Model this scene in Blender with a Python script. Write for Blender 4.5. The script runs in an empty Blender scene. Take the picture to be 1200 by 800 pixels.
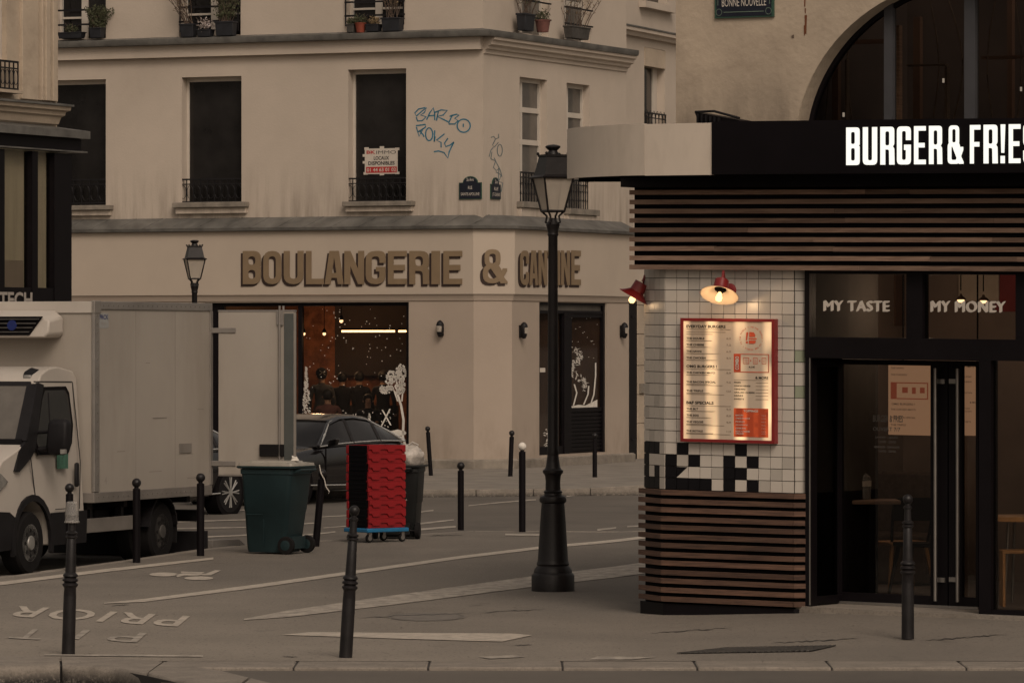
import bpy, bmesh, math, random
from mathutils import Vector, Matrix
from mathutils.geometry import tessellate_polygon
R = math.radians
random.seed(7)
sc = bpy.context.scene
col = sc.collection
# ------------------------------------------------------------------ camera
CAMZ = 2.45; FPX = 6000.0
cd = bpy.data.cameras.new('camera'); cam = bpy.data.objects.new('camera', cd); col.objects.link(cam)
cam.location = (0, 0, CAMZ); cam.rotation_euler = (R(90), 0, 0)
cd.sensor_width = 36; cd.lens = 180; cd.clip_start = 0.5; cd.clip_end = 6000
sc.camera = cam
# ------------------------------------------------------------------ world, sun, exposure
W = bpy.data.worlds.new('World'); sc.world = W; W.use_nodes = True
nt = W.node_tree; nt.nodes.clear()
sky = nt.nodes.new('ShaderNodeTexSky'); sky.sky_type = 'NISHITA'; sky.sun_disc = False
SUN_EL, SUN_AZ = R(42), R(163)
sky.sun_elevation = SUN_EL; sky.sun_rotation = SUN_AZ; sky.air_density = 1.6; sky.dust_density = 5
hs = nt.nodes.new('ShaderNodeHueSaturation'); hs.inputs['Saturation'].default_value = 0.25
mul = nt.nodes.new('ShaderNodeMix'); mul.data_type = 'RGBA'; mul.blend_type = 'MULTIPLY'
mul.inputs[0].default_value = 1; mul.inputs[7].default_value = (1.0, 0.86, 0.735, 1)
bg = nt.nodes.new('ShaderNodeBackground'); bg.inputs[1].default_value = 0.10
wo = nt.nodes.new('ShaderNodeOutputWorld')
nt.links.new(sky.outputs[0], hs.inputs['Color']); nt.links.new(hs.outputs[0], mul.inputs[6])
nt.links.new(mul.outputs[2], bg.inputs[0]); nt.links.new(bg.outputs[0], wo.inputs[0])
sd = bpy.data.lights.new('sun', 'SUN'); sun = bpy.data.objects.new('sun', sd); col.objects.link(sun)
sd.energy = 1.15; sd.angle = R(25); sd.color = (1.0, 0.87, 0.75)
sdir = Vector((math.sin(SUN_AZ) * math.cos(SUN_EL), math.cos(SUN_AZ) * math.cos(SUN_EL), math.sin(SUN_EL)))
sun.rotation_euler = sdir.to_track_quat('Z', 'Y').to_euler(); sun.location = (0, 0, 60)
vs = sc.view_settings; vs.view_transform = 'Standard'; vs.look = 'None'; vs.exposure = -0.27; vs.gamma = 1
sc.render.engine = 'CYCLES'
sc.cycles.max_bounces = 6; sc.cycles.transparent_max_bounces = 12

# ------------------------------------------------------------------ materials
def mat(name, c, rough=0.8, metal=0.0, var=0.15, scale=3.0, bump=0.0, bscale=40.0, spec=0.4, c2=None, stretch=None, emit=None, es=0.0, coat=0.0):
    m = bpy.data.materials.new(name); m.use_nodes = True
    n = m.node_tree.nodes; l = m.node_tree.links; b = n['Principled BSDF']
    b.inputs['Roughness'].default_value = rough; b.inputs['Metallic'].default_value = metal
    b.inputs['Specular IOR Level'].default_value = spec; b.inputs['Coat Weight'].default_value = coat
    tc = n.new('ShaderNodeTexCoord'); mp = n.new('ShaderNodeMapping'); l.new(tc.outputs['Object'], mp.inputs[0])
    if stretch: mp.inputs['Scale'].default_value = stretch
    nz = n.new('ShaderNodeTexNoise'); nz.inputs['Scale'].default_value = scale; nz.inputs['Detail'].default_value = 6; nz.inputs['Roughness'].default_value = 0.62
    l.new(mp.outputs[0], nz.inputs['Vector'])
    rmp = n.new('ShaderNodeValToRGB'); l.new(nz.outputs[0], rmp.inputs[0])
    a = c2 if c2 else tuple(x * (1 - var) for x in c); d = c if c2 else tuple(min(1, x * (1 + var)) for x in c)
    rmp.color_ramp.elements[0].position = 0.33; rmp.color_ramp.elements[1].position = 0.68
    rmp.color_ramp.elements[0].color = (*a, 1); rmp.color_ramp.elements[1].color = (*d, 1)
    l.new(rmp.outputs[0], b.inputs['Base Color'])
    if bump:
        nb = n.new('ShaderNodeTexNoise'); nb.inputs['Scale'].default_value = bscale; nb.inputs['Detail'].default_value = 4
        l.new(mp.outputs[0], nb.inputs['Vector'])
        bp = n.new('ShaderNodeBump'); bp.inputs['Strength'].default_value = bump; bp.inputs['Distance'].default_value = 0.02
        l.new(nb.outputs[0], bp.inputs['Height']); l.new(bp.outputs[0], b.inputs['Normal'])
    if emit:
        b.inputs['Emission Color'].default_value = (*emit, 1); b.inputs['Emission Strength'].default_value = es
    m['ramp'] = rmp.name
    return m
def extra_mask(m, colour, builder, amount=1.0):
    """mix another colour over a material's base colour by a mask socket"""
    n = m.node_tree.nodes; l = m.node_tree.links; b = n['Principled BSDF']
    src = b.inputs['Base Color'].links[0].from_socket
    mask = builder(n, l)
    mx = n.new('ShaderNodeMix'); mx.data_type = 'RGBA'; mx.inputs[7].default_value = (*colour, 1)
    if amount != 1.0:
        mm = n.new('ShaderNodeMath'); mm.operation = 'MULTIPLY'; mm.inputs[1].default_value = amount; l.new(mask, mm.inputs[0]); mask = mm.outputs[0]
    l.new(mask, mx.inputs[0]); l.new(src, mx.inputs[6]); l.new(mx.outputs[2], b.inputs['Base Color'])
def world_noise(n, l, scale, stretch, lo, hi, detail=6):
    g = n.new('ShaderNodeNewGeometry'); mp = n.new('ShaderNodeMapping'); mp.inputs['Scale'].default_value = stretch
    l.new(g.outputs['Position'], mp.inputs[0])
    nz = n.new('ShaderNodeTexNoise'); nz.inputs['Scale'].default_value = scale; nz.inputs['Detail'].default_value = detail; nz.inputs['Roughness'].default_value = .65
    l.new(mp.outputs[0], nz.inputs['Vector'])
    mr = n.new('ShaderNodeMapRange'); mr.inputs[1].default_value = lo; mr.inputs[2].default_value = hi; l.new(nz.outputs[0], mr.inputs[0])
    return mr.outputs[0]
def zband(n, l, z0, z1, z2, z3, axis=2):
    """mask rising z0..z1 and falling z2..z3, in world height"""
    g = n.new('ShaderNodeNewGeometry'); sp = n.new('ShaderNodeSeparateXYZ'); l.new(g.outputs['Position'], sp.inputs[0])
    a = n.new('ShaderNodeMapRange'); a.inputs[1].default_value = z0; a.inputs[2].default_value = z1; l.new(sp.outputs[axis], a.inputs[0])
    b = n.new('ShaderNodeMapRange'); b.inputs[1].default_value = z3; b.inputs[2].default_value = z2; l.new(sp.outputs[axis], b.inputs[0])
    c = n.new('ShaderNodeMath'); c.operation = 'MULTIPLY'; l.new(a.outputs[0], c.inputs[0]); l.new(b.outputs[0], c.inputs[1])
    return c.outputs[0]
def times(n, l, a, b):
    c = n.new('ShaderNodeMath'); c.operation = 'MULTIPLY'; l.new(a, c.inputs[0]); l.new(b, c.inputs[1]); return c.outputs[0]

M = {}
M['plaster'] = mat('plaster', (.46, .395, .33), .9, var=.07, scale=.5, bump=.15, bscale=25)
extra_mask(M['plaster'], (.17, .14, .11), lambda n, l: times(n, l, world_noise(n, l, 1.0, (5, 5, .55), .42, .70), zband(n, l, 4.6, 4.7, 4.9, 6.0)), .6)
extra_mask(M['plaster'], (.30, .24, .19), lambda n, l: world_noise(n, l, .55, (1, 1, 1.0), .52, .78), .3)
M['plaster_low'] = mat('plaster_low', (.35, .288, .235), .85, var=.06, scale=.6, bump=.1, bscale=25)
extra_mask(M['plaster_low'], (.2, .16, .12), lambda n, l: times(n, l, world_noise(n, l, 1.6, (2, 2, .7), .45, .7), zband(n, l, -1, -.9, .35, 1.1)), .55)
M['fascia_cream'] = mat('fascia_cream', (.42, .355, .29), .7, var=.04, scale=.8)
M['old_stone'] = mat('old_stone', (.42, .345, .265), .92, var=.13, scale=.9, bump=.3, bscale=18)
extra_mask(M['old_stone'], (.13, .105, .08), lambda n, l: times(n, l, world_noise(n, l, 1.3, (1.5, 1.5, .6), .34, .66), zband(n, l, 4.2, 4.3, 4.5, 5.1)), .8)
extra_mask(M['old_stone'], (.25, .2, .15), lambda n, l: world_noise(n, l, 1.2, (1, 1, 1.6), .5, .72), .6)
M['zinc'] = mat('zinc', (.12, .115, .105), .55, .15, var=.35, scale=2.5, spec=.4)
M['plinth'] = mat('plinth', (.2, .175, .145), .85, var=.3, scale=3, bump=.3)
M['dark_glass'] = mat('dark_glass', (.022, .020, .019), .06, var=.5, c2=(.006, .0055, .0055), scale=.9, spec=.35)  # mottled base colour stands in for faint reflections in the panes
M['grey_glass'] = mat('grey_glass', (.11, .10, .088), .12, var=.3, scale=1.3, spec=.5)
M['window_white'] = mat('window_white', (.50, .45, .39), .6, var=.06)
M['iron'] = mat('iron', (.009, .008, .009), .55, var=.3, scale=8, spec=.25)
M['black_paint'] = mat('black_paint', (.0048, .0035, .0045), .5, var=.2, scale=4, spec=.14)
M['black_matt'] = mat('black_matt', (.005, .004, .0045), .8, var=.2, scale=4, spec=.1)
M['lamp_metal'] = mat('lamp_metal', (.011, .009, .009), .45, var=.3, scale=6, spec=.3, bump=.1, bscale=30)
M['bollard'] = mat('bollard', (.011, .0095, .010), .42, var=.4, scale=9, spec=.32, bump=.1, bscale=60)
M['asphalt'] = mat('asphalt', (.235, .206, .172), .9, var=.12, scale=.55, bump=.35, bscale=60, spec=.25)
extra_mask(M['asphalt'], (.105, .094, .082), lambda n, l: times(n, l, zband(n, l, 41.0, 53.0, 90, 99, 1), world_noise(n, l, .3, (1, .3, 1), .15, .5)), .62)
extra_mask(M['asphalt'], (.30, .27, .23), lambda n, l: world_noise(n, l, 60, (1, .5, 1), .57, .67, 2), .7)
extra_mask(M['asphalt'], (.075, .066, .058), lambda n, l: world_noise(n, l, 26, (1, .5, 1), .58, .68, 3), .7)
extra_mask(M['asphalt'], (.095, .086, .076), lambda n, l: world_noise(n, l, .5, (.9, .3, 1) , .48, .75), .22)
extra_mask(M['asphalt'], (.105, .094, .083), lambda n, l: times(n, l, zband(n, l, -3.0, 3.0, 90, 99, 0), world_noise(n, l, .35, (1, .4, 1), .1, .55)), .55)
extra_mask(M['asphalt'], (.07, .062, .055), lambda n, l: world_noise(n, l, 2.2, (1, .3, 1), .62, .74), .5)
M['road'] = mat('road', (.115, .101, .086), .85, var=.14, scale=.4, bump=.3, bscale=50, spec=.3)
extra_mask(M['road'], (.045, .042, .04), lambda n, l: world_noise(n, l, .5, (.8, .3, 1), .5, .72), .5)
extra_mask(M['road'], (.12, .11, .1), lambda n, l: world_noise(n, l, 50, (1, 1, 1), .56, .66, 2), .4)
M['far_pave'] = mat('far_pave', (.20, .178, .152), .9, var=.22, scale=1.6, bump=.3, bscale=50)
M['granite'] = mat('granite', (.215, .188, .158), .85, var=.18, scale=4, bump=.3, bscale=60)
extra_mask(M['granite'], (.12, .105, .09), lambda n, l: world_noise(n, l, 45, (1, 1, 1), .52, .6, 2), .4)
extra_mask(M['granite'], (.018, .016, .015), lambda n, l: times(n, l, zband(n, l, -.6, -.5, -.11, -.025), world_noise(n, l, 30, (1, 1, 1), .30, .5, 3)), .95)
M['paint_white'] = mat('paint_white', (.42, .37, .31), .8, var=.2, scale=6, bump=.2)
extra_mask(M['paint_white'], (.16, .145, .125), lambda n, l: world_noise(n, l, 16, (1, 1, 1), .5, .68), .6)
M['paint_worn'] = mat('paint_worn', (.36, .32, .27), .85, var=.2, scale=6)
extra_mask(M['paint_worn'], (.19, .17, .148), lambda n, l: world_noise(n, l, 7, (1, .5, 1), .42, .62), .8)
M['joint'] = mat('joint', (.03, .027, .025), .9)
M['truck_white'] = mat('truck_white', (.44, .40, .355), .42, var=.05, scale=1.2, spec=.4)
extra_mask(M['truck_white'], (.28, .245, .20), lambda n, l: world_noise(n, l, 1.3, (1, 1, .5), .48, .75), .35)
M['truck_panel'] = mat('truck_panel', (.345, .31, .27), .35, var=.05, scale=.8, spec=.4)
extra_mask(M['truck_panel'], (.22, .19, .155), lambda n, l: world_noise(n, l, 1.5, (1, 1, .25), .46, .74), .45)
M['alu'] = mat('alu', (.27, .25, .23), .45, .5, var=.12, scale=3)
M['alu_rail'] = mat('alu_rail', (.22, .2, .18), .5, .3, var=.15, scale=3)
M['rubber'] = mat('rubber', (.009, .008, .008), .85, var=.2, scale=10, spec=.2)
M['trim_black'] = mat('trim_black', (.009, .008, .009), .6, var=.2, scale=6, spec=.25)
M['rim'] = mat('rim', (.36, .35, .33), .4, .5, var=.15, scale=8)
M['car_paint'] = mat('car_paint', (.006, .005, .0055), .18, .1, var=.15, scale=2, spec=.5, coat=.6)
M['chrome'] = mat('chrome', (.7, .68, .64), .25, .8, var=.05)
M['lamp_lens'] = mat('lamp_lens', (.30, .29, .27), .1, .3, var=.3, scale=12)
M['bin_green'] = mat('bin_green', (.012, .026, .029), .45, var=.2, scale=3, spec=.3)
M['bin_lid'] = mat('bin_lid', (.30, .275, .235), .45, var=.12, scale=6)  # pale colour stands in for sky reflected off the bin's lid
M['bin_dark'] = mat('bin_dark', (.009, .010, .010), .5, var=.3, scale=5)
M['red_plastic'] = mat('red_plastic', (.24, .006, .009), .5, var=.12, scale=5, spec=.4)
M['crate_black'] = mat('crate_black', (.004, .0035, .0045), .6, var=.2, scale=5, spec=.12)
M['blue_plastic'] = mat('blue_plastic', (.015, .13, .27), .45, var=.15, scale=5)
M['bag'] = mat('bag', (.42, .38, .34), .35, var=.3, scale=14, bump=.6, bscale=25)
M['sign_gold'] = mat('sign_gold', (.20, .142, .085), .6, var=.08, scale=3)
M['sign_dark'] = mat('sign_dark', (.03, .016, .012), .7, var=.1)
M['enamel'] = mat('enamel', (.008, .010, .020), .3, var=.2, spec=.5)
M['enamel_green'] = mat('enamel_green', (.03, .07, .05), .35, var=.2)
M['print_white'] = mat('print_white', (.55, .50, .44), .6, var=.05)
M['print_grey'] = mat('print_grey', (.32, .29, .26), .6, var=.05)
M['print_black'] = mat('print_black', (.02, .018, .018), .6, var=.05)
M['print_red'] = mat('print_red', (.36, .02, .02), .6, var=.08)
M['paper'] = mat('paper', (.50, .45, .39), .7, var=.06, scale=8)
M['tile_white'] = mat('tile_white', (.50, .455, .40), .28, var=.05, scale=1.5, spec=.5)
M['tile_grey'] = mat('tile_grey', (.40, .365, .32), .28, var=.07, scale=2, spec=.5)
M['tile_black'] = mat('tile_black', (.005, .0045, .006), .3, var=.2, spec=.25)
M['tile_green'] = mat('tile_green', (.22, .24, .17), .3, var=.1, spec=.5)
M['tile_blue'] = mat('tile_blue', (.03, .06, .12), .3, var=.1, spec=.5)
M['grout'] = mat('grout', (.06, .052, .045), .9)
M['wood'] = mat('wood', (.125, .068, .044), .8, var=.3, scale=2.4, stretch=(1.4, 1.4, 22), c2=(.055, .03, .021), bump=.3, bscale=25)
M['wood_top'] = mat('wood_top', (.25, .165, .118), .8, var=.3, scale=2.0, stretch=(1.0, 1.0, 18), c2=(.135, .082, .058), bump=.3, bscale=25)
for k_, f_ in (('a', .72), ('b', 1.28), ('c', .9)):
    for nm_, c_, d_ in (('wood', (.125, .068, .044), (.055, .03, .021)), ('wood_top', (.25, .165, .118), (.135, .082, .058))):
        M[nm_ + k_] = mat(nm_ + '_' + {'a': 'dark', 'b': 'light', 'c': 'worn'}[k_], tuple(x * f_ for x in c_), .8, scale=1.6 + f_, stretch=(1.3, 1.3, 20), c2=tuple(x * f_ * (.8 if k_ == 'c' else 1) for x in d_), bump=.3, bscale=25)
M['wood_light'] = mat('wood_light', (.42, .22, .09), .5, var=.2, scale=3)
M['fascia_white'] = mat('fascia_white', (.62, .54, .455), .5, var=.06, scale=.9, spec=.35)
extra_mask(M['fascia_white'], (.26, .21, .16), lambda n, l: world_noise(n, l, 2.2, (1.2, 1.2, .5), .5, .8), .3)
M['fascia_black'] = mat('fascia_black', (.0042, .003, .004), .4, var=.25, scale=1.5, spec=.14)
M['red_enamel'] = mat('red_enamel', (.20, .014, .014), .35, var=.12, scale=6, spec=.5)
M['shade_inner'] = mat('shade_inner', (.50, .42, .33), .5, var=.05)
M['steel'] = mat('steel', (.30, .28, .26), .35, .8, var=.1, scale=6)
M['brick_brown'] = mat('brick_brown', (.34, .13, .06), .9, c2=(.10, .035, .018), var=.5, scale=4, bump=.5, bscale=12)
M['room_brown'] = mat('room_brown', (.10, .056, .038), .9, var=.25, scale=1)
M['room_dark'] = mat('room_dark', (.035, .024, .02), .9, var=.3, scale=1)
M['shop_wall'] = mat('shop_wall', (.19, .145, .12), .8, var=.25, scale=.8)
M['shop_floor'] = mat('shop_floor', (.12, .10, .09), .5, var=.2, scale=2)
M['skin'] = mat('skin', (.42, .25, .17), .6, var=.05)
M['cloth_dark'] = mat('cloth_dark', (.016, .015, .018), .9, var=.2, scale=8)
M['cloth_grey'] = mat('cloth_grey', (.09, .09, .095), .9, var=.2, scale=8)
M['cloth_brown'] = mat('cloth_brown', (.14, .06, .05), .9, var=.2, scale=8)
M['hair'] = mat('hair', (.012, .009, .008), .6, var=.2)
M['snow_paint'] = mat('snow_paint', (.62, .58, .52), .8, var=.12, scale=14)
M['terracotta'] = mat('terracotta', (.20, .042, .022), .7, var=.15, scale=8)
M['pot_black'] = mat('pot_black', (.014, .015, .019), .6, var=.3, scale=8)
M['pot_grey'] = mat('pot_grey', (.06, .055, .05), .7, var=.3, scale=8)
M['stem'] = mat('stem', (.085, .06, .045), .9, var=.3, scale=20)
M['leaf'] = mat('leaf', (.055, .06, .03), .8, var=.4, scale=12)
M['leaf_dry'] = mat('leaf_dry', (.20, .145, .08), .8, var=.4, scale=12)
M['flower'] = mat('flower', (.42, .36, .34), .8, var=.2, scale=12)
M['graffiti'] = mat('graffiti', (.02, .14, .22), .6, var=.2, scale=9)
M['graffiti_grey'] = mat('graffiti_grey', (.12, .16, .17), .6, var=.2, scale=9)
M['rust'] = mat('rust', (.15, .05, .02), .9, var=.3)
M['green_sticker'] = mat('green_sticker', (.05, .13, .09), .6, var=.3, scale=20)
M['brand_blue'] = mat('brand_blue', (.012, .022, .12), .4, var=.2)
def emis(name, c, s):
    m = bpy.data.materials.new(name); m.use_nodes = True; n = m.node_tree.nodes; l = m.node_tree.links; n.clear()
    e = n.new('ShaderNodeEmission'); e.inputs[0].default_value = (*c, 1); e.inputs[1].default_value = s
    o = n.new('ShaderNodeOutputMaterial'); l.new(e.outputs[0], o.inputs[0]); return m
M['sign_lit'] = emis('sign_lit', (1.0, .97, .86), 1.35)
M['tube_lit'] = emis('tube_lit', (1.0, .58, .26), 9)
M['bulb_lit'] = emis('bulb_lit', (1.0, .58, .25), 3.2)
M['bulb_small'] = emis('bulb_small', (1.0, .62, .32), 5)
def glass(name, refl=.10, tint=(.75, .72, .68), rough=.03, ior=1.45):
    m = bpy.data.materials.new(name); m.use_nodes = True; n = m.node_tree.nodes; l = m.node_tree.links; n.clear()
    t = n.new('ShaderNodeBsdfTransparent'); t.inputs[0].default_value = (*tint, 1)
    g = n.new('ShaderNodeBsdfGlossy'); g.inputs['Roughness'].default_value = rough; g.inputs[0].default_value = (1, 1, 1, 1)
    f = n.new('ShaderNodeLayerWeight'); f.inputs[0].default_value = .25
    mr = n.new('ShaderNodeMapRange'); mr.inputs[3].default_value = refl; mr.inputs[4].default_value = .9; l.new(f.outputs['Facing'], mr.inputs[0])
    pw = n.new('ShaderNodeMath'); pw.operation = 'POWER'; pw.inputs[1].default_value = 1.0; l.new(mr.outputs[0], pw.inputs[0])
    fr = n.new('ShaderNodeFresnel'); fr.inputs[0].default_value = ior
    mx = n.new('ShaderNodeMixShader'); o = n.new('ShaderNodeOutputMaterial')
    ge = n.new('ShaderNodeNewGeometry'); iv = n.new('ShaderNodeMath'); iv.operation = 'SUBTRACT'; iv.inputs[0].default_value = 1; l.new(ge.outputs['Backfacing'], iv.inputs[1]); fm = n.new('ShaderNodeMath'); fm.operation = 'MULTIPLY'; l.new(fr.outputs[0], fm.inputs[0]); l.new(iv.outputs[0], fm.inputs[1])
    l.new(fm.outputs[0], mx.inputs[0]); l.new(t.outputs[0], mx.inputs[1]); l.new(g.outputs[0], mx.inputs[2]); l.new(mx.outputs[0], o.inputs[0]); return m
M['glass'] = glass('glass', tint=(.72, .70, .67))
M['glass_low'] = glass('glass_low', tint=(.5, .48, .46), ior=1.12)
M['glass_clear'] = glass('glass_clear', tint=(.8, .78, .75))
def frosted(name, c, a):
    m = bpy.data.materials.new(name); m.use_nodes = True; n = m.node_tree.nodes; l = m.node_tree.links; n.clear()
    t = n.new('ShaderNodeBsdfTransparent'); t.inputs[0].default_value = (.9, .88, .84, 1)
    d = n.new('ShaderNodeBsdfPrincipled'); d.inputs['Base Color'].default_value = (*c, 1); d.inputs['Roughness'].default_value = .3
    mx = n.new('ShaderNodeMixShader'); mx.inputs[0].default_value = a; o = n.new('ShaderNodeOutputMaterial')
    l.new(t.outputs[0], mx.inputs[1]); l.new(d.outputs[0], mx.inputs[2]); l.new(mx.outputs[0], o.inputs[0]); return m
M['lantern_glass'] = frosted('lantern_glass', (.52, .46, .39), .6)
M['plastic_clear'] = frosted('plastic_clear', (.5, .48, .46), .35)
# backlit menu: paper with soft vertical tube glow
def menu_mat(name, base, es):
    m = bpy.data.materials.new(name); m.use_nodes = True; n = m.node_tree.nodes; l = m.node_tree.links; b = n['Principled BSDF']
    b.inputs['Base Color'].default_value = (*base, 1); b.inputs['Roughness'].default_value = .35
    tc = n.new('ShaderNodeTexCoord'); sp = n.new('ShaderNodeSeparateXYZ'); l.new(tc.outputs['Generated'], sp.inputs[0])
    mm = n.new('ShaderNodeMath'); mm.operation = 'MULTIPLY'; mm.inputs[1].default_value = 2 * math.pi * 3.1; l.new(sp.outputs[0], mm.inputs[0])
    s = n.new('ShaderNodeMath'); s.operation = 'COSINE'; l.new(mm.outputs[0], s.inputs[0])
    mr = n.new('ShaderNodeMapRange'); mr.interpolation_type = 'SMOOTHSTEP'; mr.inputs[1].default_value = -.35; mr.inputs[2].default_value = 1.15; l.new(s.outputs[0], mr.inputs[0])
    nz = n.new('ShaderNodeTexNoise'); nz.inputs['Scale'].default_value = 2.2; l.new(tc.outputs['Generated'], nz.inputs['Vector'])
    m2 = n.new('ShaderNodeMapRange'); m2.inputs[1].default_value = .3; m2.inputs[2].default_value = .7; l.new(nz.outputs[0], m2.inputs[0])
    m3 = n.new('ShaderNodeMath'); m3.operation = 'MULTIPLY'; l.new(mr.outputs[0], m3.inputs[0]); l.new(m2.outputs[0], m3.inputs[1])
    m4 = n.new('ShaderNodeMath'); m4.operation = 'MULTIPLY_ADD'; m4.inputs[1].default_value = es; m4.inputs[2].default_value = es * .05; l.new(m3.outputs[0], m4.inputs[0])
    b.inputs['Emission Color'].default_value = (1.0, .62, .30, 1) if base[1] > .2 else (1.0, .16, .04, 1)
    l.new(m4.outputs[0], b.inputs['Emission Strength']); return m
M['menu_lit'] = menu_mat('menu_lit', (.40, .33, .27), 1.5)
M['menu_orange'] = menu_mat('menu_orange', (.42, .06, .02), .5)
M['screen_warm'] = emis('screen_warm', (.36, .20, .115), 1.1)
M['screen_print'] = emis('screen_print', (.07, .035, .02), .8)
M['screen_red'] = emis('screen_red', (.30, .07, .035), .8)

# ------------------------------------------------------------------ objects
def lab(o, label=None, cat=None, group=None, kind=None):
    if label: o['label'] = label
    if cat: o['category'] = cat
    if group: o['group'] = group
    if kind: o['kind'] = kind
    return o
def thing(name, label, cat, loc=(0, 0, 0), group=None):
    o = bpy.data.objects.new(name, None); col.objects.link(o); o.location = loc; o.empty_display_size = .3
    return lab(o, label, cat, group)
def root_loc(p):
    v = Vector((0, 0, 0))
    while p is not None:
        v += Vector(p.location); p = p.parent
    return v
class MB:
    def __init__(s): s.v = []; s.f = []; s.mi = []; s.cur = 0
    def add(s, vs, fs):
        b = len(s.v); s.v += [Vector(x) for x in vs]; s.f += [[b + i for i in f] for f in fs]; s.mi += [s.cur] * len(fs); return s
    def hexa(s, p):  # p: 4 bottom, 4 top
        return s.add(p, [(3, 2, 1, 0), (4, 5, 6, 7), (0, 1, 5, 4), (1, 2, 6, 5), (2, 3, 7, 6), (3, 0, 4, 7)])
    def box(s, x0, x1, y0, y1, z0, z1):
        return s.hexa([(x0, y0, z0), (x1, y0, z0), (x1, y1, z0), (x0, y1, z0), (x0, y0, z1), (x1, y0, z1), (x1, y1, z1), (x0, y1, z1)])
    def fbox(s, F, u0, u1, d0, d1, z0, z1):
        return s.hexa([F.w(u0, d1, z0), F.w(u1, d1, z0), F.w(u1, d0, z0), F.w(u0, d0, z0), F.w(u0, d1, z1), F.w(u1, d1, z1), F.w(u1, d0, z1), F.w(u0, d0, z1)])
    def loops(s, L, close=True, cap0=True, cap1=True):
        n = len(L[0]); b = len(s.v)
        for lp in L: s.v += [Vector(x) for x in lp]
        for i in range(len(L) - 1):
            for j in range(n if close else n - 1):
                k = (j + 1) % n
                s.f.append([b + i * n + j, b + i * n + k, b + (i + 1) * n + k, b + (i + 1) * n + j]); s.mi.append(s.cur)
        if cap0: s.f.append([b + j for j in range(n)][::-1]); s.mi.append(s.cur)
        if cap1: s.f.append([b + (len(L) - 1) * n + j for j in range(n)]); s.mi.append(s.cur)
        return s
    def lathe(s, prof, c=(0, 0, 0), n=20, axis='Z', m=None):
        c = Vector(c); L = []
        for r, h in prof:
            lp = []
            for j in range(n):
                a = 2 * math.pi * (j + .5) / n
                p = {'Z': Vector((r * math.cos(a), r * math.sin(a), h)), 'Y': Vector((r * math.cos(a), h, r * math.sin(a))), 'X': Vector((h, r * math.cos(a), r * math.sin(a)))}[axis]
                lp.append(c + (m @ p if m else p))
            L.append(lp)
        return s.loops(L)
    def tube(s, pts, r, n=8, r1=None):
        pts = [Vector(p) for p in pts]; L = []; N = len(pts)
        for i, p in enumerate(pts):
            t = (pts[min(i + 1, N - 1)] - pts[max(i - 1, 0)]).normalized()
            a = t.cross(Vector((0, 0, 1)))
            if a.length < .05: a = t.cross(Vector((0, 1, 0)))
            a.normalize(); b = t.cross(a)
            rr = r if r1 is None else r + (r1 - r) * i / max(1, N - 1)
            L.append([p + rr * (math.cos(2 * math.pi * j / n) * a + math.sin(2 * math.pi * j / n) * b) for j in range(n)])
        return s.loops(L)
    def sphere(s, c, r, n=12, m=8, sz=1.0):
        return s.lathe([(max(1e-4, r * math.sin(math.pi * i / m)), -r * sz * math.cos(math.pi * i / m)) for i in range(m + 1)], c, n)
    def poly(s, outs, fn, h0=0.0, h1=None):
        """outs = [outer, hole...] 2D loops; fn(a,b,h) to world; sheet at h0, or solid from h0 to h1"""
        loops = [[Vector((p[0], p[1], 0)) for p in o] for o in outs]
        tr = tessellate_polygon(loops); flat = [p for o in loops for p in o]
        top = h0 if h1 is None else h1
        s.add([fn(p[0], p[1], top) for p in flat], [list(t) for t in tr])
        if h1 is not None:
            s.add([fn(p[0], p[1], h0) for p in flat], [list(t)[::-1] for t in tr])
            for o in loops:
                n = len(o); s.add([fn(p[0], p[1], h0) for p in o] + [fn(p[0], p[1], h1) for p in o], [(i, (i + 1) % n, n + (i + 1) % n, n + i) for i in range(n)])
        return s
    def mesh(s, name, mats, off=Vector((0, 0, 0)), smooth=True, ang=35, recalc=True):
        me = bpy.data.meshes.new(name); me.from_pydata([v - off for v in s.v], [], s.f)
        for m in (mats if isinstance(mats, (list, tuple)) else [mats]): me.materials.append(m if not isinstance(m, str) else M[m])
        me.polygons.foreach_set('material_index', s.mi)
        if recalc:
            bm = bmesh.new(); bm.from_mesh(me); bmesh.ops.recalc_face_normals(bm, faces=bm.faces); bm.to_mesh(me); bm.free()
        if smooth:
            me.polygons.foreach_set('use_smooth', [True] * len(me.polygons)); me.set_sharp_from_angle(angle=R(ang))
        me.update(); return me
    def build(s, name, mats, parent=None, smooth=True, ang=35, recalc=True, bevel=0, loc=None):
        off = root_loc(parent) if parent else Vector(loc) if loc else Vector((0, 0, 0))
        me = s.mesh(name, mats, off, smooth, ang, recalc)
        o = bpy.data.objects.new(name, me); col.objects.link(o)
        if parent: o.parent = parent
        elif loc: o.location = loc
        if bevel:
            b = o.modifiers.new('bevel', 'BEVEL'); b.width = bevel; b.segments = 2; b.limit_method = 'ANGLE'; b.angle_limit = R(40)
        return o
def struct(o): o['kind'] = 'structure'; return o
def copy_tree(o, parent=None):
    c = o.copy(); col.objects.link(c); c.parent = parent
    for ch in list(o.children): copy_tree(ch, c)
    return c
def inst(me, name, parent, pos, rz=0.0, scale=None):
    o = bpy.data.objects.new(name, me); col.objects.link(o); o.parent = parent
    o.location = Vector(pos) - root_loc(parent); o.rotation_euler = (0, 0, rz)
    if scale: o.scale = scale
    return o
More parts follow.
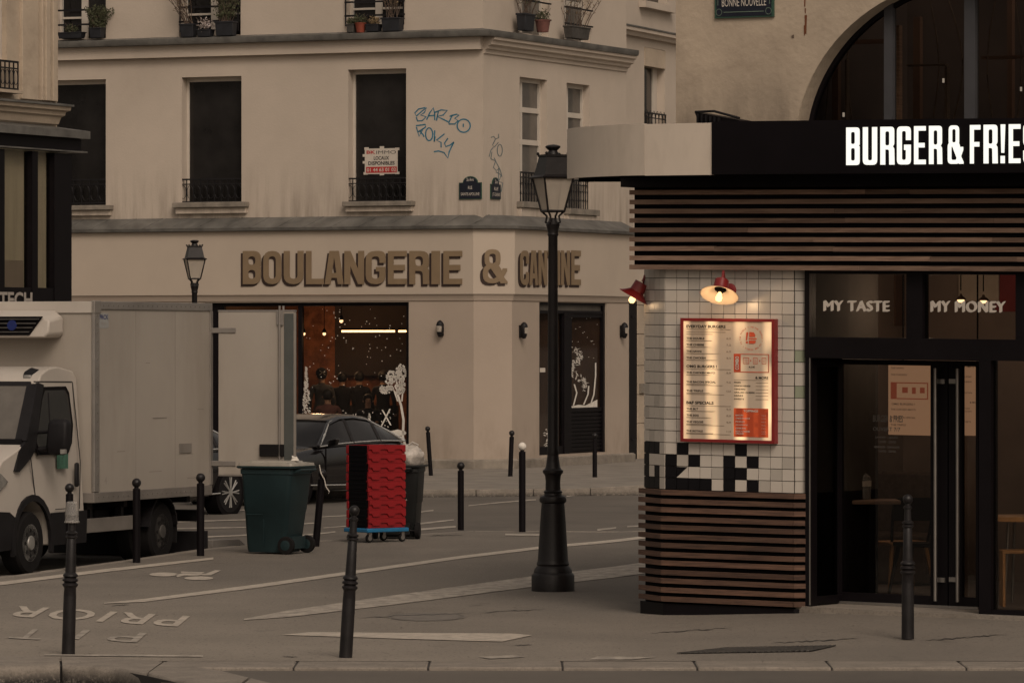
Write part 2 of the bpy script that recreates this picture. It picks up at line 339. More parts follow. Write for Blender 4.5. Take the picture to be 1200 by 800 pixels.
# ------------------------------------------------------------------ geometry of the place
def G(px, py, z=0.0):
    """point of a horizontal level seen in direction (px, py) of the survey photo"""
    Y = FPX * (CAMZ - z) / (py - 400.0); return Vector(((px - 600) / FPX * Y, Y, z))
def at(px, py, Y): return Vector(((px - 600) / FPX * Y, Y, CAMZ + (400 - py) / FPX * Y))
class Frame:
    """vertical facade plane: u along, d outward, z up"""
    def __init__(s, px0, Y0, k, shear=0.0):
        s.px0 = px0; s.O = Vector(((px0 - 600) / FPX * Y0, Y0, 0)); Y1 = Y0 / (1 + k * 400)
        P1 = Vector(((px0 + 400 - 600) / FPX * Y1, Y1, 0)); s.U = (P1 - s.O).normalized(); s.N = Vector((s.U.y, -s.U.x, 0)); s.sh = shear
        s.rz = math.atan2(s.U.y, s.U.x)
    def u(s, px, d=0.0):
        O = s.O + s.N * d; t = (px - 600) / FPX; return (t * O.y - O.x) / (s.U.x - t * s.U.y)
    def z(s, py, px=None, d=0.0):
        if px is None: px = s.px0
        u = s.u(px, d); Y = (s.O + s.N * d + s.U * u).y; return CAMZ + (400 - py) / FPX * Y + s.sh * u
    def w(s, u, d, z):
        p = s.O + s.U * u + s.N * d; return Vector((p.x, p.y, z - s.sh * u))
    def rect(s, x0, x1, y0, y1, d=0.0, ref=None):
        ref = x0 if ref is None else ref
        return s.u(x0, d), s.u(x1, d), s.z(y1, ref, d), s.z(y0, ref, d)
    def box(s, mb, x0, x1, y0, y1, d0, d1, ref=None):
        a, b, c, e = s.rect(x0, x1, y0, y1, d1, ref); return mb.fbox(s, a, b, d0, d1, c, e)
def facade(mb, F, u0, u1, z0, z1, holes, d=0.0, depth=.25):
    us = sorted({u0, u1} | {h[0] for h in holes} | {h[1] for h in holes}); zs = sorted({z0, z1} | {h[2] for h in holes} | {h[3] for h in holes})
    us = [x for x in us if u0 - 1e-6 <= x <= u1 + 1e-6]; zs = [x for x in zs if z0 - 1e-6 <= x <= z1 + 1e-6]
    for a, b in zip(us, us[1:]):
        for c, e in zip(zs, zs[1:]):
            mu, mz = (a + b) / 2, (c + e) / 2
            if any(h[0] < mu < h[1] and h[2] < mz < h[3] for h in holes): continue
            mb.add([F.w(a, d, c), F.w(b, d, c), F.w(b, d, e), F.w(a, d, e)], [(0, 1, 2, 3)])
    for a, b, c, e in holes:
        a0, b0, c0, e0 = max(a, u0), min(b, u1), max(c, z0), min(e, z1); D = d - depth
        if a >= u0: mb.add([F.w(a, d, c0), F.w(a, d, e0), F.w(a, D, e0), F.w(a, D, c0)], [(0, 1, 2, 3)])
        if b <= u1: mb.add([F.w(b, D, c0), F.w(b, D, e0), F.w(b, d, e0), F.w(b, d, c0)], [(0, 1, 2, 3)])
        if c >= z0: mb.add([F.w(a0, D, c), F.w(b0, D, c), F.w(b0, d, c), F.w(a0, d, c)], [(0, 1, 2, 3)])
        if e <= z1: mb.add([F.w(a0, d, e), F.w(b0, d, e), F.w(b0, D, e), F.w(a0, D, e)], [(0, 1, 2, 3)])
# ------------------------------------------------------------------ lettering
def text2d(s, bold=0.0, spacing=1.0):
    c = bpy.data.curves.new('txt', 'FONT'); c.body = s; c.size = 1; c.offset = bold; c.resolution_u = 3; c.space_character = spacing
    o = bpy.data.objects.new('txt', c); col.objects.link(o)
    dg = bpy.context.evaluated_depsgraph_get(); me = o.evaluated_get(dg).to_mesh()
    v = [(p.co.x, p.co.y) for p in me.vertices]; f = [list(p.vertices) for p in me.polygons]
    o.evaluated_get(dg).to_mesh_clear(); bpy.data.objects.remove(o); bpy.data.curves.remove(c)
    xs = [p[0] for p in v]; ys = [p[1] for p in v]
    return v, f, (min(xs), max(xs), min(ys), max(ys))
def put_text(mb, s, fn, w, h, bold=0.0, spacing=1.0):
    """text filling the box w x h; fn(a, b) to world"""
    v, f, (x0, x1, y0, y1) = text2d(s, bold, spacing)
    kx = w / max(1e-6, x1 - x0); ky = h / max(1e-6, y1 - y0)
    return mb.add([fn((a - x0) * kx, (b - y0) * ky) for a, b in v], f)
def rnd(poly, n=4):
    out = []; N = len(poly)
    for i, p in enumerate(poly):
        r = p[2] if len(p) > 2 else 0
        if not r: out.append((p[0], p[1])); continue
        P = Vector(p[:2]); A = Vector(poly[i - 1][:2]) - P; B = Vector(poly[(i + 1) % N][:2]) - P
        r = min(r, A.length * .5, B.length * .5); a = P + A.normalized() * r; b = P + B.normalized() * r
        for k in range(n + 1):
            t = k / n; q = (1 - t) ** 2 * a + 2 * t * (1 - t) * P + t * t * b; out.append((q.x, q.y))
    return out
def glyph(ch, W=.5, s=.17, t=.16, r=.12):
    q = r * .5
    def rc(x0, y0, x1, y1, k=q): return [(x0, y0, k), (x1, y0, k), (x1, y1, k), (x0, y1, k)]
    g = {
        'B': [[[(0, 0), (W, 0, r), (W, .5, q), (W - .035, .52), (W, .54, q), (W, 1, r), (0, 1)], rc(s, t, W - s, .5 - t * .5 + .01), rc(s, .5 + t * .5, W - s, 1 - t)]],
        'U': [[[(0, 1), (0, 0, r * 1.3), (W, 0, r * 1.3), (W, 1), (W - s, 1), (W - s, t, q), (s, t, q), (s, 1)]]],
        'R': [[[(0, 0), (s, 0), (s, .4), (W - s * 1.05, .4, q), (W - s, 0), (W + .01, 0), (W, .43, q), (W - .045, .48), (W, .54, q), (W, 1, r), (0, 1)], rc(s, .4 + t * .9, W - s, 1 - t)]],
        'G': [[[(W, .64), (W, 1, r * 1.2), (0, 1, r * 1.2), (0, 0, r * 1.2), (W, 0, r * 1.2), (W, .52), (W * .52, .52), (W * .52, .38), (W - s, .38), (W - s, t, q), (s, t, q), (s, 1 - t, q), (W - s, 1 - t, q), (W - s, .64)]]],
        'C': [[[(W, .62), (W, 1, r * 1.2), (0, 1, r * 1.2), (0, 0, r * 1.2), (W, 0, r * 1.2), (W, .38), (W - s, .38), (W - s, t, q), (s, t, q), (s, 1 - t, q), (W - s, 1 - t, q), (W - s, .62)]]],
        'E': [[[(0, 0), (W, 0), (W, t), (s, t), (s, .5 - t / 2), (W * .9, .5 - t / 2), (W * .9, .5 + t / 2), (s, .5 + t / 2), (s, 1 - t), (W, 1 - t), (W, 1), (0, 1)]]],
        'F': [[[(0, 0), (s, 0), (s, .5 - t / 2), (W * .9, .5 - t / 2), (W * .9, .5 + t / 2), (s, .5 + t / 2), (s, 1 - t), (W, 1 - t), (W, 1), (0, 1)]]],
        'S': [[[(0, .32), (0, 0, r * 1.2), (W, 0, r * 1.2), (W, .57, r * 1.2), (s, .59, q), (s, 1 - t, q), (W - s, 1 - t, q), (W - s, .68), (W, .68), (W, 1, r * 1.2), (0, 1, r * 1.2), (0, .44, r * 1.2), (W - s, .42, q), (W - s, t, q), (s, t, q), (s, .32)]]],
        'I': [[[(0, 0), (W, 0), (W, 1), (0, 1)]]],
        '!': [[[(.025, .27), (s * .85, .27), (s * 1.1, 1), (0, 1)]], [[(0, 0), (s * 1.0, 0), (s * 1.0, .19), (0, .19)]]],
        'O': [[rc(0, 0, W, 1, r * 1.3), rc(s, t, W - s, 1 - t)]],
        'L': [[[(0, 0), (W, 0), (W, t), (s, t), (s, 1), (0, 1)]]],
        'A': [[[(0, 0), (W * .25, 1), (W * .75, 1), (W, 0), (W - s, 0), (W - s - .03, .19), (s + .03, .19), (s, 0)], [(W * .38, .34), (W * .62, .34), (W * .5, .80)]]],
        'N': [[[(0, 0), (0, 1), (s, 1), (W - s, .45), (W - s, 1), (W, 1), (W, 0), (W - s, 0), (s, .55), (s, 0)]]],
        'T': [[[(W / 2 - s / 2, 0), (W / 2 + s / 2, 0), (W / 2 + s / 2, 1 - t), (W, 1 - t), (W, 1), (0, 1), (0, 1 - t), (W / 2 - s / 2, 1 - t)]]],
        '&': [[rc(0, 0, W * .78, .56, r * 1.2), rc(s * .8, t * .85, W * .78 - s * .75, .56 - t * .8)],
              [rc(W * .07, .46, W * .73, 1, r * 1.2), rc(W * .07 + s * .75, .46 + t * .8, W * .73 - s * .75, 1 - t * .8)],
              [[(W * .30, .46), (W * .52, .50), (W * 1.02, .05), (W * 1.02, 0), (W * .74, 0)]],
              [[(W * .62, .14), (W * .74, .06), (W, .36), (W, .44), (W * .82, .44)]]],
    }[ch]
    return [[rnd(l) for l in part] for part in g]
def put_glyph(mb, ch, fn, w, h, W=.5, s=.17, t=.16, r=.12, d0=0.0, d1=.03):
    for i, part in enumerate(glyph(ch, W, s, t, r)):
        mb.poly(part, lambda a, b, e: fn(a / W * w, b * h, e), d0 + i * .001, d1 + i * .0015)
    return mb
# ================================================================== GROUND
def smooth(t): t = max(0, min(1, t)); return t * t * (3 - 2 * t)
def gh(X, Y): return .07 * smooth((X - 1.0) / 2) * smooth((Y - 41) / 3.5)
def sheet(name, pts, m, label=None):
    o = MB().add(pts, [tuple(range(len(pts)))]).build(name, m, smooth=False); return struct(o)
sheet('ground', [(-1500, -800, -.26), (1500, -800, -.26), (1500, 2500, -.26), (-1500, 2500, -.26)], 'road')
sheet('road', [(-60, 40, -.1), (60, 40, -.1), (60, 140, -.1), (-60, 140, -.1)], 'road')
sheet('lower_road', [(-60, -20, -.17), (60, -20, -.17), (60, 39.6, -.17), (-60, 39.6, -.17)], 'road')
farpts = [(-12, 41), (-9, 45.5), (-5.33, 53.3), (-4.4, 57.2), (-3.56, 61.0), (-2.37, 63.1), (-1.3, 65), (-.66, 66.3), (.6, 66.2), (1.75, 65.7), (4.3, 65.2), (12, 62)]
def yfar(X):
    for (a, b), (c, d) in zip(farpts, farpts[1:]):
        if a <= X <= c: return b + (d - b) * (X - a) / (c - a)
    return farpts[0][1] if X < farpts[0][0] else farpts[-1][1]
mb = MB(); xs = sorted({round(-12 + .4 * i, 3) for i in range(61)} | {p[0] for p in farpts if p[0] < 12}); NR = 40
for X in xs:
    for j in range(NR + 1):
        Y = 39.3 + (yfar(X) - .16 - 39.3) * j / NR; mb.v.append(Vector((X, Y, gh(X, Y))))
for i in range(len(xs) - 1):
    for j in range(NR): a = i * (NR + 1) + j; mb.f.append([a, a + NR + 1, a + NR + 2, a + 1]); mb.mi.append(0)
pave = struct(mb.build('pavement', 'asphalt'))
def stone_row(parent, pts, width, ztop, zbot, length, m, name='kerb_stone', gap=.012, side=1):
    """kerb stones laid one after another along a path"""
    P = [Vector((p[0], p[1], 0)) for p in pts]; acc = 0; segs = []
    tot = sum((b - a).length for a, b in zip(P, P[1:])); n = max(1, round(tot / length)); L = tot / n
    def pos(s):
        for a, b in zip(P, P[1:]):
            l = (b - a).length
            if s <= l: t = (b - a) / l; return a + t * s, t
            s -= l
        t = (P[-1] - P[-2]).normalized(); return P[-1] + t * s, t
    for i in range(n):
        p0, t0 = pos(i * L + gap / 2); p1, t1 = pos((i + 1) * L - gap / 2); dz = random.uniform(-.003, .003); mb = MB()
        n0 = Vector((-t0.y, t0.x, 0)) * width * side; n1 = Vector((-t1.y, t1.x, 0)) * width * side
        q = [p0, p1, p1 + n1, p0 + n0]
        g = [gh(p.x, p.y) for p in q]
        mb.hexa([(p.x, p.y, zbot) for p in q] + [(p.x, p.y, ztop + dz + gg) for p, gg in zip(q, g)])
        o = mb.build(name, m, parent, bevel=.012)
    return n
k1 = MB().box(G(190, 781.5).x, 9.5, 38.56, 39.34, -.25, -.008).build('near_kerb', 'joint'); struct(k1)
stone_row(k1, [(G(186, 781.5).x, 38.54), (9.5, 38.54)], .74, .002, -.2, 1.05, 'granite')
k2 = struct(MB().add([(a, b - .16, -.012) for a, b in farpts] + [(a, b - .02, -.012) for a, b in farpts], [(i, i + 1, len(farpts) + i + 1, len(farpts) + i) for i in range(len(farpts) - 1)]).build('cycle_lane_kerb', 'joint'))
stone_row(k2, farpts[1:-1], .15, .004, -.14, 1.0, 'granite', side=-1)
# curved island kerb at the lower left
isl = struct(MB().poly([[(p.x, p.y) for p in [G(a, b) for a, b in [(-300, 770.5), (0, 771), (70, 771), (150, 773), (190, 777.5), (260, 788), (330, 806), (420, 835), (420, 870), (330, 828), (235, 804), (180, 792), (135, 783), (95, 779), (60, 779), (0, 781), (-300, 783)]]]], lambda a, b, h: Vector((a, b, h)), -.24, -.008).build('island_kerb', 'joint'))
def smooth_stone(i0, i1, gap=.006):
    L = []; N = 14
    for k in range(N + 1):
        s = i0 + (i1 - i0) * k / N; a = min(int(s), len(inner) - 2); f = s - a
        pi = Vector(inner[a]).lerp(Vector(inner[a + 1]), f); po = Vector(outer[a]).lerp(Vector(outer[a + 1]), f)
        A, B = G(*pi), G(*po); t = (A - B).normalized(); wob = .004 * math.sin(s * 9)
        L.append([(A.x, A.y, -.22), (A.x, A.y, .012)] + [((B + t * o).x, (B + t * o).y, z + wob) for o, z in ((.09, .012), (.05, .006), (.02, -.008), (.004, -.03), (0, -.06), (-.004, -.12), (-.004, -.22))])
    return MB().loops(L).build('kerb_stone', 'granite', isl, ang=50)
inner = [(-300, 769.5), (-150, 770), (-20, 770), (70, 770), (150, 772.5), (195, 777), (262, 788), (335, 806), (425, 833)]
outer = [(-300, 784), (-150, 783), (-20, 782), (72, 779.5), (132, 783), (176, 791), (232, 804), (322, 826), (425, 868)]
for a_, b_ in ((0, 2.98), (3.02, 4.9), (4.94, 6.4), (6.44, 8)): smooth_stone(a_, b_)
for i in range(0):
    q = [G(*outer[i]), G(*outer[i + 1]), G(*inner[i + 1]), G(*inner[i])]; c = sum(q, Vector()) / 4; q = [c + (p - c) * .992 for p in q]
    MB().hexa([(p.x, p.y, -.22) for p in q] + [(p.x, p.y, .0) for p in q]).build('kerb_stone', 'granite', isl, bevel=.03)
nr = [G(a, b, -.025) for a, b in [(186, 783.5), (2300, 783.5), (2600, 1000), (425, 870), (425, 842), (335, 812), (262, 793)]]
struct(MB().poly([[(p.x, p.y) for p in nr]], lambda a, b, h: Vector((a, b, h)), -.2, -.025).build('near_road', 'road'))
# far pavement and its kerb
K = [G(a, b, .02) for a, b in [(-900, 590), (-200, 582), (300, 576), (480, 574), (760, 571.5), (1400, 566)]]
struct(MB().poly([[(p.x, p.y + .2) for p in K] + [(60, 160), (-80, 160)]], lambda a, b, h: Vector((a, b, h)), -.2, .02).build('far_pavement', 'far_pave'))
k3 = struct(MB().poly([[(p.x, p.y + .02) for p in K] + [(p.x, p.y + .19) for p in K[::-1]]], lambda a, b, h: Vector((a, b, h)), -.2, .005).build('far_kerb', 'joint'))
def far_kerb():
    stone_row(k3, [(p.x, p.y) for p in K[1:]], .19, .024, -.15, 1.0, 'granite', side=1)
far_kerb()
# markings, thin sheets of paint
def mark(name, pts, z=0.0, m='paint_white', lift=.006):
    q = [G(a, b, z) for a, b in pts]
    n = 10; mb = MB(); out = []
    o = mb.poly([[(p.x, p.y) for p in q]], lambda a, b, h: Vector((a, b, z + lift + (gh(a, b) if z == 0 else 0)))).build(name, m, smooth=False); return struct(o)
def ribbon(name, line, z=0.0, m='paint_white', lift=.006):
    """painted line: (px, py, thickness in py)"""
    L = []
    for (a, b, t), (c, d, t2) in zip(line, line[1:]):
        for k in range(4): f = k / 4; L.append((a + (c - a) * f, b + (d - b) * f, t + (t2 - t) * f))
    L.append(line[-1]); mb = MB()
    for a, b, t in L:
        for s in (-.5, .5): p = G(a, b + s * t, z); mb.v.append(Vector((p.x, p.y, z + lift + (gh(p.x, p.y) if z == 0 else 0))))
    for i in range(len(L) - 1): mb.f.append([2 * i, 2 * i + 2, 2 * i + 3, 2 * i + 1]); mb.mi.append(0)
    return struct(mb.build(name, m, smooth=False))
ribbon('lane_line', [(-60, 690, 4), (0, 684, 4), (120, 669, 3.6), (200, 660, 3), (250, 654.5, 2.4)])
ribbon('lane_line', [(122, 707, 1), (170, 703.5, 3.5), (300, 687, 4), (430, 668.5, 3.8), (540, 653, 3.4), (640, 641, 3), (758, 631, 3), (1000, 615, 3)][:-1])
ribbon('pale_strip', [(286, 726, 1.5), (340, 719, 8), (470, 702, 11), (620, 682, 12.5), (758, 666, 13), (900, 652, 13)], m='paint_worn')
mark('crossing_bar', [(330, 744), (362, 741), (600, 742.5), (624, 744.5), (588, 752), (480, 749)])
for P in ([(560, 770), (600, 768), (616, 770), (575, 772)], [(700, 769.5), (770, 770), (740, 773), (690, 773)]): mark('worn_patch', P, m='paint_worn')
ribbon('near_line', [(52, 767.6, 1.2), (150, 768.2, 2.2), (238, 769, 1.6)], m='paint_worn')
# cycle symbol
mb = MB()
def flat(a, b, lift=.006): p = G(a, b); return Vector((p.x, p.y, lift + gh(p.x, p.y)))
def ringp(cx, cy, rx, ry, k=.0):
    mb.add([flat(cx + rx * math.cos(2 * math.pi * i / 20), cy + ry * math.sin(2 * math.pi * i / 20)) for i in range(20)], [tuple(range(20))])
ringp(192, 673.2, 17, 2.3); ringp(233, 677.6, 17, 2.2)
for q in ([(205, 673.8), (214, 671.8), (243, 672.3), (232, 674.5), (216, 674.4), (208, 676.5)], [(236, 674.2), (252, 668.2), (259, 668.4), (247, 674.2)], [(212, 669.8), (240, 670.6), (236, 672), (212, 671.2)]):
    mb.add([flat(*p) for p in q], [tuple(range(len(q)))])
struct(mb.build('cycle_symbol', 'paint_white', smooth=False))
def ground_text(s, o, px_end, up, w_unit, bold, m, name, spacing=1.05):
    O = G(*o); A = G(*px_end) - O; U = G(*up) - O
    mb = MB(); put_text(mb, s, lambda a, b: Vector(((O + A * a + U * b).x, (O + A * a + U * b).y, .006)), 1, 1, bold, spacing)
    return struct(mb.build(name, m, smooth=False))
ground_text('PRIOR', (223, 722), (22, 710), (208, 734.5), 1, .012, 'paint_white', 'painted_word', 1.12)
ground_text('PI', (172, 742), (98, 738), (160, 753), 1, .0, 'paint_worn', 'painted_word', 1.5)
ground_text('TO', (60, 738), (-40, 733), (46, 750), 1, .0, 'paint_worn', 'painted_word', 1.5)
for ln in ([(160, 613, 1.3), (290, 609, 1.3)], [(200, 619.5, 1.2), (292, 618, 1.2)], [(190, 631.5, 1.5), (290, 627, 1.5)], [(345, 628.5, 1.6), (393, 623.3, 1.6)], [(345, 614.5, 1.3), (369, 613, 1.3)], [(379, 618.5, 1), (407, 616.5, 1)],
           [(480, 601.5, 1.5), (508, 598, 1.5)], [(486, 614.5, 2), (532, 609, 1.4)], [(486, 621, 2.4), (534, 617, 2)], [(549, 592.5, 1.2), (590, 588.5, 1.2), (628, 585.5, 1.4)], [(664, 581.5, 1.4), (700, 577, 1.4), (731, 573.7, 1.6)],
           [(735, 617, 1.6), (790, 615, 1.6)], [(700, 621, 2.2), (722, 618.5, 1.6)], [(250, 600, 1.2), (290, 597.5, 1.2)], [(370, 606, 1), (410, 604, 1)]):
    ribbon('road_line', ln, z=-.1, m='paint_worn')
ribbon('lane_line', [(592, 626.5, 2.2), (640, 627, 2.4)], m='paint_worn'); ribbon('lane_line', [(615, 625, 1.4), (700, 623.5, 1.8), (765, 624.6, 2)], z=-.1, m='paint_white')
# manhole
mb = MB(); c = G(500, 722.5)
for r0, r1, h in ((.0, .315, .004), (.325, .35, .004)):
    for i in range(28):
        a, b = 2 * math.pi * i / 28, 2 * math.pi * (i + 1) / 28
        mb.add([c + Vector((r * math.cos(t), r * 2 * math.sin(t), h)) for r, t in ((r0, a), (r1, a), (r1, b), (r0, b))], [(0, 1, 2, 3)])
lab(mb.build('manhole_cover', mat('manhole', (.15, .134, .117), .85, var=.2, scale=8), smooth=False, loc=(c.x, c.y, 0)), 'worn round manhole cover set in the pavement left of the large lamp post', 'manhole cover')
# drain grate
a, b, c_, d = G(792, 766), G(950, 763.5), G(980, 757), G(850, 759.5)
gr = thing('drain_grate', 'long dark slotted drain grate in the pavement before the slatted pillar', 'drain grate', (a.x, a.y, 0))
def gp(u, v, z):
    p = (a * (1 - u) + b * u) * (1 - v) + (d * (1 - u) + c_ * u) * v; return Vector((p.x, p.y, gh(p.x, p.y) + z))
MB().add([gp(0, 0, .005), gp(1, 0, .005), gp(1, 1, .005), gp(0, 1, .005)], [(0, 1, 2, 3)]).build('channel', 'black_matt', gr, smooth=False)
for i in range(24):
    u = (i + .2) / 24; MB().hexa([gp(u, 0, .006), gp(u + .018, 0, .006), gp(u + .03, 1, .006), gp(u + .012, 1, .006), gp(u, 0, .014), gp(u + .018, 0, .014), gp(u + .03, 1, .014), gp(u + .012, 1, .014)]).build('grate_bar', 'pot_grey', gr, smooth=False)
# asphalt cracks
mb = MB()
for (x0, y0, x1, y1) in ((420, 724, 560, 718), (560, 718, 640, 714), (760, 742, 860, 738), (900, 754, 1010, 750), (600, 757, 625, 755), (1080, 752, 1180, 747), (500, 628, 545, 627), (130, 710, 152, 708.6), (330, 769, 350, 770)):
    n = 22; prev = None
    for i in range(n + 1):
        t = i / n; x = x0 + (x1 - x0) * t; y = y0 + (y1 - y0) * t + random.uniform(-1, 1) * .6; w = random.uniform(.15, .5) * (1 - abs(2 * t - 1) ** 3)
        cur = (flat(x, y - w, .005), flat(x, y + w * .5, .005))
        if prev: mb.add([prev[0], cur[0], cur[1], prev[1]], [(0, 1, 2, 3)])
        prev = cur
lab(struct(mb.build('pavement_cracks', 'joint', smooth=False)))
# small litter and loose grit
mb = MB()
for i in range(260):
    px = random.uniform(-20, 1220); py = random.choice([random.uniform(640, 775), random.uniform(690, 772)]); p = G(px, py)
    if p.y > yfar(p.x) - .3: continue
    r = random.uniform(.004, .016); z = gh(p.x, p.y)
    t = random.uniform(0, 6); mb.add([(p.x + r * math.cos(t + k * 2.1), p.y + 1.6 * r * math.sin(t + k * 2.1), z + .004 + .004 * (k % 2)) for k in range(3)], [(0, 1, 2)])
lab(mb.build('grit', mat('grit', (.24, .21, .17), .9, var=.5, scale=.7), smooth=False), 'pale specks of grit and litter scattered over the pavement', 'litter', kind='stuff')

# ================================================================== SWEEP
def sweep(mb, path, prof, closed_prof=True):
    """profile (d, z) carried along a plan path with mitred corners; outward = right-hand normal of travel"""
    P = [Vector((p[0], p[1], 0)) for p in path]; Ns = []
    for a, b in zip(P, P[1:]): t = (b - a).normalized(); Ns.append(Vector((t.y, -t.x, 0)))
    L = []
    for i, p in enumerate(P):
        if i == 0: m = Ns[0]
        elif i == len(P) - 1: m = Ns[-1]
        else: m = (Ns[i - 1] + Ns[i]) / (1 + Ns[i - 1].dot(Ns[i]))
        L.append([p + m * d + Vector((0, 0, z)) for d, z in prof])
    return mb.loops(L, close=closed_prof)
def sub_frame(F, A, B):
    f = Frame(600, 50, 0); f.O = Vector((A.x, A.y, 0)); f.U = (Vector((B.x, B.y, 0)) - f.O).normalized(); f.N = Vector((f.U.y, -f.U.x, 0)); f.rz = math.atan2(f.U.y, f.U.x); f.sh = 0; f.px0 = 600 + FPX * A.x / A.y; return f
def railing(parent, F, u0, u1, z0, z1, d, n, name='railing', fancy=True):
    mb = MB()
    mb.fbox(F, u0, u1, d - .015, d + .015, z1 - .03, z1); mb.fbox(F, u0, u1, d - .012, d + .012, z0, z0 + .025); mb.fbox(F, u0, u1, d - .012, d + .012, z1 - .12, z1 - .10)
    for i in range(n + 1):
        u = u0 + (u1 - u0) * i / n; mb.fbox(F, u - .008, u + .008, d - .008, d + .008, z0 + .02, z1 - .02)
        if fancy and i < n:
            uc = u + (u1 - u0) / n / 2; zc = (z0 + z1) / 2 - .03; rr = (u1 - u0) / n * .45
            mb.tube([F.w(uc + rr * math.cos(t * .7), d, zc + rr * 1.9 * math.sin(t * .7)) for t in range(10)], .006, 4)
    return mb.build(name, 'iron', parent)

# ================================================================== CORNER BUILDING WITH THE BAKERY
FL = Frame(566, 98.0, .0000787); FR = Frame(566, 98.0, -.000386)
CB = thing('corner_building', 'cream plastered corner building with the bakery on its ground floor', 'building', (FL.O.x, FL.O.y, 0))
zT = 13.2; zled = 4.62
def hole(F, x0, x1, y0, y1, ref=None): return F.rect(x0, x1, y0, y1, 0, (x0 + x1) / 2 if ref is None else ref)
HL = [hole(FL, 40, 124, 94, 241), hole(FL, 213, 283, 90, 238), hole(FL, 408, 476, 81, 237), hole(FL, 64, 124, -90, 46), hole(FL, 210, 282, -100, 42), hole(FL, 405, 473, -104, 36)]
mb = MB(); facade(mb, FL, FL.u(-90), 0, zled - .1, zT, HL, 0, .28)
HR = [hole(FR, 609, 641, 90, 238, 609), hole(FR, 664, 691, 97, 246, 664), hole(FR, 608, 643, -120, 38, 608), hole(FR, 661, 692, -120, 46, 661)]
facade(mb, FR, 0, FR.u(734), zled - .1, zT, HR, 0, .22)
mb.build('wall', 'plaster', CB, smooth=False, recalc=False)
# roof mass so the building is closed from above
B1 = FR.w(FR.u(734), 0, 0); A1 = FL.w(FL.u(-90), 0, 0)
MB().poly([[(A1.x, A1.y), (FL.O.x, FL.O.y), (B1.x, B1.y), (B1.x - 8, B1.y + 6), (A1.x + 3, A1.y + 8)]], lambda a, b, h: Vector((a, b, h)), zT, zT + .4).build('roof', 'zinc', CB)
up = [A1, FL.O, B1]
z = lambda y: FL.z(y, 566)
sweep(MB(), up, [(-.02, z(43)), (.26, z(43)), (.28, z(40)), (.28, z(36)), (-.02, z(33))]).build('cornice_flashing', 'zinc', CB)
mb = MB(); sweep(mb, up[:2], [(-.02, z(58)), (.13, z(58)), (.13, z(43.2)), (-.02, z(43.2))]); sweep(mb, [FR.w(.02, 0, 0), B1], [(-.02, z(63)), (.03, z(62.5)), (.04, z(58)), (.09, z(57)), (.10, z(54)), (.17, z(52)), (.18, z(48)), (.23, z(46.5)), (.24, z(43.2)), (-.02, z(43.2))])
mb.build('cornice', 'plaster', CB, ang=20)
# windows of the left facade
def left_window(x0, x1, y0, y1, sill=None, rail=None, top=False):
    F = FL; u0, u1, z0, z1 = hole(F, x0, x1, y0, y1); D = -.26
    w = MB(); t = .05
    w.fbox(F, u0, u0 + t, D, D + .05, z0, z1); w.fbox(F, u1 - t * .4, u1, D, D + .05, z0, z1); w.fbox(F, u0 + t, u1 - t * .4, D, D + .05, z1 - t * 1.7, z1)
    wf = w.build('window', 'window_white', CB, smooth=False)
    if top:
        um = (u0 + u1) / 2
        MB().fbox(F, u0 + t, u1, D - .04, D - .015, z0, z1).build('pane', 'dark_glass', wf, smooth=False)
        m2 = MB(); m2.fbox(F, um - .09, um + .05, D, D + .045, z0, z1); m2.fbox(F, u0 + t, um - .1, D, D + .035, z0 + .42, z0 + .46); m2.fbox(F, um + .06, u1 - .02, D, D + .035, z0 + .42, z0 + .46)
        m2.build('mullion', 'window_white', wf, smooth=False)
    else:
        MB().fbox(F, u0 + t, u1 - t * .4, D - .02, D + .02, z0, z1 - t * 1.7).build('pane', 'dark_glass', wf, smooth=False)
    if sill:
        s0, s1, sz0, sz1 = F.rect(*sill, .14, (x0 + x1) / 2)
        h = (sz1 - sz0)
        MB().fbox(F, s0, s1, -.1, .16, sz0 + h * .45, sz1 + .02).build('sill', 'plinth', wf, smooth=False, bevel=.01)
        MB().fbox(F, s0 + .04, s1 - .04, -.05, .09, sz0 - h * .35, sz0 + h * .45 - .003).build('sill_moulding', 'plaster', wf, smooth=False, bevel=.01)
    if rail: railing(wf, F, u0 - .06, u1 + .0, F.z(rail[1], (x0 + x1) / 2), F.z(rail[0], (x0 + x1) / 2), -.03, 9)
    return wf
left_window(40, 124, 94, 241, (40, 129, 242, 250), (210, 239)); left_window(213, 283, 90, 238, (202, 288, 238, 247), (209, 237)); left_window(408, 476, 81, 237, (401, 483, 237, 245), (208, 236))
def bars(parent, F, x0, x1, ys, d, ref):
    mb = MB(); u0, u1 = F.u(x0, d), F.u(x1, d)
    for y in ys: zz = F.z(y, ref, d); mb.fbox(F, u0, u1, d - .015, d + .015, zz - .018, zz + .018)
    for u in (u0 + .01, u1 - .03): mb.fbox(F, u, u + .02, d - .01, d + .01, F.z(ys[-1] + 12, ref, d), F.z(ys[0], ref, d))
    mb.build('guard_bars', 'iron', parent)
w = left_window(64, 124, -90, 46, top=True); bars(w, FL, 63, 124, (-20, 12, 29), .04, 94)
w = left_window(210, 282, -100, 42, top=True); bars(w, FL, 210, 280, (-10, 8, 25), .04, 246)
w = left_window(405, 473, -104, 36, top=True); bars(w, FL, 404, 474, (-10, 2, 18), .04, 440)
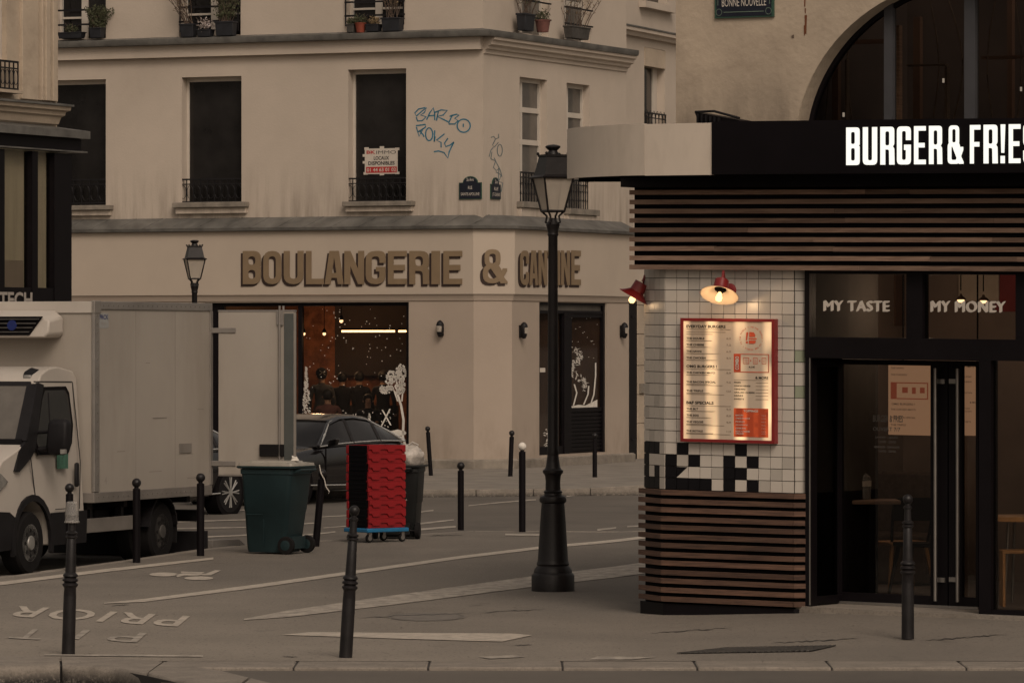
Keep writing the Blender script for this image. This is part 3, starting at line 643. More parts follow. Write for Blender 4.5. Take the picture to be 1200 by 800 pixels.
# windows of the right facade
def right_window(h, splits, rail=None, sill=None):
    F = FR; u0, u1, z0, z1 = h; D = -.20
    w = MB(); t = .06; um = u0 + .28 * (u1 - u0)
    w.fbox(F, u0, u0 + t, D, D + .06, z0, z1); w.fbox(F, u1 - t, u1, D, D + .06, z0, z1); w.fbox(F, u0 + t, u1 - t, D, D + .06, z1 - t * 1.4, z1)
    for zz in splits: w.fbox(F, u0 + t, u1 - t, D, D + .05, zz - .05, zz + .05)
    w.fbox(F, um, um + .09, D, D + .052, z0, z1 - t * 1.4)
    wf = w.build('window', 'window_white', CB, smooth=False)
    zz = [z0] + sorted(splits) + [z1 - t]
    for a, b in zip(zz, zz[1:]):
        for p, q in ((u0 + t, um), (um + .09, u1 - t)): MB().fbox(F, p, q, D - .01, D + .015, a, b).build('pane', 'grey_glass', wf, smooth=False)
    if rail: railing(wf, F, u0, u1, rail[0], rail[1], -.04, 10)
    if sill:
        MB().fbox(F, u0 - .15, u1 + .22, -.1, .14, z0 - .09, z0 + .03).build('sill', 'plinth', wf, smooth=False, bevel=.01)
        MB().fbox(F, u0 - .12, u1 + .17, -.05, .09, z0 - .26, z0 - .093).build('sill_moulding', 'plaster', wf, smooth=False, bevel=.01)
    return wf
for h, ref in ((HR[0], 609), (HR[1], 664)):
    z1 = h[3]; right_window(h, [z1 - .62, z1 - 1.25], (h[2] + .02, h[2] + .62), True)
for h, ref, y0 in ((HR[2], 608, 18), (HR[3], 661, 28)):
    w = right_window(h, [h[2] + .75]); mb = MB()
    for k in (.3, .62, 1.0): mb.fbox(FR, h[0] - .05, h[1], .03, .06, h[2] + k, h[2] + k + .03)
    mb.build('guard_bars', 'iron', w)
# ground floor
FL2 = Frame(566, 98.0, .0000787); FL2.O = FL.O + FL.N * .28
P555 = FL2.w(FL2.u(555), 0, 0); P600 = Vector((0, 98.0, 0)); FR2 = Frame(600, 98.0, -.000386)
FC = sub_frame(FL2, P555, P600); u555 = FL2.u(555)
A2 = FL2.w(FL2.u(-90), 0, 0); B2 = FR2.w(FR2.u(743), 0, 0); low = [A2, P555, P600, B2]
zz = lambda y: CAMZ + (400 - y) / FPX * 97.85
sweep(MB(), low, [(-.8, zz(268)), (.16, zz(268)), (.17, zz(264.5)), (-.28, zz(251.5)), (-.8, zz(251))]).build('zinc_ledge', 'zinc', CB, ang=20)
mb = MB()   # seams on the ledge
for i in range(46):
    u = FL2.u(80) + i * (.0 + (u555 - FL2.u(80)) / 15) if i < 16 else None
    if u is None: break
    mb.hexa([FL2.w(u - .008, .172, zz(265)), FL2.w(u + .008, .172, zz(265)), FL2.w(u + .208, -.275, zz(251.8)), FL2.w(u + .192, -.275, zz(251.8))] + [FL2.w(u - .008, .178, zz(264.3)), FL2.w(u + .008, .178, zz(264.3)), FL2.w(u + .208, -.27, zz(251.2)), FL2.w(u + .192, -.27, zz(251.2))])
mb.build('ledge_seams', 'zinc', CB)['kind'] = 'stuff'
sweep(MB(), low, [(-.05, zz(344.5)), (.07, zz(344.5)), (.07, zz(268.4)), (-.05, zz(268.4))]).build('fascia_board', 'fascia_cream', CB, ang=10)
sweep(MB(), low, [(-.05, zz(352)), (.02, zz(352)), (.035, zz(347)), (.055, zz(344.8)), (-.05, zz(344.8))]).build('fascia_moulding', 'plaster_low', CB, ang=20)
zb = .02; ztop = zz(351.8)
HW = FL2.rect(238, 479, 354, 534, 0, 460); HD = FR2.rect(632, 711, 354, 533, 0, 640)
mb = MB(); facade(mb, FL2, FL2.u(-90), u555, zb - .1, ztop, [HW], 0, .16)
facade(mb, FC, 0, (P600 - P555).length, zb - .1, ztop, [])
facade(mb, FR2, 0, FR2.u(737), zb - .1, ztop, [HD], 0, .14)
mb.build('ground_floor_wall', 'plaster_low', CB, smooth=False, recalc=False)
sweep(MB(), [FL2.w(FL2.u(479.5), 0, 0), P555, P600, FR2.w(FR2.u(742), 0, 0)], [(-.02, zb - .05), (.05, zb - .05), (.05, .17), (.0, .20), (-.02, .20)]).build('plinth', 'plinth', CB, ang=20)
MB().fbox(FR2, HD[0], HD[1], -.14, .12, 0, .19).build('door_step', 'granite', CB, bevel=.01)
# bakery shop window
wf = MB(); u0, u1, z0, z1 = HW; D = -.14
wf.fbox(FL2, u0, u1, D - .03, D + .05, z1 - .07, z1); wf.fbox(FL2, u1 - .09, u1, D - .03, D + .06, z0, z1 - .07); wf.fbox(FL2, u0, u0 + .08, D - .03, D + .05, z0, z1 - .07); wf.fbox(FL2, u0 + .08, u1 - .09, D - .03, D + .05, z0, z0 + .10)
um = FL2.u(349); wf.fbox(FL2, u0 + .08, u0 + .42, D - .03, D + .045, z0 + .1, z1 - .07); wf.fbox(FL2, um - .04, um + .04, D - .03, D + .05, z0 + .1, z1 - .07); um2 = FL2.u(378, -.2)
SW = wf.build('shop_window', 'black_paint', CB, smooth=False)
MB().fbox(FL2, u0 + .08, u1 - .09, D, D + .012, z0 + .1, z1 - .07).build('pane', 'glass', SW, smooth=False)
# bakery interior
F = FL2; ua, ub = F.u(215), F.u(500)
MB().fbox(F, ua - 1, ub + 1.2, -6.2, -6.0, 0, 3.6).build('back_wall', 'brick_brown', CB, smooth=False)
mb = MB(); mb.fbox(F, ua - 1.1, ua - 1, -6.0, -.3, 0, 3.6); mb.fbox(F, ub + 1.2, ub + 1.3, -6.0, -.3, 0, 3.6); mb.fbox(F, ua - 1, ub + 1.2, -6.0, -.3, 3.4, 3.5); mb.build('interior_wall', 'room_brown', CB, smooth=False)
MB().fbox(F, ua - 1, ub + 1.2, -6.0, -.3, 0, .1).build('interior_floor', 'room_dark', CB, smooth=False)
# brown panels and shelf inside
MB().fbox(F, F.u(395, -5.9), F.u(478, -5.9) + .9, -5.98, -5.8, 1.75, 3.4).build('menu_panel', 'room_dark', CB, smooth=False)
MB().fbox(F, F.u(402, -5), F.u(462, -5), -5.2, -4.6, .1, 1.15).build('bakery_counter', 'room_dark', CB, smooth=False)
tubes = thing('tube_light', 'long warm tube light glowing under the bakery ceiling', 'ceiling light', F.w(F.u(430, -3), -3, 2.8))
a_, b_ = F.u(401, -3), F.u(462, -3); zt = F.z(388, 430, -3)
MB().fbox(F, a_, b_, -3.03, -2.97, zt - .02, zt + .02).build('tube', 'tube_lit', tubes); MB().fbox(F, a_, b_, -3.035, -2.965, zt + .022, zt + .06).build('housing', 'black_matt', tubes)
t2 = thing('tube_light', 'short stub of a warm tube light at the right edge of the bakery window', 'ceiling light', F.w(F.u(472, -3), -3, 2.8))
MB().fbox(F, F.u(467.5, -3), F.u(490, -3), -3.03, -2.97, zt - .02, zt + .02).build('tube', 'tube_lit', t2)
MB().fbox(F, F.u(467.5, -3), F.u(490, -3), -3.035, -2.965, zt + .022, zt + .06).build('housing', 'black_matt', t2)
for i, (px, py, where) in enumerate([(356, 391, 'nearest the van door'), (380, 391, 'left of the long tube light'), (400, 376, 'above the long tube light')]):
    p = F.w(F.u(px, -2.2), -2.2, F.z(py, px, -2.2)); l_ = thing('pendant_lamp', 'small glowing pendant bulb in the bakery window, ' + where, 'pendant lamp', p, 'pendant bulbs inside the bakery')
    MB().sphere(p, .035 if i < 2 else .04, 10, 6).build('bulb', 'bulb_small', l_); MB().tube([p + Vector((0, 0, .04)), Vector((p.x, p.y, 3.39))], .008, 5).build('cord', 'black_matt', l_)
    MB().lathe([(.05, .0), (.045, .03), (.02, .08), (.01, .09)], p + Vector((0, 0, .02)), 10).build('socket', 'black_matt', l_)
def warm(name, loc, e, r=.15, c=(1, .62, .34)):
    ld = bpy.data.lights.new(name, 'POINT'); ld.energy = e; ld.shadow_soft_size = r; ld.color = c; o = bpy.data.objects.new(name, ld); col.objects.link(o); o.location = loc; return o
warm('lamp_glow', F.w(F.u(430, -3), -3, zt - .15), 34); warm('lamp_glow', F.w(F.u(372, -4.2), -4.2, 2.6), 75); warm('lamp_glow', F.w(F.u(410, -1.2), -1.2, 2.6), 6)
# snow scene painted on the glass
def on_glass(px, py, d=D + .018): return FL2.w(FL2.u(px, d), d, FL2.z(py, px, d))
def blobs(mb, fn, n, region, size, asp=.6, ang=None):
    for _ in range(n):
        while True:
            x, y = random.uniform(0, 1), random.uniform(0, 1)
            p = region(x, y)
            if p: break
        s = random.uniform(.5, 1) * size; t = random.uniform(0, math.pi) if ang is None else random.gauss(ang, .3)
        q = [(s * math.cos(k * 1.047), s * asp * math.sin(k * 1.047)) for k in range(6)]
        mb.add([fn(p[0] + a * math.cos(t) - b * math.sin(t), p[1] + a * math.sin(t) + b * math.cos(t)) for a, b in q], [tuple(range(6))])
SN = 'snow_paint'
def fir(x, y0, y1, w, n):
    mb = MB(); blobs(mb, on_glass, n, lambda a, b: (x + (a - .5) * 2 * w * b * (.6 + .4 * ((b * 6) % 1)), y0 + (y1 - y0) * b), 2.0, .32, random.choice([.7, 2.4])); return mb
fir(359, 430, 492, 7.5, 210).build('painted_fir', SN, SW, smooth=False, recalc=False)
fir(433, 483, 503, 3, 26).build('painted_fir', SN, SW, smooth=False, recalc=False)
fir(411, 488, 502, 2.5, 18).build('painted_fir', SN, SW, smooth=False, recalc=False)
mb = MB(); blobs(mb, on_glass, 330, lambda a, b: (445 + 31 * a, 426 + 42 * b) if any(((445 + 31 * a - cx) / rx) ** 2 + ((426 + 42 * b - cy) / ry) ** 2 < 1 for cx, cy, rx, ry in ((470, 437, 6, 10), (461, 448, 9, 9), (452, 456, 7, 5), (468, 453, 7, 9), (459, 440, 6, 6))) else None, 1.8, .65)
for w_, pts in ((1.4, [(466, 462), (470, 475), (473, 492), (472, 512), (476, 524)]), (.8, [(466, 470), (462, 458), (458, 452)]), (.8, [(471, 470), (472, 455)])):
    for (a, b), (c, d) in zip(pts, pts[1:]): mb.add([on_glass(a - w_, b), on_glass(a + w_, b), on_glass(c + w_, d), on_glass(c - w_, d)], [(0, 1, 2, 3)])
mb.build('painted_tree', SN, SW, smooth=False, recalc=False)['kind'] = 'stuff'
mb = MB()
for (x0, y0, w_, h_) in ((430, 506, 22, 5), (452, 514, 26, 6), (443, 520, 24, 5), (466, 507, 13, 4), (436, 529, 22, 4.5), (462, 525, 16, 6), (415, 503, 14, 2.5), (470, 531, 10, 5)):
    mb.add([on_glass(x0 + w_ * math.cos(k * .524) * .8, y0 + h_ * math.sin(k * .524) * (.8 + .2 * (k % 2))) for k in range(12)], [tuple(range(12))])
for i in range(3): blobs(mb, on_glass, 12, lambda a, b: (402 + a * 16 + i * 22, 480 + b * 20), 1.2, .5)
for a, b, c, d in ((448, 480, 458, 498), (457, 479, 447, 499)): mb.add([on_glass(a - .9, b), on_glass(a + .9, b), on_glass(c + .9, d), on_glass(c - .9, d)], [(0, 1, 2, 3)])
mb.build('painted_snow_bank', SN, SW, smooth=False, recalc=False)['kind'] = 'stuff'
mb = MB()
for i in range(85):
    x, y = random.uniform(352, 474), random.uniform(362, 455); s = random.uniform(.35, .75)
    mb.add([on_glass(x + s * math.cos(k * 1.26), y + s * math.sin(k * 1.26)) for k in range(5)], [tuple(range(5))])
mb.build('painted_snowflakes', SN, SW, smooth=False, recalc=False)['kind'] = 'stuff'
# bakery door on the right facade
u0, u1, z0, z1 = HD; F = FR2; D2 = -.12; ud0, ud1 = F.u(663, D2), F.u(709, D2); uw = F.u(657, D2); zh = F.z(366, 680, D2)
mb = MB(); mb.fbox(F, u0, u0 + .12, D2, D2 + .08, z0, z1); mb.fbox(F, u1 - .1, u1, D2, D2 + .08, z0, z1); mb.fbox(F, u0 + .12, u1 - .1, D2, D2 + .08, z1 - .05, z1); mb.fbox(F, u0 + .12, u1 - .1, D2, D2 + .07, zh - .03, zh + .03)
mb.fbox(F, uw, ud0, D2, D2 + .08, z0, zh); mb.fbox(F, u0 + .12, uw, D2, D2 + .06, z0, z0 + .16)
DF = mb.build('door_surround', 'black_paint', CB, smooth=False)
MB().fbox(F, u0 + .12, u1 - .1, D2 + .01, D2 + .03, zh + .03, z1 - .05).build('transom_pane', 'grey_glass', DF, smooth=False)
MB().fbox(F, u0 + .12, uw, D2 + .01, D2 + .02, z0 + .16, zh - .03).build('side_pane', 'glass', DF, smooth=False)
zp = F.z(477, 690, D2)
mb = MB(); mb.fbox(F, ud0, ud0 + .16, D2, D2 + .06, z0 + .02, zh - .04); mb.fbox(F, ud1 - .25, ud1 - .0, D2, D2 + .06, z0 + .02, zh - .04); mb.fbox(F, ud0 + .16, ud1 - .25, D2, D2 + .06, zp - .08, zp); mb.fbox(F, ud0 + .16, ud1 - .25, D2, D2 + .02, z0 + .02, zp - .08); mb.fbox(F, ud0 + .16, ud1 - .25, D2, D2 + .06, zh - .10, zh - .04)
DR = mb.build('door', 'black_paint', CB, smooth=False)
for i in range(10):
    zz_ = z0 + .06 + i * .075; MB().fbox(F, ud0 + .17, ud1 - .26, D2 + .02, D2 + .045, zz_, zz_ + .055).build('louvre_slat', 'black_paint', DR, smooth=False)
MB().fbox(F, ud0 + .16, ud1 - .25, D2 + .01, D2 + .02, zp, zh - .10).build('door_pane', 'glass', DR, smooth=False)
mb = MB(); og = lambda x, y: F.w(F.u(x, D2 + .03), D2 + .03, F.z(y, x, D2 + .03))
for i in range(130):
    t = i / 130; a = 2 * math.pi * t * 1.0
    x = 672 + 7 * math.sin(t * 9) + 8 * t + random.uniform(-2.2, 2.2); y = 410 + 45 * t + random.uniform(-5, 5)
    th = random.uniform(0, 3.1); s = random.uniform(1.2, 3.0); mb.add([og(x - s * math.cos(th), y - s * math.sin(th)), og(x + .5, y - .4), og(x + s * math.cos(th), y + s * math.sin(th)), og(x - .5, y + .4)], [(0, 1, 2, 3)])
for pts in ([(666, 440), (664, 455), (665, 470), (670, 476)], [(692, 474), (696, 462), (698, 440), (698, 425)], [(684, 474), (689, 462), (690, 452)], [(672, 475), (676, 460), (673, 450)]):
    for (a, b), (c, d) in zip(pts, pts[1:]): mb.add([og(a - .8, b), og(a + .8, b), og(c + .8, d), og(c - .8, d)], [(0, 1, 2, 3)])
mb.add([og(665, 471), og(670, 476), og(678, 474), og(686, 475), og(700, 468), og(700, 478), og(665, 478)], [tuple(range(7))])
for i in range(26): x, y = random.uniform(667, 700), random.uniform(370, 420); mb.add([og(x - .5, y), og(x, y - .5), og(x + .5, y), og(x, y + .5)], [(0, 1, 2, 3)])
mb.build('painted_branches', SN, DR, smooth=False, recalc=False)['kind'] = 'stuff'
mb = MB(); blobs(mb, og, 40, lambda a, b: (637 + 12 * a, 500 + 28 * b), 1.8, .35); mb.build('painted_grass', SN, DF, smooth=False, recalc=False)
MB().fbox(F, F.u(638, 0), F.u(644, 0), D2 + .022, D2 + .03, F.z(436, 640), F.z(431, 640)).build('door_sticker', 'print_white', DF)
mb = MB(); mb.fbox(F, u0 - .3, u1 + .3, -2.4, -2.3, 0, 3.5); mb.fbox(F, u1 + .2, u1 + .3, -2.3, -.15, 0, 3.5); mb.fbox(F, u0 - .3, u0 - .2, -2.3, -.15, 0, 3.5); mb.fbox(F, u0 - .2, u1 + .2, -2.3, -.15, 3.3, 3.4); mb.fbox(F, u0 - .2, u1 + .2, -2.3, -.15, .1, .17); mb.build('lobby_wall', 'room_dark', CB, smooth=False)
t3 = thing('tube_light', 'short warm tube light seen through the narrow pane beside the bakery door', 'ceiling light', F.w(F.u(641, -1), -1, 2.7))
MB().fbox(F, F.u(637, -1), F.u(649, -1), -1.02, -.98, F.z(389, 642, -1), F.z(386.5, 642, -1)).build('tube', 'tube_lit', t3); MB().fbox(F, F.u(637, -1), F.u(649, -1), -1.03, -.97, F.z(386.3, 642, -1), F.z(384, 642, -1)).build('housing', 'black_matt', t3)
# wall lanterns
for (px, py, fr, txt) in ((518, 385, FL2, 'small dark wall lantern right of the big bakery window'), (609, 387, FR2, 'small dark wall lantern left of the bakery door'), (727, 387, FR2, 'small dark wall lantern right of the bakery door')):
    u, zc = fr.u(px), fr.z(py, px); p = fr.w(u, 0, zc); t = thing('wall_lantern', txt, 'wall lamp', p, 'wall lanterns round the bakery')
    MB().lathe([(.03, -.16), (.05, -.12), (.06, -.10), (.075, .08), (.06, .12), (.03, .15), (.01, .16)], fr.w(u, .09, zc), 10).build('lantern_body', 'iron', t)
    MB().fbox(fr, u - .04, u + .04, .002, .04, zc - .14, zc + .1).build('back_plate', 'iron', t)
    MB().lathe([(.05, -.06), (.062, .04), (.05, .05)], fr.w(u, .125, zc), 10).build('lantern_glass', 'lantern_glass', t)
# lettering of the bakery
LT = thing('shop_lettering', 'large tan lettering BOULANGERIE & CANTINE on the bakery fascia', 'shop sign', FL2.w(FL2.u(420), 0, 4))
def letter(ch, fr, x0, x1, y0, y1, Wg, hs=1.0):
    if ch == 'I': Wg = .2
    d = .078; u0, u1 = fr.u(x0, d), fr.u(x1, d); zb_, zt_ = fr.z(y1, (x0 + x1) / 2, d), fr.z(y0, (x0 + x1) / 2, d)
    mb = MB(); put_glyph(mb, ch, lambda a, b, e: fr.w(u0 + a, d + e, zb_ + b), u1 - u0, zt_ - zb_, Wg, .165 if Wg > .5 else .17, .165, .24, .008, .018)
    o = mb.build('letter', 'sign_gold', LT, smooth=False)
    mb = MB(); put_glyph(mb, ch, lambda a, b, e: fr.w(u0 + a - .05 * hs, d + e, zb_ + b - .045), u1 - u0, zt_ - zb_, Wg, .165 if Wg > .5 else .17, .165, .24, -.004, .004)
    mb.build('letter_shadow_plate', 'sign_dark', o, smooth=False)
xs_ = [('B', 285, 306), ('O', 309, 330), ('U', 333, 356), ('L', 359, 380), ('A', 381, 403), ('N', 404, 427), ('G', 429, 452), ('E', 455, 477), ('R', 480, 503), ('I', 506, 516), ('E', 520, 542)]
for ch, a, b in xs_: letter(ch, FL2, a, b, 294, 333, .55)
letter('&', FC, 565.5, 594, 292, 332, .62)
for ch, a, b in [('C', 609, 619), ('A', 620, 629.5), ('N', 630.5, 640.5), ('T', 641.5, 650), ('I', 651.5, 655.5), ('N', 657, 667), ('E', 669, 680)]: letter(ch, FR2, a, b, 293.5, 334, .55, 1.5)
# estate agent poster in the window
def poster_txt(mb, s, F, x0, x1, y0, y1, d, bold=.0):
    u0, u1, z0, z1 = F.rect(x0, x1, y0, y1, d, (x0 + x1) / 2); return put_text(mb, s, lambda a, b: F.w(u0 + a, d, z0 + b), u1 - u0, z1 - z0, bold)
PO = thing('poster', 'white poster LOCAUX DISPONIBLES taped inside the rightmost dark first floor window', 'poster', FL.w(FL.u(447), -.2, 6))
mb = MB(); FL.box(mb, 427.5, 466, 174, 204, -.235, -.230, 447)
for x, y in ((429, 174), (447, 173), (465, 175), (427, 182), (427, 190), (428, 203), (447, 204), (465, 203)): FL.box(mb, x - 2, x + 3, y - 1.5, y + 1.5, -.237, -.232, 447)
mb.build('sheet', 'paper', PO, smooth=False)
mb = MB(); poster_txt(mb, 'BK', FL, 429.5, 440, 176.5, 180.5, -.228, .03); mb.build('red_lettering', 'print_red', PO, smooth=False)
mb = MB(); poster_txt(mb, 'IMMO', FL, 441, 464, 176.5, 180.5, -.228, .0); poster_txt(mb, 'LOCAUX', FL, 438, 456, 183, 187.5, -.228, .03); poster_txt(mb, 'DISPONIBLES', FL, 431.5, 462.5, 189, 193.5, -.228, .03); mb.build('black_lettering', 'print_black', PO, smooth=False)
mb = MB(); FL.box(mb, 429, 465, 195.5, 202.5, -.229, -.2275, 447); mb.build('red_band', 'print_red', PO, smooth=False)
mb = MB(); poster_txt(mb, '01 44 63 01 02', FL, 430, 464, 196.8, 201.2, -.226, .02); mb.build('number', 'paper', PO, smooth=False)
# street plates
def plate(x0, x1, y0, y1, F, lines, label, arch=None, name='street_name_plate', capb=.25):
    t = thing(name, label, 'street sign', F.w(F.u((x0 + x1) / 2), 0, F.z(y1, x0)))
    u0, u1, z0, z1 = F.rect(x0, x1, y0, y1, .0, (x0 + x1) / 2)
    pts = [(u0, z0), (u1, z0), (u1, z1)]
    if arch:
        um, r = (u0 + u1) / 2, (u1 - u0) * .33; za = F.z(arch, (x0 + x1) / 2) - z1
        pts += [(um + r * math.cos(math.pi * k / 10), z1 + za * math.sin(math.pi * k / 10)) for k in range(11)]
    pts.append((u0, z1))
    MB().poly([pts], lambda a, b, h: F.w(a, h, b), .004, .025).build('frame', 'enamel_green', t, smooth=False)
    cu, cz = (u0 + u1) / 2, (z0 + z1) / 2; ins = [(cu + (a - cu) * .93, cz + (b - cz) * .93) for a, b in pts]
    MB().poly([ins], lambda a, b, h: F.w(a, h, b), .0255, .03).build('enamel_face', 'enamel', t, smooth=False)
    mb = MB()
    for s, a0, a1, b0, b1 in lines: put_text(mb, s, lambda a, b: F.w(u0 + (u1 - u0) * a0 + a, .032, z0 + (z1 - z0) * b0 + b), (u1 - u0) * (a1 - a0), (z1 - z0) * (b1 - b0), .0)
    mb.build('lettering', 'print_white', t, smooth=False)
    return t
plate(538.5, 565, 214, 233.5, FL, [('RUE', .41, .59, .6, .79), ('SAINTE-APOLLINE', .09, .91, .22, .40), ('2e Arrt', .34, .66, 1.08, 1.28)], 'blue enamel street plate RUE SAINTE-APOLLINE with arched top', arch=206.5)
plate(574, 585.5, 216, 233.5, FR, [('RUE', .3, .7, .58, .8), ('ST-DENIS', .12, .88, .2, .42), ('2e', .36, .64, 1.05, 1.3)], 'narrow blue enamel street plate just round the corner', arch=208)
# graffiti, sprayed on the plaster
def spray(name, F, strokes, w, m, parent):
    for st in strokes:
        mb = MB(); L = []
        for i, p in enumerate(st):
            q = Vector(st[min(i + 1, len(st) - 1)]) - Vector(st[max(i - 1, 0)]); n = Vector((-q.y, q.x)); n = n.normalized() * w if n.length else Vector((0, w))
            L.append((Vector(p) + n, Vector(p) - n))
        for a, b in zip(L, L[1:]): mb.add([F.w(F.u(q.x), .004, F.z(q.y, q.x)) for q in (a[0], b[0], b[1], a[1])], [(0, 1, 2, 3)])
        mb.build('graffiti_stroke', m, parent, smooth=False)
def S(*p): return [(400 + x / 4, y / 4) for x, y in p]
circ = lambda cx, cy, rx, ry: S(*[(cx + rx * math.cos(k * .42), cy + ry * math.sin(k * .42)) for k in range(16)])
spray('graffiti_tag', FL, [S((395, 505), (362, 512), (345, 530), (352, 545), (378, 522), (400, 506), (390, 528), (372, 540), (398, 548), (380, 566), (358, 568), (352, 550)), S((400, 562), (416, 528), (432, 506), (438, 535), (438, 564)), S((408, 544), (440, 541)),
    S((456, 520), (446, 566)), S((438, 528), (468, 516), (497, 518), (478, 540), (450, 547), (478, 560), (502, 572)), S((522, 538), (503, 578)), S((508, 546), (540, 536), (552, 540), (532, 556), (548, 566), (532, 582), (503, 582)), circ(574, 590, 31, 31), S((572, 580), (572, 596)),
    S((350, 590), (395, 584), (396, 596), (372, 612), (360, 618)), S((352, 596), (365, 640), (384, 602)), S((366, 614), (384, 632), (388, 642)), circ(412, 630, 17, 30), S((438, 612), (436, 665), (440, 640)), S((484, 628), (446, 658), (468, 668), (468, 692)),
    S((500, 648), (484, 672), (490, 688), (512, 680), (528, 666)), S((528, 666), (506, 712), (500, 742), (482, 716), (456, 708), (434, 712))], .75, 'graffiti', CB)
spray('graffiti_tag', FR, [S((700, 645), (714, 640), (722, 652), (737, 646), (736, 628)), S((722, 652), (708, 680), (716, 690), (736, 668)), circ(742, 705, 12, 28), S((692, 735), (700, 705), (712, 690)), S((705, 712), (700, 745)), S((700, 745), (722, 755), (712, 785), (726, 800), (738, 790)), S((715, 740), (745, 800), (752, 830)), S((738, 790), (735, 850), (756, 858), (748, 900)), S((724, 806), (748, 820), (740, 846))], .5, 'graffiti_grey', CB)

# ================================================================== SIDE BUILDING (right of the bakery)
F4 = Frame(728, 105.4, -.00053); SB = thing('side_building', 'pale plaster building in the gap between the bakery and the burger restaurant', 'building', F4.w(0, 0, 0))
h4 = F4.rect(755, 779, 55, 146, 0, 755); h5 = F4.rect(752, 782, -60, 2, 0, 755)
mb = MB(); facade(mb, F4, -.5, F4.u(860), -.1, 13.0, [h4, h5], 0, .25); mb.build('wall', 'plaster', SB, smooth=False, recalc=False)
p0, p1 = F4.w(-.5, 0, 0), F4.w(F4.u(860), 0, 0); z4 = lambda y: F4.z(y, 728)
sweep(MB(), [p0, p1], [(-.02, z4(40)), (.1, z4(40)), (.12, z4(36)), (.2, z4(35)), (.2, z4(31)), (-.02, z4(30))]).build('string_course', 'plaster', SB, ang=20)
sweep(MB(), [p0, p1], [(-.02, z4(30.8)), (.22, z4(30.8)), (.22, z4(29)), (-.02, z4(28))]).build('flashing', 'zinc', SB)
u0, u1, z0, z1 = h4; zl = F4.z(77, 755)
MB().fbox(F4, u0 - .0, u1, -.22, .02, zl, z1 - .01).build('blind_box', 'old_stone', SB, smooth=False)
mb = MB(); mb.fbox(F4, u0, u0 + .12, -.24, -.18, z0, zl); mb.fbox(F4, u1 - .3, u1, -.24, -.17, z0, zl); wf = mb.build('window', 'window_white', SB, smooth=False)
MB().fbox(F4, u0 + .12, u1 - .3, -.24, -.2, z0, zl).build('pane', 'dark_glass', wf, smooth=False)
railing(wf, F4, u0, u1, F4.z(146, 755), F4.z(131, 755), .02, 6)
MB().fbox(F4, h5[0] - .2, h5[1] + .2, -.1, .15, h5[2] - .14, h5[2]).build('sill', 'plaster', SB, smooth=False)
MB().fbox(F4, h5[0], h5[1], -.24, -.2, h5[2], h5[3]).build('pane', 'dark_glass', SB, smooth=False)
# stone ground floor, dark pipe
mb = MB(); zs_ = [0.0, .75, 1.35, 1.95, 2.6, 3.2, 3.7]
for a, b in zip(zs_, zs_[1:]): MB().fbox(F4, F4.u(747.5, .12), F4.u(800, .12), 0, .12, a + .005, b - .005).build('stone_block', 'old_stone', SB, smooth=False, bevel=.01)
MB().fbox(F4, F4.u(736.5, .1), F4.u(747, .1), .01, .1, 0, F4.z(353, 742)).build('dark_door_leaf', 'black_paint', SB, smooth=False)
MB().fbox(F4, F4.u(750, .14), F4.u(755, .14), .122, .16, F4.z(460, 752), F4.z(449, 752)).build('intercom', 'plinth', SB, smooth=False)
for y in (372, 515): MB().lathe([(.05, 0), (.05, .03)], F4.w(F4.u(741, .1), .12, F4.z(y, 742)), 8).build('pipe_bracket', 'iron', SB)

# ================================================================== LEFT BUILDING
F3 = Frame(85, 76.0, -.00032); LB = thing('left_building', 'old building at the left edge with a black glazed shopfront and stone cornice', 'building', F3.w(0, 0, 0))
hwL = F3.rect(-60, 8, -60, 70, 0, 0)
mb = MB(); facade(mb, F3, F3.u(-200), F3.u(66), F3.z(120, 60), 11.5, [hwL], 0, .2); mb.build('wall', 'old_stone', LB, smooth=False, recalc=False)
mb = MB(); mb.hexa([F3.w(F3.u(66), 0, 4), F3.w(F3.u(66) + .02, 0, 4), F3.w(F3.u(66) + .02, -6, 4), F3.w(F3.u(66), -6, 4)] + [F3.w(F3.u(66), 0, 11.5), F3.w(F3.u(66) + .02, 0, 11.5), F3.w(F3.u(66) + .02, -6, 11.5), F3.w(F3.u(66), -6, 11.5)]); mb.build('side_wall', 'old_stone', LB, smooth=False)
MB().fbox(F3, hwL[0], hwL[1] - .04, -.2, -.16, hwL[2], hwL[3]).build('pane', 'grey_glass', LB, smooth=False)
mb = MB(); mb.fbox(F3, F3.u(5), F3.u(8) - .005, -.19, -.08, hwL[2], hwL[3]); mb.fbox(F3, F3.u(-60), F3.u(5), -.15, -.11, F3.z(35, 0), F3.z(32, 0)); mb.build('window_frame', 'window_white', LB, smooth=False)
mb = MB()
for x0, x1, d in ((23, 42, .05), (43.5, 45.5, .09), (46, 51, .12), (51.5, 54, .08), (55, 59, .11), (60, 64, .06)): mb.fbox(F3, F3.u(x0), F3.u(x1), -.02, d, F3.z(118, 45), 11.4)
mb.build('pilaster', 'old_stone', LB, smooth=False, bevel=.01)
railing(LB, F3, F3.u(-60), F3.u(12.5), F3.z(106, 10), F3.z(72, 10), .12, 14, 'balcony_railing')
MB().fbox(F3, F3.u(-60), F3.u(14), 0, .2, F3.z(110, 10), F3.z(106.5, 10)).build('balcony_slab', 'old_stone', LB, smooth=False)
q0, q1 = F3.w(F3.u(-200), 0, 0), F3.w(F3.u(66), 0, 0); z3 = lambda y: F3.z(y, 70)
sweep(MB(), [q0, F3.w(F3.u(66.5), 0, 0), F3.w(F3.u(66.5), -3, 0)], [(-.02, z3(146)), (.02, z3(146)), (.05, z3(138)), (.09, z3(136)), (.1, z3(132)), (.15, z3(130)), (.16, z3(125.5)), (-.02, z3(125.5))]).build('cornice', 'old_stone', LB, ang=15)
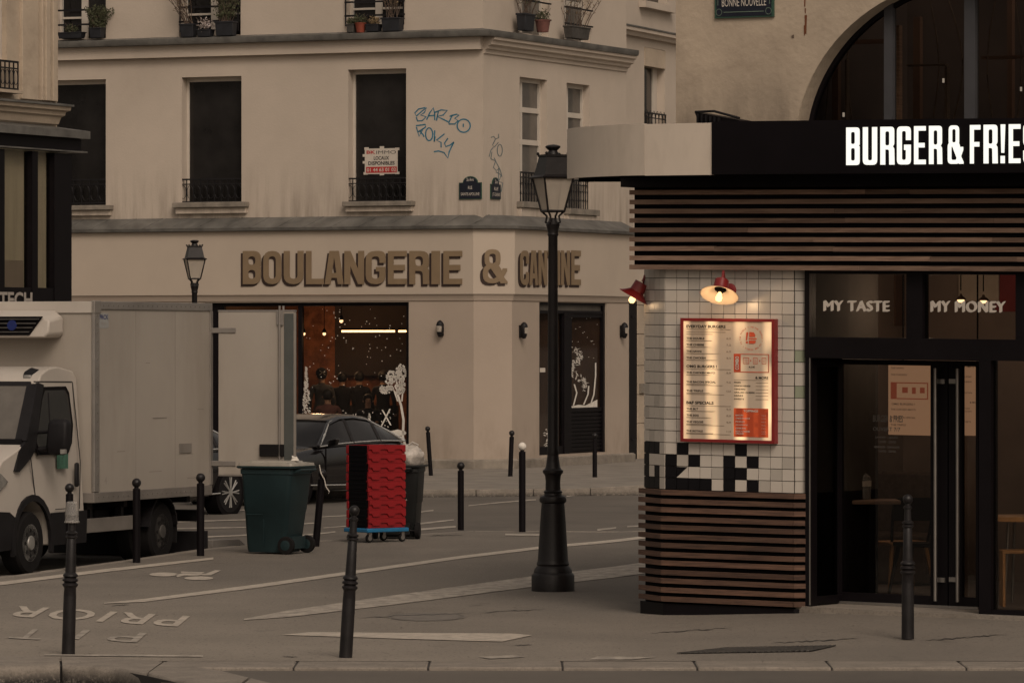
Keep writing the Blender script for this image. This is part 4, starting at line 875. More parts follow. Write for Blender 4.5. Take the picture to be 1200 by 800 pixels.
sweep(MB(), [q0, F3.w(F3.u(66.5), 0, 0), F3.w(F3.u(66.5), -3, 0)], [(-.02, z3(125.3)), (.19, z3(125.3)), (.19, z3(123)), (-.02, z3(121))]).build('cornice_flashing', 'zinc', LB, ang=15)
# black shopfront, projecting
MB().fbox(F3, F3.u(-200), F3.u(-62), -.5, -.001, 0, F3.z(119, 60)).build('lower_wall', 'old_stone', LB, smooth=False)
d0 = .35; qa, qb, qc = F3.w(F3.u(-200), 0, 0), F3.w(F3.u(84, d0), 0, 0), F3.w(F3.u(84, d0), -3, 0)
z3b = lambda y: F3.z(y, 84, d0)
sweep(MB(), [qa, qb, qc], [(-.1, z3b(162)), (d0 + .08, z3b(162)), (d0 + .08, z3b(153)), (-.1, z3b(146))]).build('canopy_flashing', 'zinc', LB, ang=15)
sweep(MB(), [qa, qb, qc], [(-.1, z3b(176.5)), (d0 - .02, z3b(176.5)), (d0 - .02, z3b(162.3)), (-.1, z3b(162.3))]).build('canopy_fascia', 'black_paint', LB, ang=15)
sweep(MB(), [qa, qb, qc], [(-.1, z3b(178.5)), (d0 + .05, z3b(178.5)), (d0 + .05, z3b(176.8)), (-.1, z3b(176.8))]).build('drip_rail', 'zinc', LB, ang=15)
mb = MB()
for x0, x1 in ((-160, -60), (-2, 5.5), (38, 44.5), (64, 84)): mb.fbox(F3, F3.u(x0, d0), F3.u(x1, d0), d0 - .15, d0, 0, F3.z(178.7, 60, d0))
ug, uh = F3.u(-60, d0), F3.u(84, d0); mb.fbox(F3, ug, uh - .01, d0 - .16, d0 - .01, F3.z(352, 40, d0) - .4, F3.z(337, 40, d0)); mb.fbox(F3, ug, uh - .01, d0 - .16, d0 - .012, 0, .6)
mb.fbox(F3, uh - .12, uh - .002, -2.5, d0 - .16, 0, F3.z(178.7, 60, d0)); mb.build('shopfront_frame', 'black_paint', LB, smooth=False)
mb = MB()
MB().fbox(F3, ug, F3.u(64.5, d0), d0 - .1, d0 - .08, .6, F3.z(178.7, 60, d0)).build('shopfront_pane', 'glass', LB, smooth=False)
MB().fbox(F3, ug, uh - .15, d0 - .17, d0 - .14, 0, 5.4).build('curtain', mat('curtain', (.80, .77, .62), .9, var=.15, scale=1.2, stretch=(3, 3, .3)), LB, smooth=False)
MB().fbox(F3, F3.u(8, d0), F3.u(36, d0), d0 - .135, d0 - .12, 0, F3.z(305, 30, d0)).build('display_board', 'window_white', LB, smooth=False)
mb = MB(); poster_txt(mb, 'TECH', F3, -1, 38, 342, 360, d0 + .003, .03); mb.build('lettering', 'print_grey', LB, smooth=False)
# ================================================================== BURGER RESTAURANT
SH = .012
FS = Frame(780, 45.8, .0001, SH); S_ = FS
SHOP = thing('burger_restaurant', 'single storey burger restaurant clad in brown slats, white tiles and a black fascia', 'restaurant', FS.O)
def spath(pts): return [tuple(FS.w(u, d, 0)[:2]) for u, d in pts]
def uS(px, d=0): return FS.u(px, d)
def zS(py, px=780, d=0): return FS.z(py, px, d)
def ssweep(mb, pts, prof):
    """sweep in the restaurant's own frame: pts (u, d), profile (offset, z)"""
    P = [Vector((p[0], p[1], 0)) for p in pts]; Ns = []
    for a, b in zip(P, P[1:]): t = (b - a).normalized(); Ns.append(Vector((-t.y, t.x, 0)))
    L = []
    for i, p in enumerate(P):
        m = Ns[0] if i == 0 else Ns[-1] if i == len(P) - 1 else (Ns[i - 1] + Ns[i]) / (1 + Ns[i - 1].dot(Ns[i]))
        L.append([FS.w((p + m * o).x, (p + m * o).y, z) for o, z in prof])
    return mb.loops(L)
uR = uS(931)                                    # right end of the pillar's front
ch = .20; chu, chd = .345, .23
pil = [(-ch, -ch), (0, 0), (uR, 0), (uR + .07, -.07), (uR + .07, -.75)]
pil2 = [(-ch - .0, -1.6)] + pil
zTt, zTb, zSb = zS(312), zS(573), zS(708)
# pillar core
mb = MB(); core = [(-chu, -1.6), (-chu, -chd - .006), (-.004, -.012), (uR, -.012), (uR + .065, -.08), (uR + .065, -.9), (uR, -1.6)]
for name, zz0, zz1, m in (('pillar_core', .0, zTb, 'black_matt'), ('grout_bed', zTb, zTt + .25, 'grout')):
    MB().poly([core], lambda a, b, h: FS.w(a, b, h), zz0, zz1).build(name, m, SHOP, smooth=False)
# tiles: one by one
tw = (uR) / 11.0; nrow = 19; th = (zTt - zTb) / nrow
tile_me = MB().box(.003, tw - .003, -.0, .010, .003, th - .003).mesh('tile', 'tile_white', smooth=False)
def tile_kind(m):
    me = tile_me.copy(); me.materials[0] = M[m]; return me
TM = {'w': tile_me, 'g': tile_kind('tile_grey'), 'k': tile_kind('tile_black'), 'y': tile_kind('tile_green'), 'b': tile_kind('tile_blue')}
pattern = ['kwkwwwkwwww'.replace('w', 'w'), 'wwkwkwwwkwk', 'wkkkwwwwkkw', 'kkkkkkwwkwk']
# rows from the top of the dark border: front face columns 0..10
rows = ['..kww..', ]
front = {3: '.kww.k.....', 2: 'k.k...k.k..', 1: 'kh....kk...', 0: 'kkkk..k.k..'}
def place_tiles(p0, p1, n, key, left=False):
    A = Vector((p0[0], p0[1])); B = Vector((p1[0], p1[1])); L = (B - A).length; w = L / n; t = (B - A) / L
    ang = FS.rz + math.atan2(t.y, t.x) * -1
    for r in range(nrow):
        for c in range(n):
            q = A + t * w * c; k = 'w' if random.random() > .13 else 'g'
            z_ = zTb + th * r; code = key(r, c)
            if code == 'k': k = 'k'
            elif code in ('y', 'b', 'g'): k = code
            P = FS.w(q.x, q.y, z_); o = inst(TM[k], 'tile', SHOP, P, ang, (w / tw, 1, 1)); o.rotation_euler[0] = random.uniform(-.006, .006); o.rotation_euler[1] = random.uniform(-.002, .002) + FS.sh * t.x
# NB tile local y points outward: rotate by pi is avoided by mirroring the mesh
for me in TM.values():
    for v in me.vertices: v.co.y = -v.co.y
    me.flip_normals()
FRONT = {3: ' k    k    ', 2: 'k k   k k  ', 1: 'kk    kk   ', 0: 'kkkk  k k  '}
# rows counted from the dark band: row 3 is the highest
FRONT = {3: '.k....k....', 2: 'k.k..k.k...', 1: 'kk...wk....', 0: 'kkkk.k.k...'}
place_tiles((-chu, -chd), (0, 0), 4, lambda r, c: {3: 'kkk.', 2: 'k...', 1: 'k.k.', 0: 'kkk.'}.get(r, '....')[c])
FRONT = {3: '.k....k....', 2: 'k.k..k.k...', 1: 'k....k.k...'.replace('k.k', 'kk.'), 0: 'kkkk.k.k...'}
place_tiles((0, 0), (uR, 0), 11, lambda r, c: FRONT.get(r, '...........')[c])
place_tiles((uR, 0), (uR + .07, -.07), 1, lambda r, c: 'y' if r in (11, 8) else 'g')
MB().add([FS.w(tw * 1.02, .012, zTb + th * 1.05), FS.w(tw * 1.95, .012, zTb + th * 1.95), FS.w(tw * 1.02, .012, zTb + th * 1.95)], [(0, 1, 2)]).build('cut_tile', 'tile_black', SHOP, smooth=False)
# slats round the foot
lowslat = [(-ch - .03, -ch - .16), (-ch - .03, -ch), (-.01, .0), (uR, 0), (uR + .15, -.15), (uR + .17, -.22)]
n = 13; pitch = (zTb - zSb) / n
for i in range(n):
    za = zSb + pitch * i + pitch * .42; zb_ = za + pitch * .56; j = random.uniform(-.003, .003)
    wv = random.choice(['wood', 'wood', 'wooda', 'woodb', 'woodc'])
    pts = [(-chu - .02, -chd - .015), (0, 0), (uR, 0), (uR + .065, -.065)]
    for k in range(3):
        mb = MB(); sub = pts[k:k + 2]
        full = pts if True else None
        P = [Vector((p[0], p[1], 0)) for p in pts]; Ns = []
        for a, b in zip(P, P[1:]): t = (b - a).normalized(); Ns.append(Vector((-t.y, t.x, 0)))
        def mit(q):
            if q == 0: return Ns[0]
            if q == len(P) - 1: return Ns[-1]
            return (Ns[q - 1] + Ns[q]) / (1 + Ns[q - 1].dot(Ns[q]))
        e = random.uniform(-.002, .003); L = []
        for q in (k, k + 1):
            m_ = mit(q); sh_ = (P[k + 1] - P[k]).normalized() * (.0015 if q == k else -.0015)
            L.append([FS.w((P[q] + m_ * o + sh_).x, (P[q] + m_ * o + sh_).y, z_) for o, z_ in ((.012, za + j), (.055 + e, za + j), (.055 + e, zb_ + j), (.012, zb_ + j))])
        mb.loops(L).build('slat', wv, SHOP, smooth=False)
ssweep(MB(), [(-chu - .03, -chd - .02), (0, 0), (uR, 0), (uR + .06, -.06)], [(-.02, -.05), (.03, -.05), (.03, zSb + .012), (-.02, zSb + .012)]).build('base_board', 'black_paint', SHOP, smooth=False)
# upper slats, long straight boards
ul, ur = uS(737.5, .1), uS(1330, .1)
ys = [225.5, 236.5, 247.5, 258.5, 269.5, 280.5, 291.2, 302.2, 313]
for i, y in enumerate(ys):
    c_ = zS(y, 780, .1); hh = .0205 if i < 8 else .021
    cuts = [ul] + sorted(random.uniform(ul + .5, ur - .4) for _ in range(2)) + [ur]
    for a, b in zip(cuts, cuts[1:]):
        dz = random.uniform(-.002, .002); dd = random.uniform(-.003, .003)
        MB().hexa([FS.w(a + .001, .10 + dd, c_ - hh + dz), FS.w(b - .001, .10 + dd, c_ - hh - dz), FS.w(b - .001, .055, c_ - hh - dz), FS.w(a + .001, .055, c_ - hh + dz), FS.w(a + .001, .10 + dd, c_ + hh + dz), FS.w(b - .001, .10 + dd, c_ + hh - dz), FS.w(b - .001, .055, c_ + hh - dz), FS.w(a + .001, .055, c_ + hh + dz)]).build('slat', random.choice(['wood_top', 'wood_top', 'wood_topa', 'wood_topb', 'wood_topc']), SHOP, smooth=False)
MB().fbox(FS, uS(743.5, .05), ur, -.06, .05, zS(315.5, 780, .05), zS(204, 780, .05)).build('slat_backing', 'black_matt', SHOP, smooth=False)
# canopy: curved pale end and black fascia
dF = .55; zc0, zc1 = zS(204.5, 835, dF), zS(144, 835, dF)
curve_px = [(664.5, -.62), (668, -.38), (680, -.12), (700, .10), (725, .30), (755, .43), (795, .51), (834.5, .55)]
cp = [(uS(px, d), d) for px, d in curve_px]
def canopy_wall(i0, i1, z0, z1, m, name):
    mb = MB(); q = cp[i0:i1 + 1]
    ssweep(mb, q, [(-.03, z0), (0, z0), (0, z1), (-.03, z1)]); return mb.build(name, m, SHOP, ang=30)
canopy_wall(0, 5, zc0, zc1 + .004, 'fascia_white', 'canopy_panel')
q = [(cp[5][0] + .004, cp[5][1])] + cp[6:]
ssweep(MB(), q, [(-.03, zc0 - .004), (0, zc0 - .004), (0, zc1), (-.03, zc1)]).build('canopy_panel', 'fascia_white', SHOP, ang=30)
MB().fbox(FS, cp[-1][0] + .002, uS(1400, dF), dF - .05, dF + .012, zc0 - .0, zc1 + .01).build('canopy_fascia', 'fascia_black', SHOP, smooth=False)
poly = [(a, b - .02) for a, b in cp] + [(uS(1400, dF), dF - .06), (uS(1400, dF), -4), (cp[0][0] + .2, -4.0), (cp[0][0] + .02, -.9)]
MB().poly([poly], lambda a, b, h: FS.w(a, b, h), zc0 + .012, zc0 + .05).build('soffit', 'black_matt', SHOP, smooth=False)
MB().poly([poly], lambda a, b, h: FS.w(a, b, h), zc1 - .06, zc1 - .02).build('canopy_roof', 'zinc', SHOP, smooth=False)
MB().fbox(FS, uS(700, .2) + .3, ur, -.1, .3, zc0 - .10, zc0 + .01).build('soffit_beam', 'black_matt', SHOP, smooth=False)
MB().fbox(FS, cp[1][0] + .05, cp[1][0] + 1.2, -.5, -.45, zc0 - .03, zc0 + .01).build('soffit_rail', 'black_matt', SHOP, smooth=False)
# illuminated lettering
SG = thing('illuminated_sign', 'glowing white BURGER & FRIES lettering on the black fascia', 'shop sign', FS.w(uS(1090, dF), dF, zc0))
LX = [('B', 991, 1007.5, .42), ('U', 1010.5, 1028, .42), ('R', 1031, 1048, .42), ('G', 1050.5, 1067.5, .42), ('E', 1070.5, 1085, .42), ('R', 1088, 1104, .42), ('&', 1110, 1129, .52), ('F', 1136, 1149, .4), ('R', 1152, 1169, .42), ('!', 1172, 1178.5, .17), ('E', 1181.5, 1196, .42), ('S', 1198.5, 1215, .42)]
dL = dF + .014
for c, a, b, Wg in LX:
    mb = MB(); u0, u1 = uS(a + .4, dL + .01), uS(b - .6, dL + .01); z0, z1 = FS.z(193.5 - (a - 991) * .012, a, dL + .03), FS.z(149.5 - (a - 991) * .02, a, dL + .03)
    put_glyph(mb, c, lambda x, y, e: FS.w(u0 + x, dL + e, z0 + y + FS.sh * 0), u1 - u0, z1 - z0, Wg, .145, .12, .10, .0, .008)
    mb.build('letter', 'sign_lit', SG, smooth=False)
# shopfront frame, transoms, doors
zg = .15; BP = 'black_paint'
zh0, zh1 = zS(398, 1000), zS(420, 1000); ztr = zS(321, 1000)
def fr(x0, x1, z0, z1, d0, d1, name, m=BP, par=None): return MB().fbox(FS, uS(x0, d1), uS(x1, d1), d0, d1, z0, z1).build(name, m, par or SHOP, smooth=False)
sf = MB()
for x0, x1 in ((943, 948.5), (1062, 1081), (1190, 1202), (1330, 1345)): sf.fbox(FS, uS(x0, -.02), uS(x1, -.02), -.14, -.02, zh0, zTt + .1)
sf.fbox(FS, uS(943, -.02), uS(1345, -.02), -.13, -.022, ztr, zTt + .1); sf.fbox(FS, uS(943, -.01), uS(1345, -.01), -.15, -.01, zh1, zh0 + .02)
for x0, x1 in ((1147, 1161), (1300, 1320)): sf.fbox(FS, uS(x0, -.01), uS(x1, -.01), -.15, -.012, zg - .1, zh1 + .01)
sf.fbox(FS, uS(943.5, -.02), uS(950, -.02), -.14, -.02, zg - .1, zh1 + .01); sf.fbox(FS, uS(1161, -.02), uS(1300, -.02), -.14, -.02, zg - .02, zg + .03)
sf = sf.build('shopfront_frame', BP, SHOP, smooth=False)
def pane(x0, x1, z0, z1, d, word=None, box=None):
    p = MB().fbox(FS, uS(x0, d), uS(x1, d), d - .012, d, z0, z1).build('window_pane', 'glass', SHOP, smooth=False)
    if word:
        mb = MB(); u0, u1 = uS(box[0], d), uS(box[1], d); a, b = FS.z(box[3], (box[0] + box[1]) / 2, d), FS.z(box[2], (box[0] + box[1]) / 2, d)
        [put_text(mb, word, lambda x, y, k=k: FS.w(u0 + x + .0045 * k, d + .003 + .0008 * (k + 2), a + y + .002 * k), u1 - u0, b - a, 0, 1.08) for k in (-2, -1, 0, 1, 2)]; mb.build('window_word', 'print_white', p, smooth=False)
    return p
pane(948.5, 1062, zh0 + .01, ztr, -.06, 'MY TASTE', (966, 1042, 352.5, 364.5)); pane(1081, 1190, zh0 + .01, ztr, -.06, 'MY MONEY', (1091.5, 1178, 353, 365.5)); pane(1202, 1330, zh0 + .01, ztr, -.06)
pane(1161, 1300, zg + .03, zh1, -.06)
# recess side screen
dD = -.62; uj = uS(950, -.02); sid = MB()
sid.fbox(FS, uj - .055, uj - .0, dD, -.141, zg, zg + .07); sid.fbox(FS, uj - .055, uj, dD, -.141, zh1 - .08, zh1); sid.fbox(FS, uj - .05, uj - .01, dD, dD + .06, zg + .07, zh1 - .08)
sid.build('recess_frame', BP, SHOP, smooth=False)
MB().fbox(FS, uj - .035, uj - .02, dD + .06, -.141, zg + .07, zh1 - .08).build('side_pane', 'glass_low', SHOP, smooth=False)
MB().fbox(FS, uj - .008, uj + .002, -.018, -.006, zg, zh1).build('steel_jamb_strip', 'steel', SHOP, smooth=False)
MB().fbox(FS, uj - .2, uS(1330), dD - .1, -.14, zh1 + .001, zh1 + .06).build('recess_soffit', 'black_matt', SHOP, smooth=False)
# doors at the back of the recess
def zD(py, px): return FS.z(py, px, dD)
ztop = zD(421, 1040); hb = MB(); hb.fbox(FS, uS(975, dD), uS(1165, dD), dD - .06, dD, ztop, zh1); hb.fbox(FS, uS(975, dD), uS(983, dD), dD - .06, dD + .002, zg, ztop); hb.fbox(FS, uS(1147.5, dD), uS(1165, dD), dD - .06, dD + .002, zg, ztop); hb.build('door_frame', BP, SHOP, smooth=False)
def shop_door(xl, xr, gl, gr, hx):
    mb = MB(); u0, u1, g0, g1 = uS(xl, dD), uS(xr, dD), uS(gl, dD), uS(gr, dD)
    mb.fbox(FS, u0, g0, dD - .05, dD + .01, zg + .01, ztop - .005); mb.fbox(FS, g1, u1, dD - .05, dD + .01, zg + .01, ztop - .005); mb.fbox(FS, g0, g1, dD - .05, dD + .008, ztop - .05, ztop - .005); mb.fbox(FS, g0, g1, dD - .05, dD + .008, zg + .01, zg + .09)
    o = mb.build('door', BP, SHOP, smooth=False)
    MB().fbox(FS, g0, g1, dD - .03, dD - .015, zg + .09, ztop - .05).build('door_pane', 'glass', o, smooth=False)
    h = MB(); uh = uS(hx, dD + .07); h.tube([FS.w(uh, dD + .07, zg + .05), FS.w(uh, dD + .07, ztop - .07)], .016, 10)
    h.build('pull_bar', 'steel', o)
    for y in (446, 678): zz_ = zD(y, hx); MB().fbox(FS, u1 - .10 if hx < 1110 else u0 + .01, u1 - .02 if hx < 1110 else u0 + .09, dD + .011, dD + .03, zz_ - .025, zz_ + .015).build('lock_plate', 'steel', o, smooth=False)
    return o
d1 = shop_door(983.5, 1111, 986, 1091, 1096); shop_door(1112.5, 1147, 1127.5, 1144, 1122)
# faint opening hours on the door glass
mb = MB()
for s, x0, x1, y0, y1 in (('BURGER & FRIES', 1023, 1058, 486, 494), ('OUVERT 7/7', 1023, 1055, 500, 504.5), ('LUNDI - JEUDI', 1026, 1052, 511, 513.5), ('11H30 - 22H30', 1030, 1050, 516, 518.5), ('VENDREDI - DIMANCHE', 1024, 1054, 522, 524.5), ('11H30 - 23H00', 1030, 1050, 527, 529.5)):
    d = dD - .012; u0, u1 = uS(x0, d), uS(x1, d); a, b = zD(y1, x0), zD(y0, x0); put_text(mb, s, lambda x, y: FS.w(u0 + x, d, a + y), u1 - u0, b - a, .01)
mb.build('opening_hours', mat('etched', (.10, .09, .08), .8), d1, smooth=False)
# threshold slab
slab = [(uS(915, .0), -.05), (uS(945, .12), .03), (uS(1010, .12), .10), (uS(1150, .12), .13), (uS(1400, .12), .15), (uS(1400), -.6), (uj - .1, -.63), (uR + .08, -.3)]
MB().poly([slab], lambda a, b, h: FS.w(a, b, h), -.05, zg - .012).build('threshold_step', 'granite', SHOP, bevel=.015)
MB().fbox(FS, uS(983, -.58), uS(1147, -.58), -.6, -.56, zg - .01, zg + .012).build('threshold_bar', 'steel', SHOP, smooth=False)
# restaurant room
ra, rb = -chu + .12, uS(1420); zc = 3.25
mb = MB(); mb.fbox(FS, ra, rb, -5.2, -5.1, 0, 3.6); mb.fbox(FS, ra - .1, ra, -5.1, -1.5, 0, 3.6); mb.fbox(FS, rb, rb + .1, -5.1, -.2, 0, 3.6); mb.build('interior_wall', 'shop_wall', SHOP, smooth=False)
MB().fbox(FS, ra, rb, -5.1, -.14, zc, zc + .08).build('interior_ceiling', 'room_dark', SHOP, smooth=False)
MB().poly([[(ra, -5.1), (rb, -5.1), (rb, -.14), (uS(1155), -.14), (uS(1155), -.66), (uj - .06, -.66), (uj - .06, -.2), (uR + .08, -.95), (uR, -1.62), (ra, -1.62)]], lambda a, b, h: FS.w(a, b, h), .0, zg - .015).build('interior_floor', 'shop_floor', SHOP, smooth=False)
mb = MB(); mb.fbox(FS, uS(1010, -5) - .3, uS(1055, -5), -5.1, -4.9, 2.6, 3.2); mb.build('ceiling_duct', 'room_brown', SHOP, smooth=False)
MB().fbox(FS, uS(1165, -5), uS(1190, -5), -5.1, -5.02, 2.75, 3.2).build('red_panel', mat('dull_red', (.16, .02, .02), .8), SHOP, smooth=False)
MB().fbox(FS, uS(1118, -4.9), uS(1165, -4.9), -5.1, -5.0, 2.85, 3.2).build('light_panel', mat('pale_panel', (.36, .30, .24), .8), SHOP, smooth=False)
# menu screens inside
def screen(x0, x1, y0, y1, d, lines, label, box=None):
    u0, u1 = uS(x0, d), uS(x1, d); z0, z1 = FS.z(y1, x0, d), FS.z(y0, x0, d)
    t = thing('menu_screen', label, 'menu board', FS.w(u0, d, z0)); MB().fbox(FS, u0, u1, d - .04, d, z0, z1).build('screen_face', 'screen_warm', t, smooth=False)
    mb = MB()
    for s, a0, a1, b0, b1 in lines: put_text(mb, s, lambda x, y: FS.w(u0 + (u1 - u0) * a0 + x, d + .004, z1 - (z1 - z0) * b1 + y), (u1 - u0) * (a1 - a0), (z1 - z0) * (b1 - b0), .015)
    mb.build('lettering', 'screen_print', t, smooth=False)
    if box:
        mb = MB(); a0, a1, b0, b1 = box
        for p in ((a0, a1, b0, b0 + .015), (a0, a1, b1 - .015, b1), (a0, a0 + .13, b0, b1), (a1 - .02, a1, b0, b1), (.32, .44, .32, .40), (.54, .62, .32, .41), (.72, .82, .32, .40)): mb.fbox(FS, u0 + (u1 - u0) * p[0], u0 + (u1 - u0) * p[1], d, d + .006, z1 - (z1 - z0) * p[3], z1 - (z1 - z0) * p[2])
        mb.build('combo_print', 'screen_red', t, smooth=False)
    MB().fbox(FS, u0 + .1, u0 + .112, d - .1, d - .088, z0 + .2, zc).build('hanger', 'black_matt', t, smooth=False)
screen(1041, 1093, 427, 509, -2.4, [('THE HAWG', .06, .35, .035, .06), ('THE CHICKEN', .06, .42, .13, .155), ('OMG BURGERS !', .08, .60, .545, .575), ('THE CHICKEN MAYO', .06, .62, .625, .65), ('THE BACON SPECIAL', .06, .62, .74, .765), ('THE TRIPLE', .06, .40, .845, .87)], 'wide warm menu screen seen through the left restaurant door', (.06, .9, .25, .49))
screen(1128, 1150, 425, 510, -2.4, [('ULTIMATE FRIES', .02, .95, .04, .065), ('CLASSIC', .02, .5, .18, .2), ('CHEESE', .02, .5, .25, .27), ('BACON', .02, .5, .4, .42), ('& MORE', .4, .9, .53, .555), ('FRIES', .02, .4, .62, .635), ('TENDERS', .02, .5, .66, .675), ('SWEETS', .02, .45, .8, .82)], 'narrow warm menu screen seen through the right restaurant door')
for i, (px, py, d, where) in enumerate([(992, 348, -3.2, 'behind the words MY TASTE'), (1126, 350.5, -3.0, 'above the O of MY MONEY'), (1152.5, 351.5, -3.0, 'above the Y of MY MONEY')]):
    p = FS.w(uS(px, d), d, FS.z(py, px, d)); l_ = thing('pendant_lamp', 'small lit pendant lamp ' + where, 'pendant lamp', p, 'pendant lamps inside the restaurant')
    MB().lathe([(.055, -.005), (.04, .015), (.015, .03), (.010, .05)], p, 12).build('shade', 'room_brown', l_); MB().sphere(p + Vector((0, 0, -.012)), .035, 10, 6, .6).build('bulb', 'bulb_small', l_); MB().tube([p + Vector((0, 0, .08)), Vector((p.x, p.y, zc))], .006, 5).build('cord', 'black_matt', l_)
warm('room_glow', FS.w(uS(1010, -3), -3, 2.75), 15, c=(1,.74,.54)); warm('room_glow', FS.w(uS(1145, -3.6), -3.6, 2.8), 20, c=(1,.74,.54)); warm('room_glow', FS.w(uS(1080, -1.4), -1.4, 2.8), 20, c=(1,.74,.54))  # last one is an added fill for daylight from the front, no lamp there
# furniture inside
def table(name, label, c, top, r, m, leg='black_matt', square=None):
    t = thing(name, label, 'table', c)
    if square: MB().box(c[0] - square[0], c[0] + square[0], c[1] - square[1], c[1] + square[1], c[2] + top - .035, c[2] + top).build('table_top', m, t, bevel=.006)
    else: MB().lathe([(.001, top - .04), (r, top - .04), (r, top), (.001, top)], c, 28).build('table_top', m, t)
    return t
zf = zg
c = FS.w(uS(1010, -1.3), -1.3, zf); c.z = zf; Yt = c.y; topz = CAMZ + (400 - 585) / FPX * Yt - zf
t = table('bistro_table', 'dark square bistro table behind the left restaurant door', c, topz, .3, 'wood_top', square=(.33, .30))
MB().box(c.x - .03, c.x + .03, c.y - .03, c.y + .03, zf + .03, zf + topz - .035).build('column', 'black_matt', t); MB().box(c.x - .22, c.x + .22, c.y - .03, c.y + .03, zf, zf + .03).build('foot', 'black_matt', t)
bc = Vector((c.x + .0, c.y, zf + topz)); bt = thing('water_bottle', 'clear water bottle with label standing on the bistro table', 'bottle', bc)
MB().lathe([(.001, 0), (.08, .0), (.085, .18), (.075, .21), (.04, .235), (.028, .24), (.028, .26), (.001, .26)], bc, 16).build('bottle_body', 'plastic_clear', bt); MB().lathe([(.087, .12), (.087, .17)], bc, 16).build('bottle_label', 'print_white', bt); MB().lathe([(.034, .261), (.034, .29), (.001, .29)], bc, 12).build('cap', 'black_matt', bt)
def chair(label, base, rz, m, m2, seat_m, scale=1):
    t = thing('chair', label, 'chair', (0, 0, 0)); T = lambda mb: mb
    MB().box(-.21, .21, -.21, .21, .43, .465).build('seat', seat_m, t, bevel=.01)
    for sx in (-1, 1):
        for sy in (-1, 1):
            top_ = Vector((sx * .17, sy * .17, .43)); bot = Vector((sx * .23, sy * .24, 0)); MB().tube([top_, bot], .02, 8, .014).build('leg', m2, t)
    mb = MB()
    for sx in (-1, 1): mb.tube([(sx * .18, .19, .46), (sx * .20, .25, .70), (sx * .19, .27, .86)], .014, 8)
    mb.build('back_post', m, t); MB().loops([[( -.2, .25, .66), (.2, .25, .66), (.2, .27, .66), (-.2, .27, .66)], [(-.21, .27, .87), (.21, .27, .87), (.21, .29, .87), (-.21, .29, .87)]]).build('backrest', m, t, smooth=False)
    t.location = base; t.rotation_euler = (0, 0, rz); t.scale = (scale,) * 3; return t
cb = FS.w(uS(1083, -1.5), -1.5, zf); chair('black metal chair with its back to the right restaurant door', (cb.x, cb.y, zf), R(-75), 'black_matt', 'black_matt', 'black_matt', 1.06)
cb = FS.w(uS(1056, -2.3), -2.3, zf); chair('chair with a honey coloured wooden seat and legs behind the left door', (cb.x, cb.y, zf), R(200), 'black_matt', 'wood_light', 'wood_light', 1.0)
cb = FS.w(uS(994, -1.9), -1.9, zf); chair('dark chair half hidden left of the bistro table', (cb.x, cb.y, zf), R(90), 'black_matt', 'black_matt', 'cloth_grey', 1.0)
cb = FS.w(uS(1204, -1.0), -1.0, zf); cb.z = zf; tz = CAMZ + (400 - 604) / FPX * cb.y - zf
t = table('round_table', 'round table with a pale wooden top at the right window', cb, tz, .42, 'wood_light')
for k in range(4):
    a = k * math.pi / 2 + .5; MB().tube([cb + Vector((.2 * math.cos(a), .2 * math.sin(a), tz - .04)), cb + Vector((.24 * math.cos(a), .24 * math.sin(a), 0))], .013, 8).build('leg', 'steel', t)
cb = FS.w(uS(1196, -.5), -.5, zf); st = thing('wooden_stool', 'light wooden box stool cut by the right edge of the picture', 'stool', (cb.x, cb.y, zf))
for s in (-.17, .15): MB().box(cb.x + s, cb.x + s + .025, cb.y - .15, cb.y + .15, zf, zf + .46).build('side_panel', 'wood_light', st, bevel=.004)
MB().box(cb.x - .172, cb.x + .18, cb.y - .15, cb.y + .15, zf + .462, zf + .49).build('seat', 'wood_light', st, bevel=.004)
bn = FS.w(uS(1030, -3.8), -3.8, zf); sb_ = thing('bench', 'dark upholstered bench along the back of the restaurant', 'bench', (bn.x, bn.y, zf))
MB().fbox(FS, uS(985, -3.8), uS(1085, -3.8), -4.3, -3.8, zf, .62).build('seat', 'stem', sb_, bevel=.03); MB().fbox(FS, uS(985, -3.8), uS(1085, -3.8), -4.45, -4.31, zf, 1.2).build('backrest', 'stem', sb_, bevel=.03)
# ------------------------------------------------------------------ menu board on the pillar
x0, x1, y0, y1 = 798, 911, 372, 518; dM = .07
MBD = thing('menu_board', 'red framed backlit menu board EVERYDAY BURGERS on the white tiled pillar', 'menu board', FS.w(uS(855), 0, zS(518, 855)))
mu0, mu1 = uS(x0, dM), uS(x1 - 3, dM); mz0, mz1 = FS.z(517, 798, dM), FS.z(372.5, 798, dM); fw = .027
mb = MB()
for a, b, c_, e in ((mu0, mu1, mz0, mz0 + fw), (mu0, mu1, mz1 - fw, mz1), (mu0, mu0 + fw, mz0 + fw, mz1 - fw), (mu1 - fw, mu1, mz0 + fw, mz1 - fw)): mb.fbox(FS, a, b, .012, dM + .012, c_, e)
mb.build('frame', 'red_enamel', MBD, smooth=False)
mb = MB(); W_, H_ = mu1 - mu0 - 2 * fw, mz1 - mz0 - 2 * fw; bu, bz = mu0 + fw, mz0 + fw
pb = MB().fbox(FS, bu, bu + W_, .014, dM, bz, bz + H_).build('menu_sheet', 'menu_lit', MBD, smooth=False, loc=None)
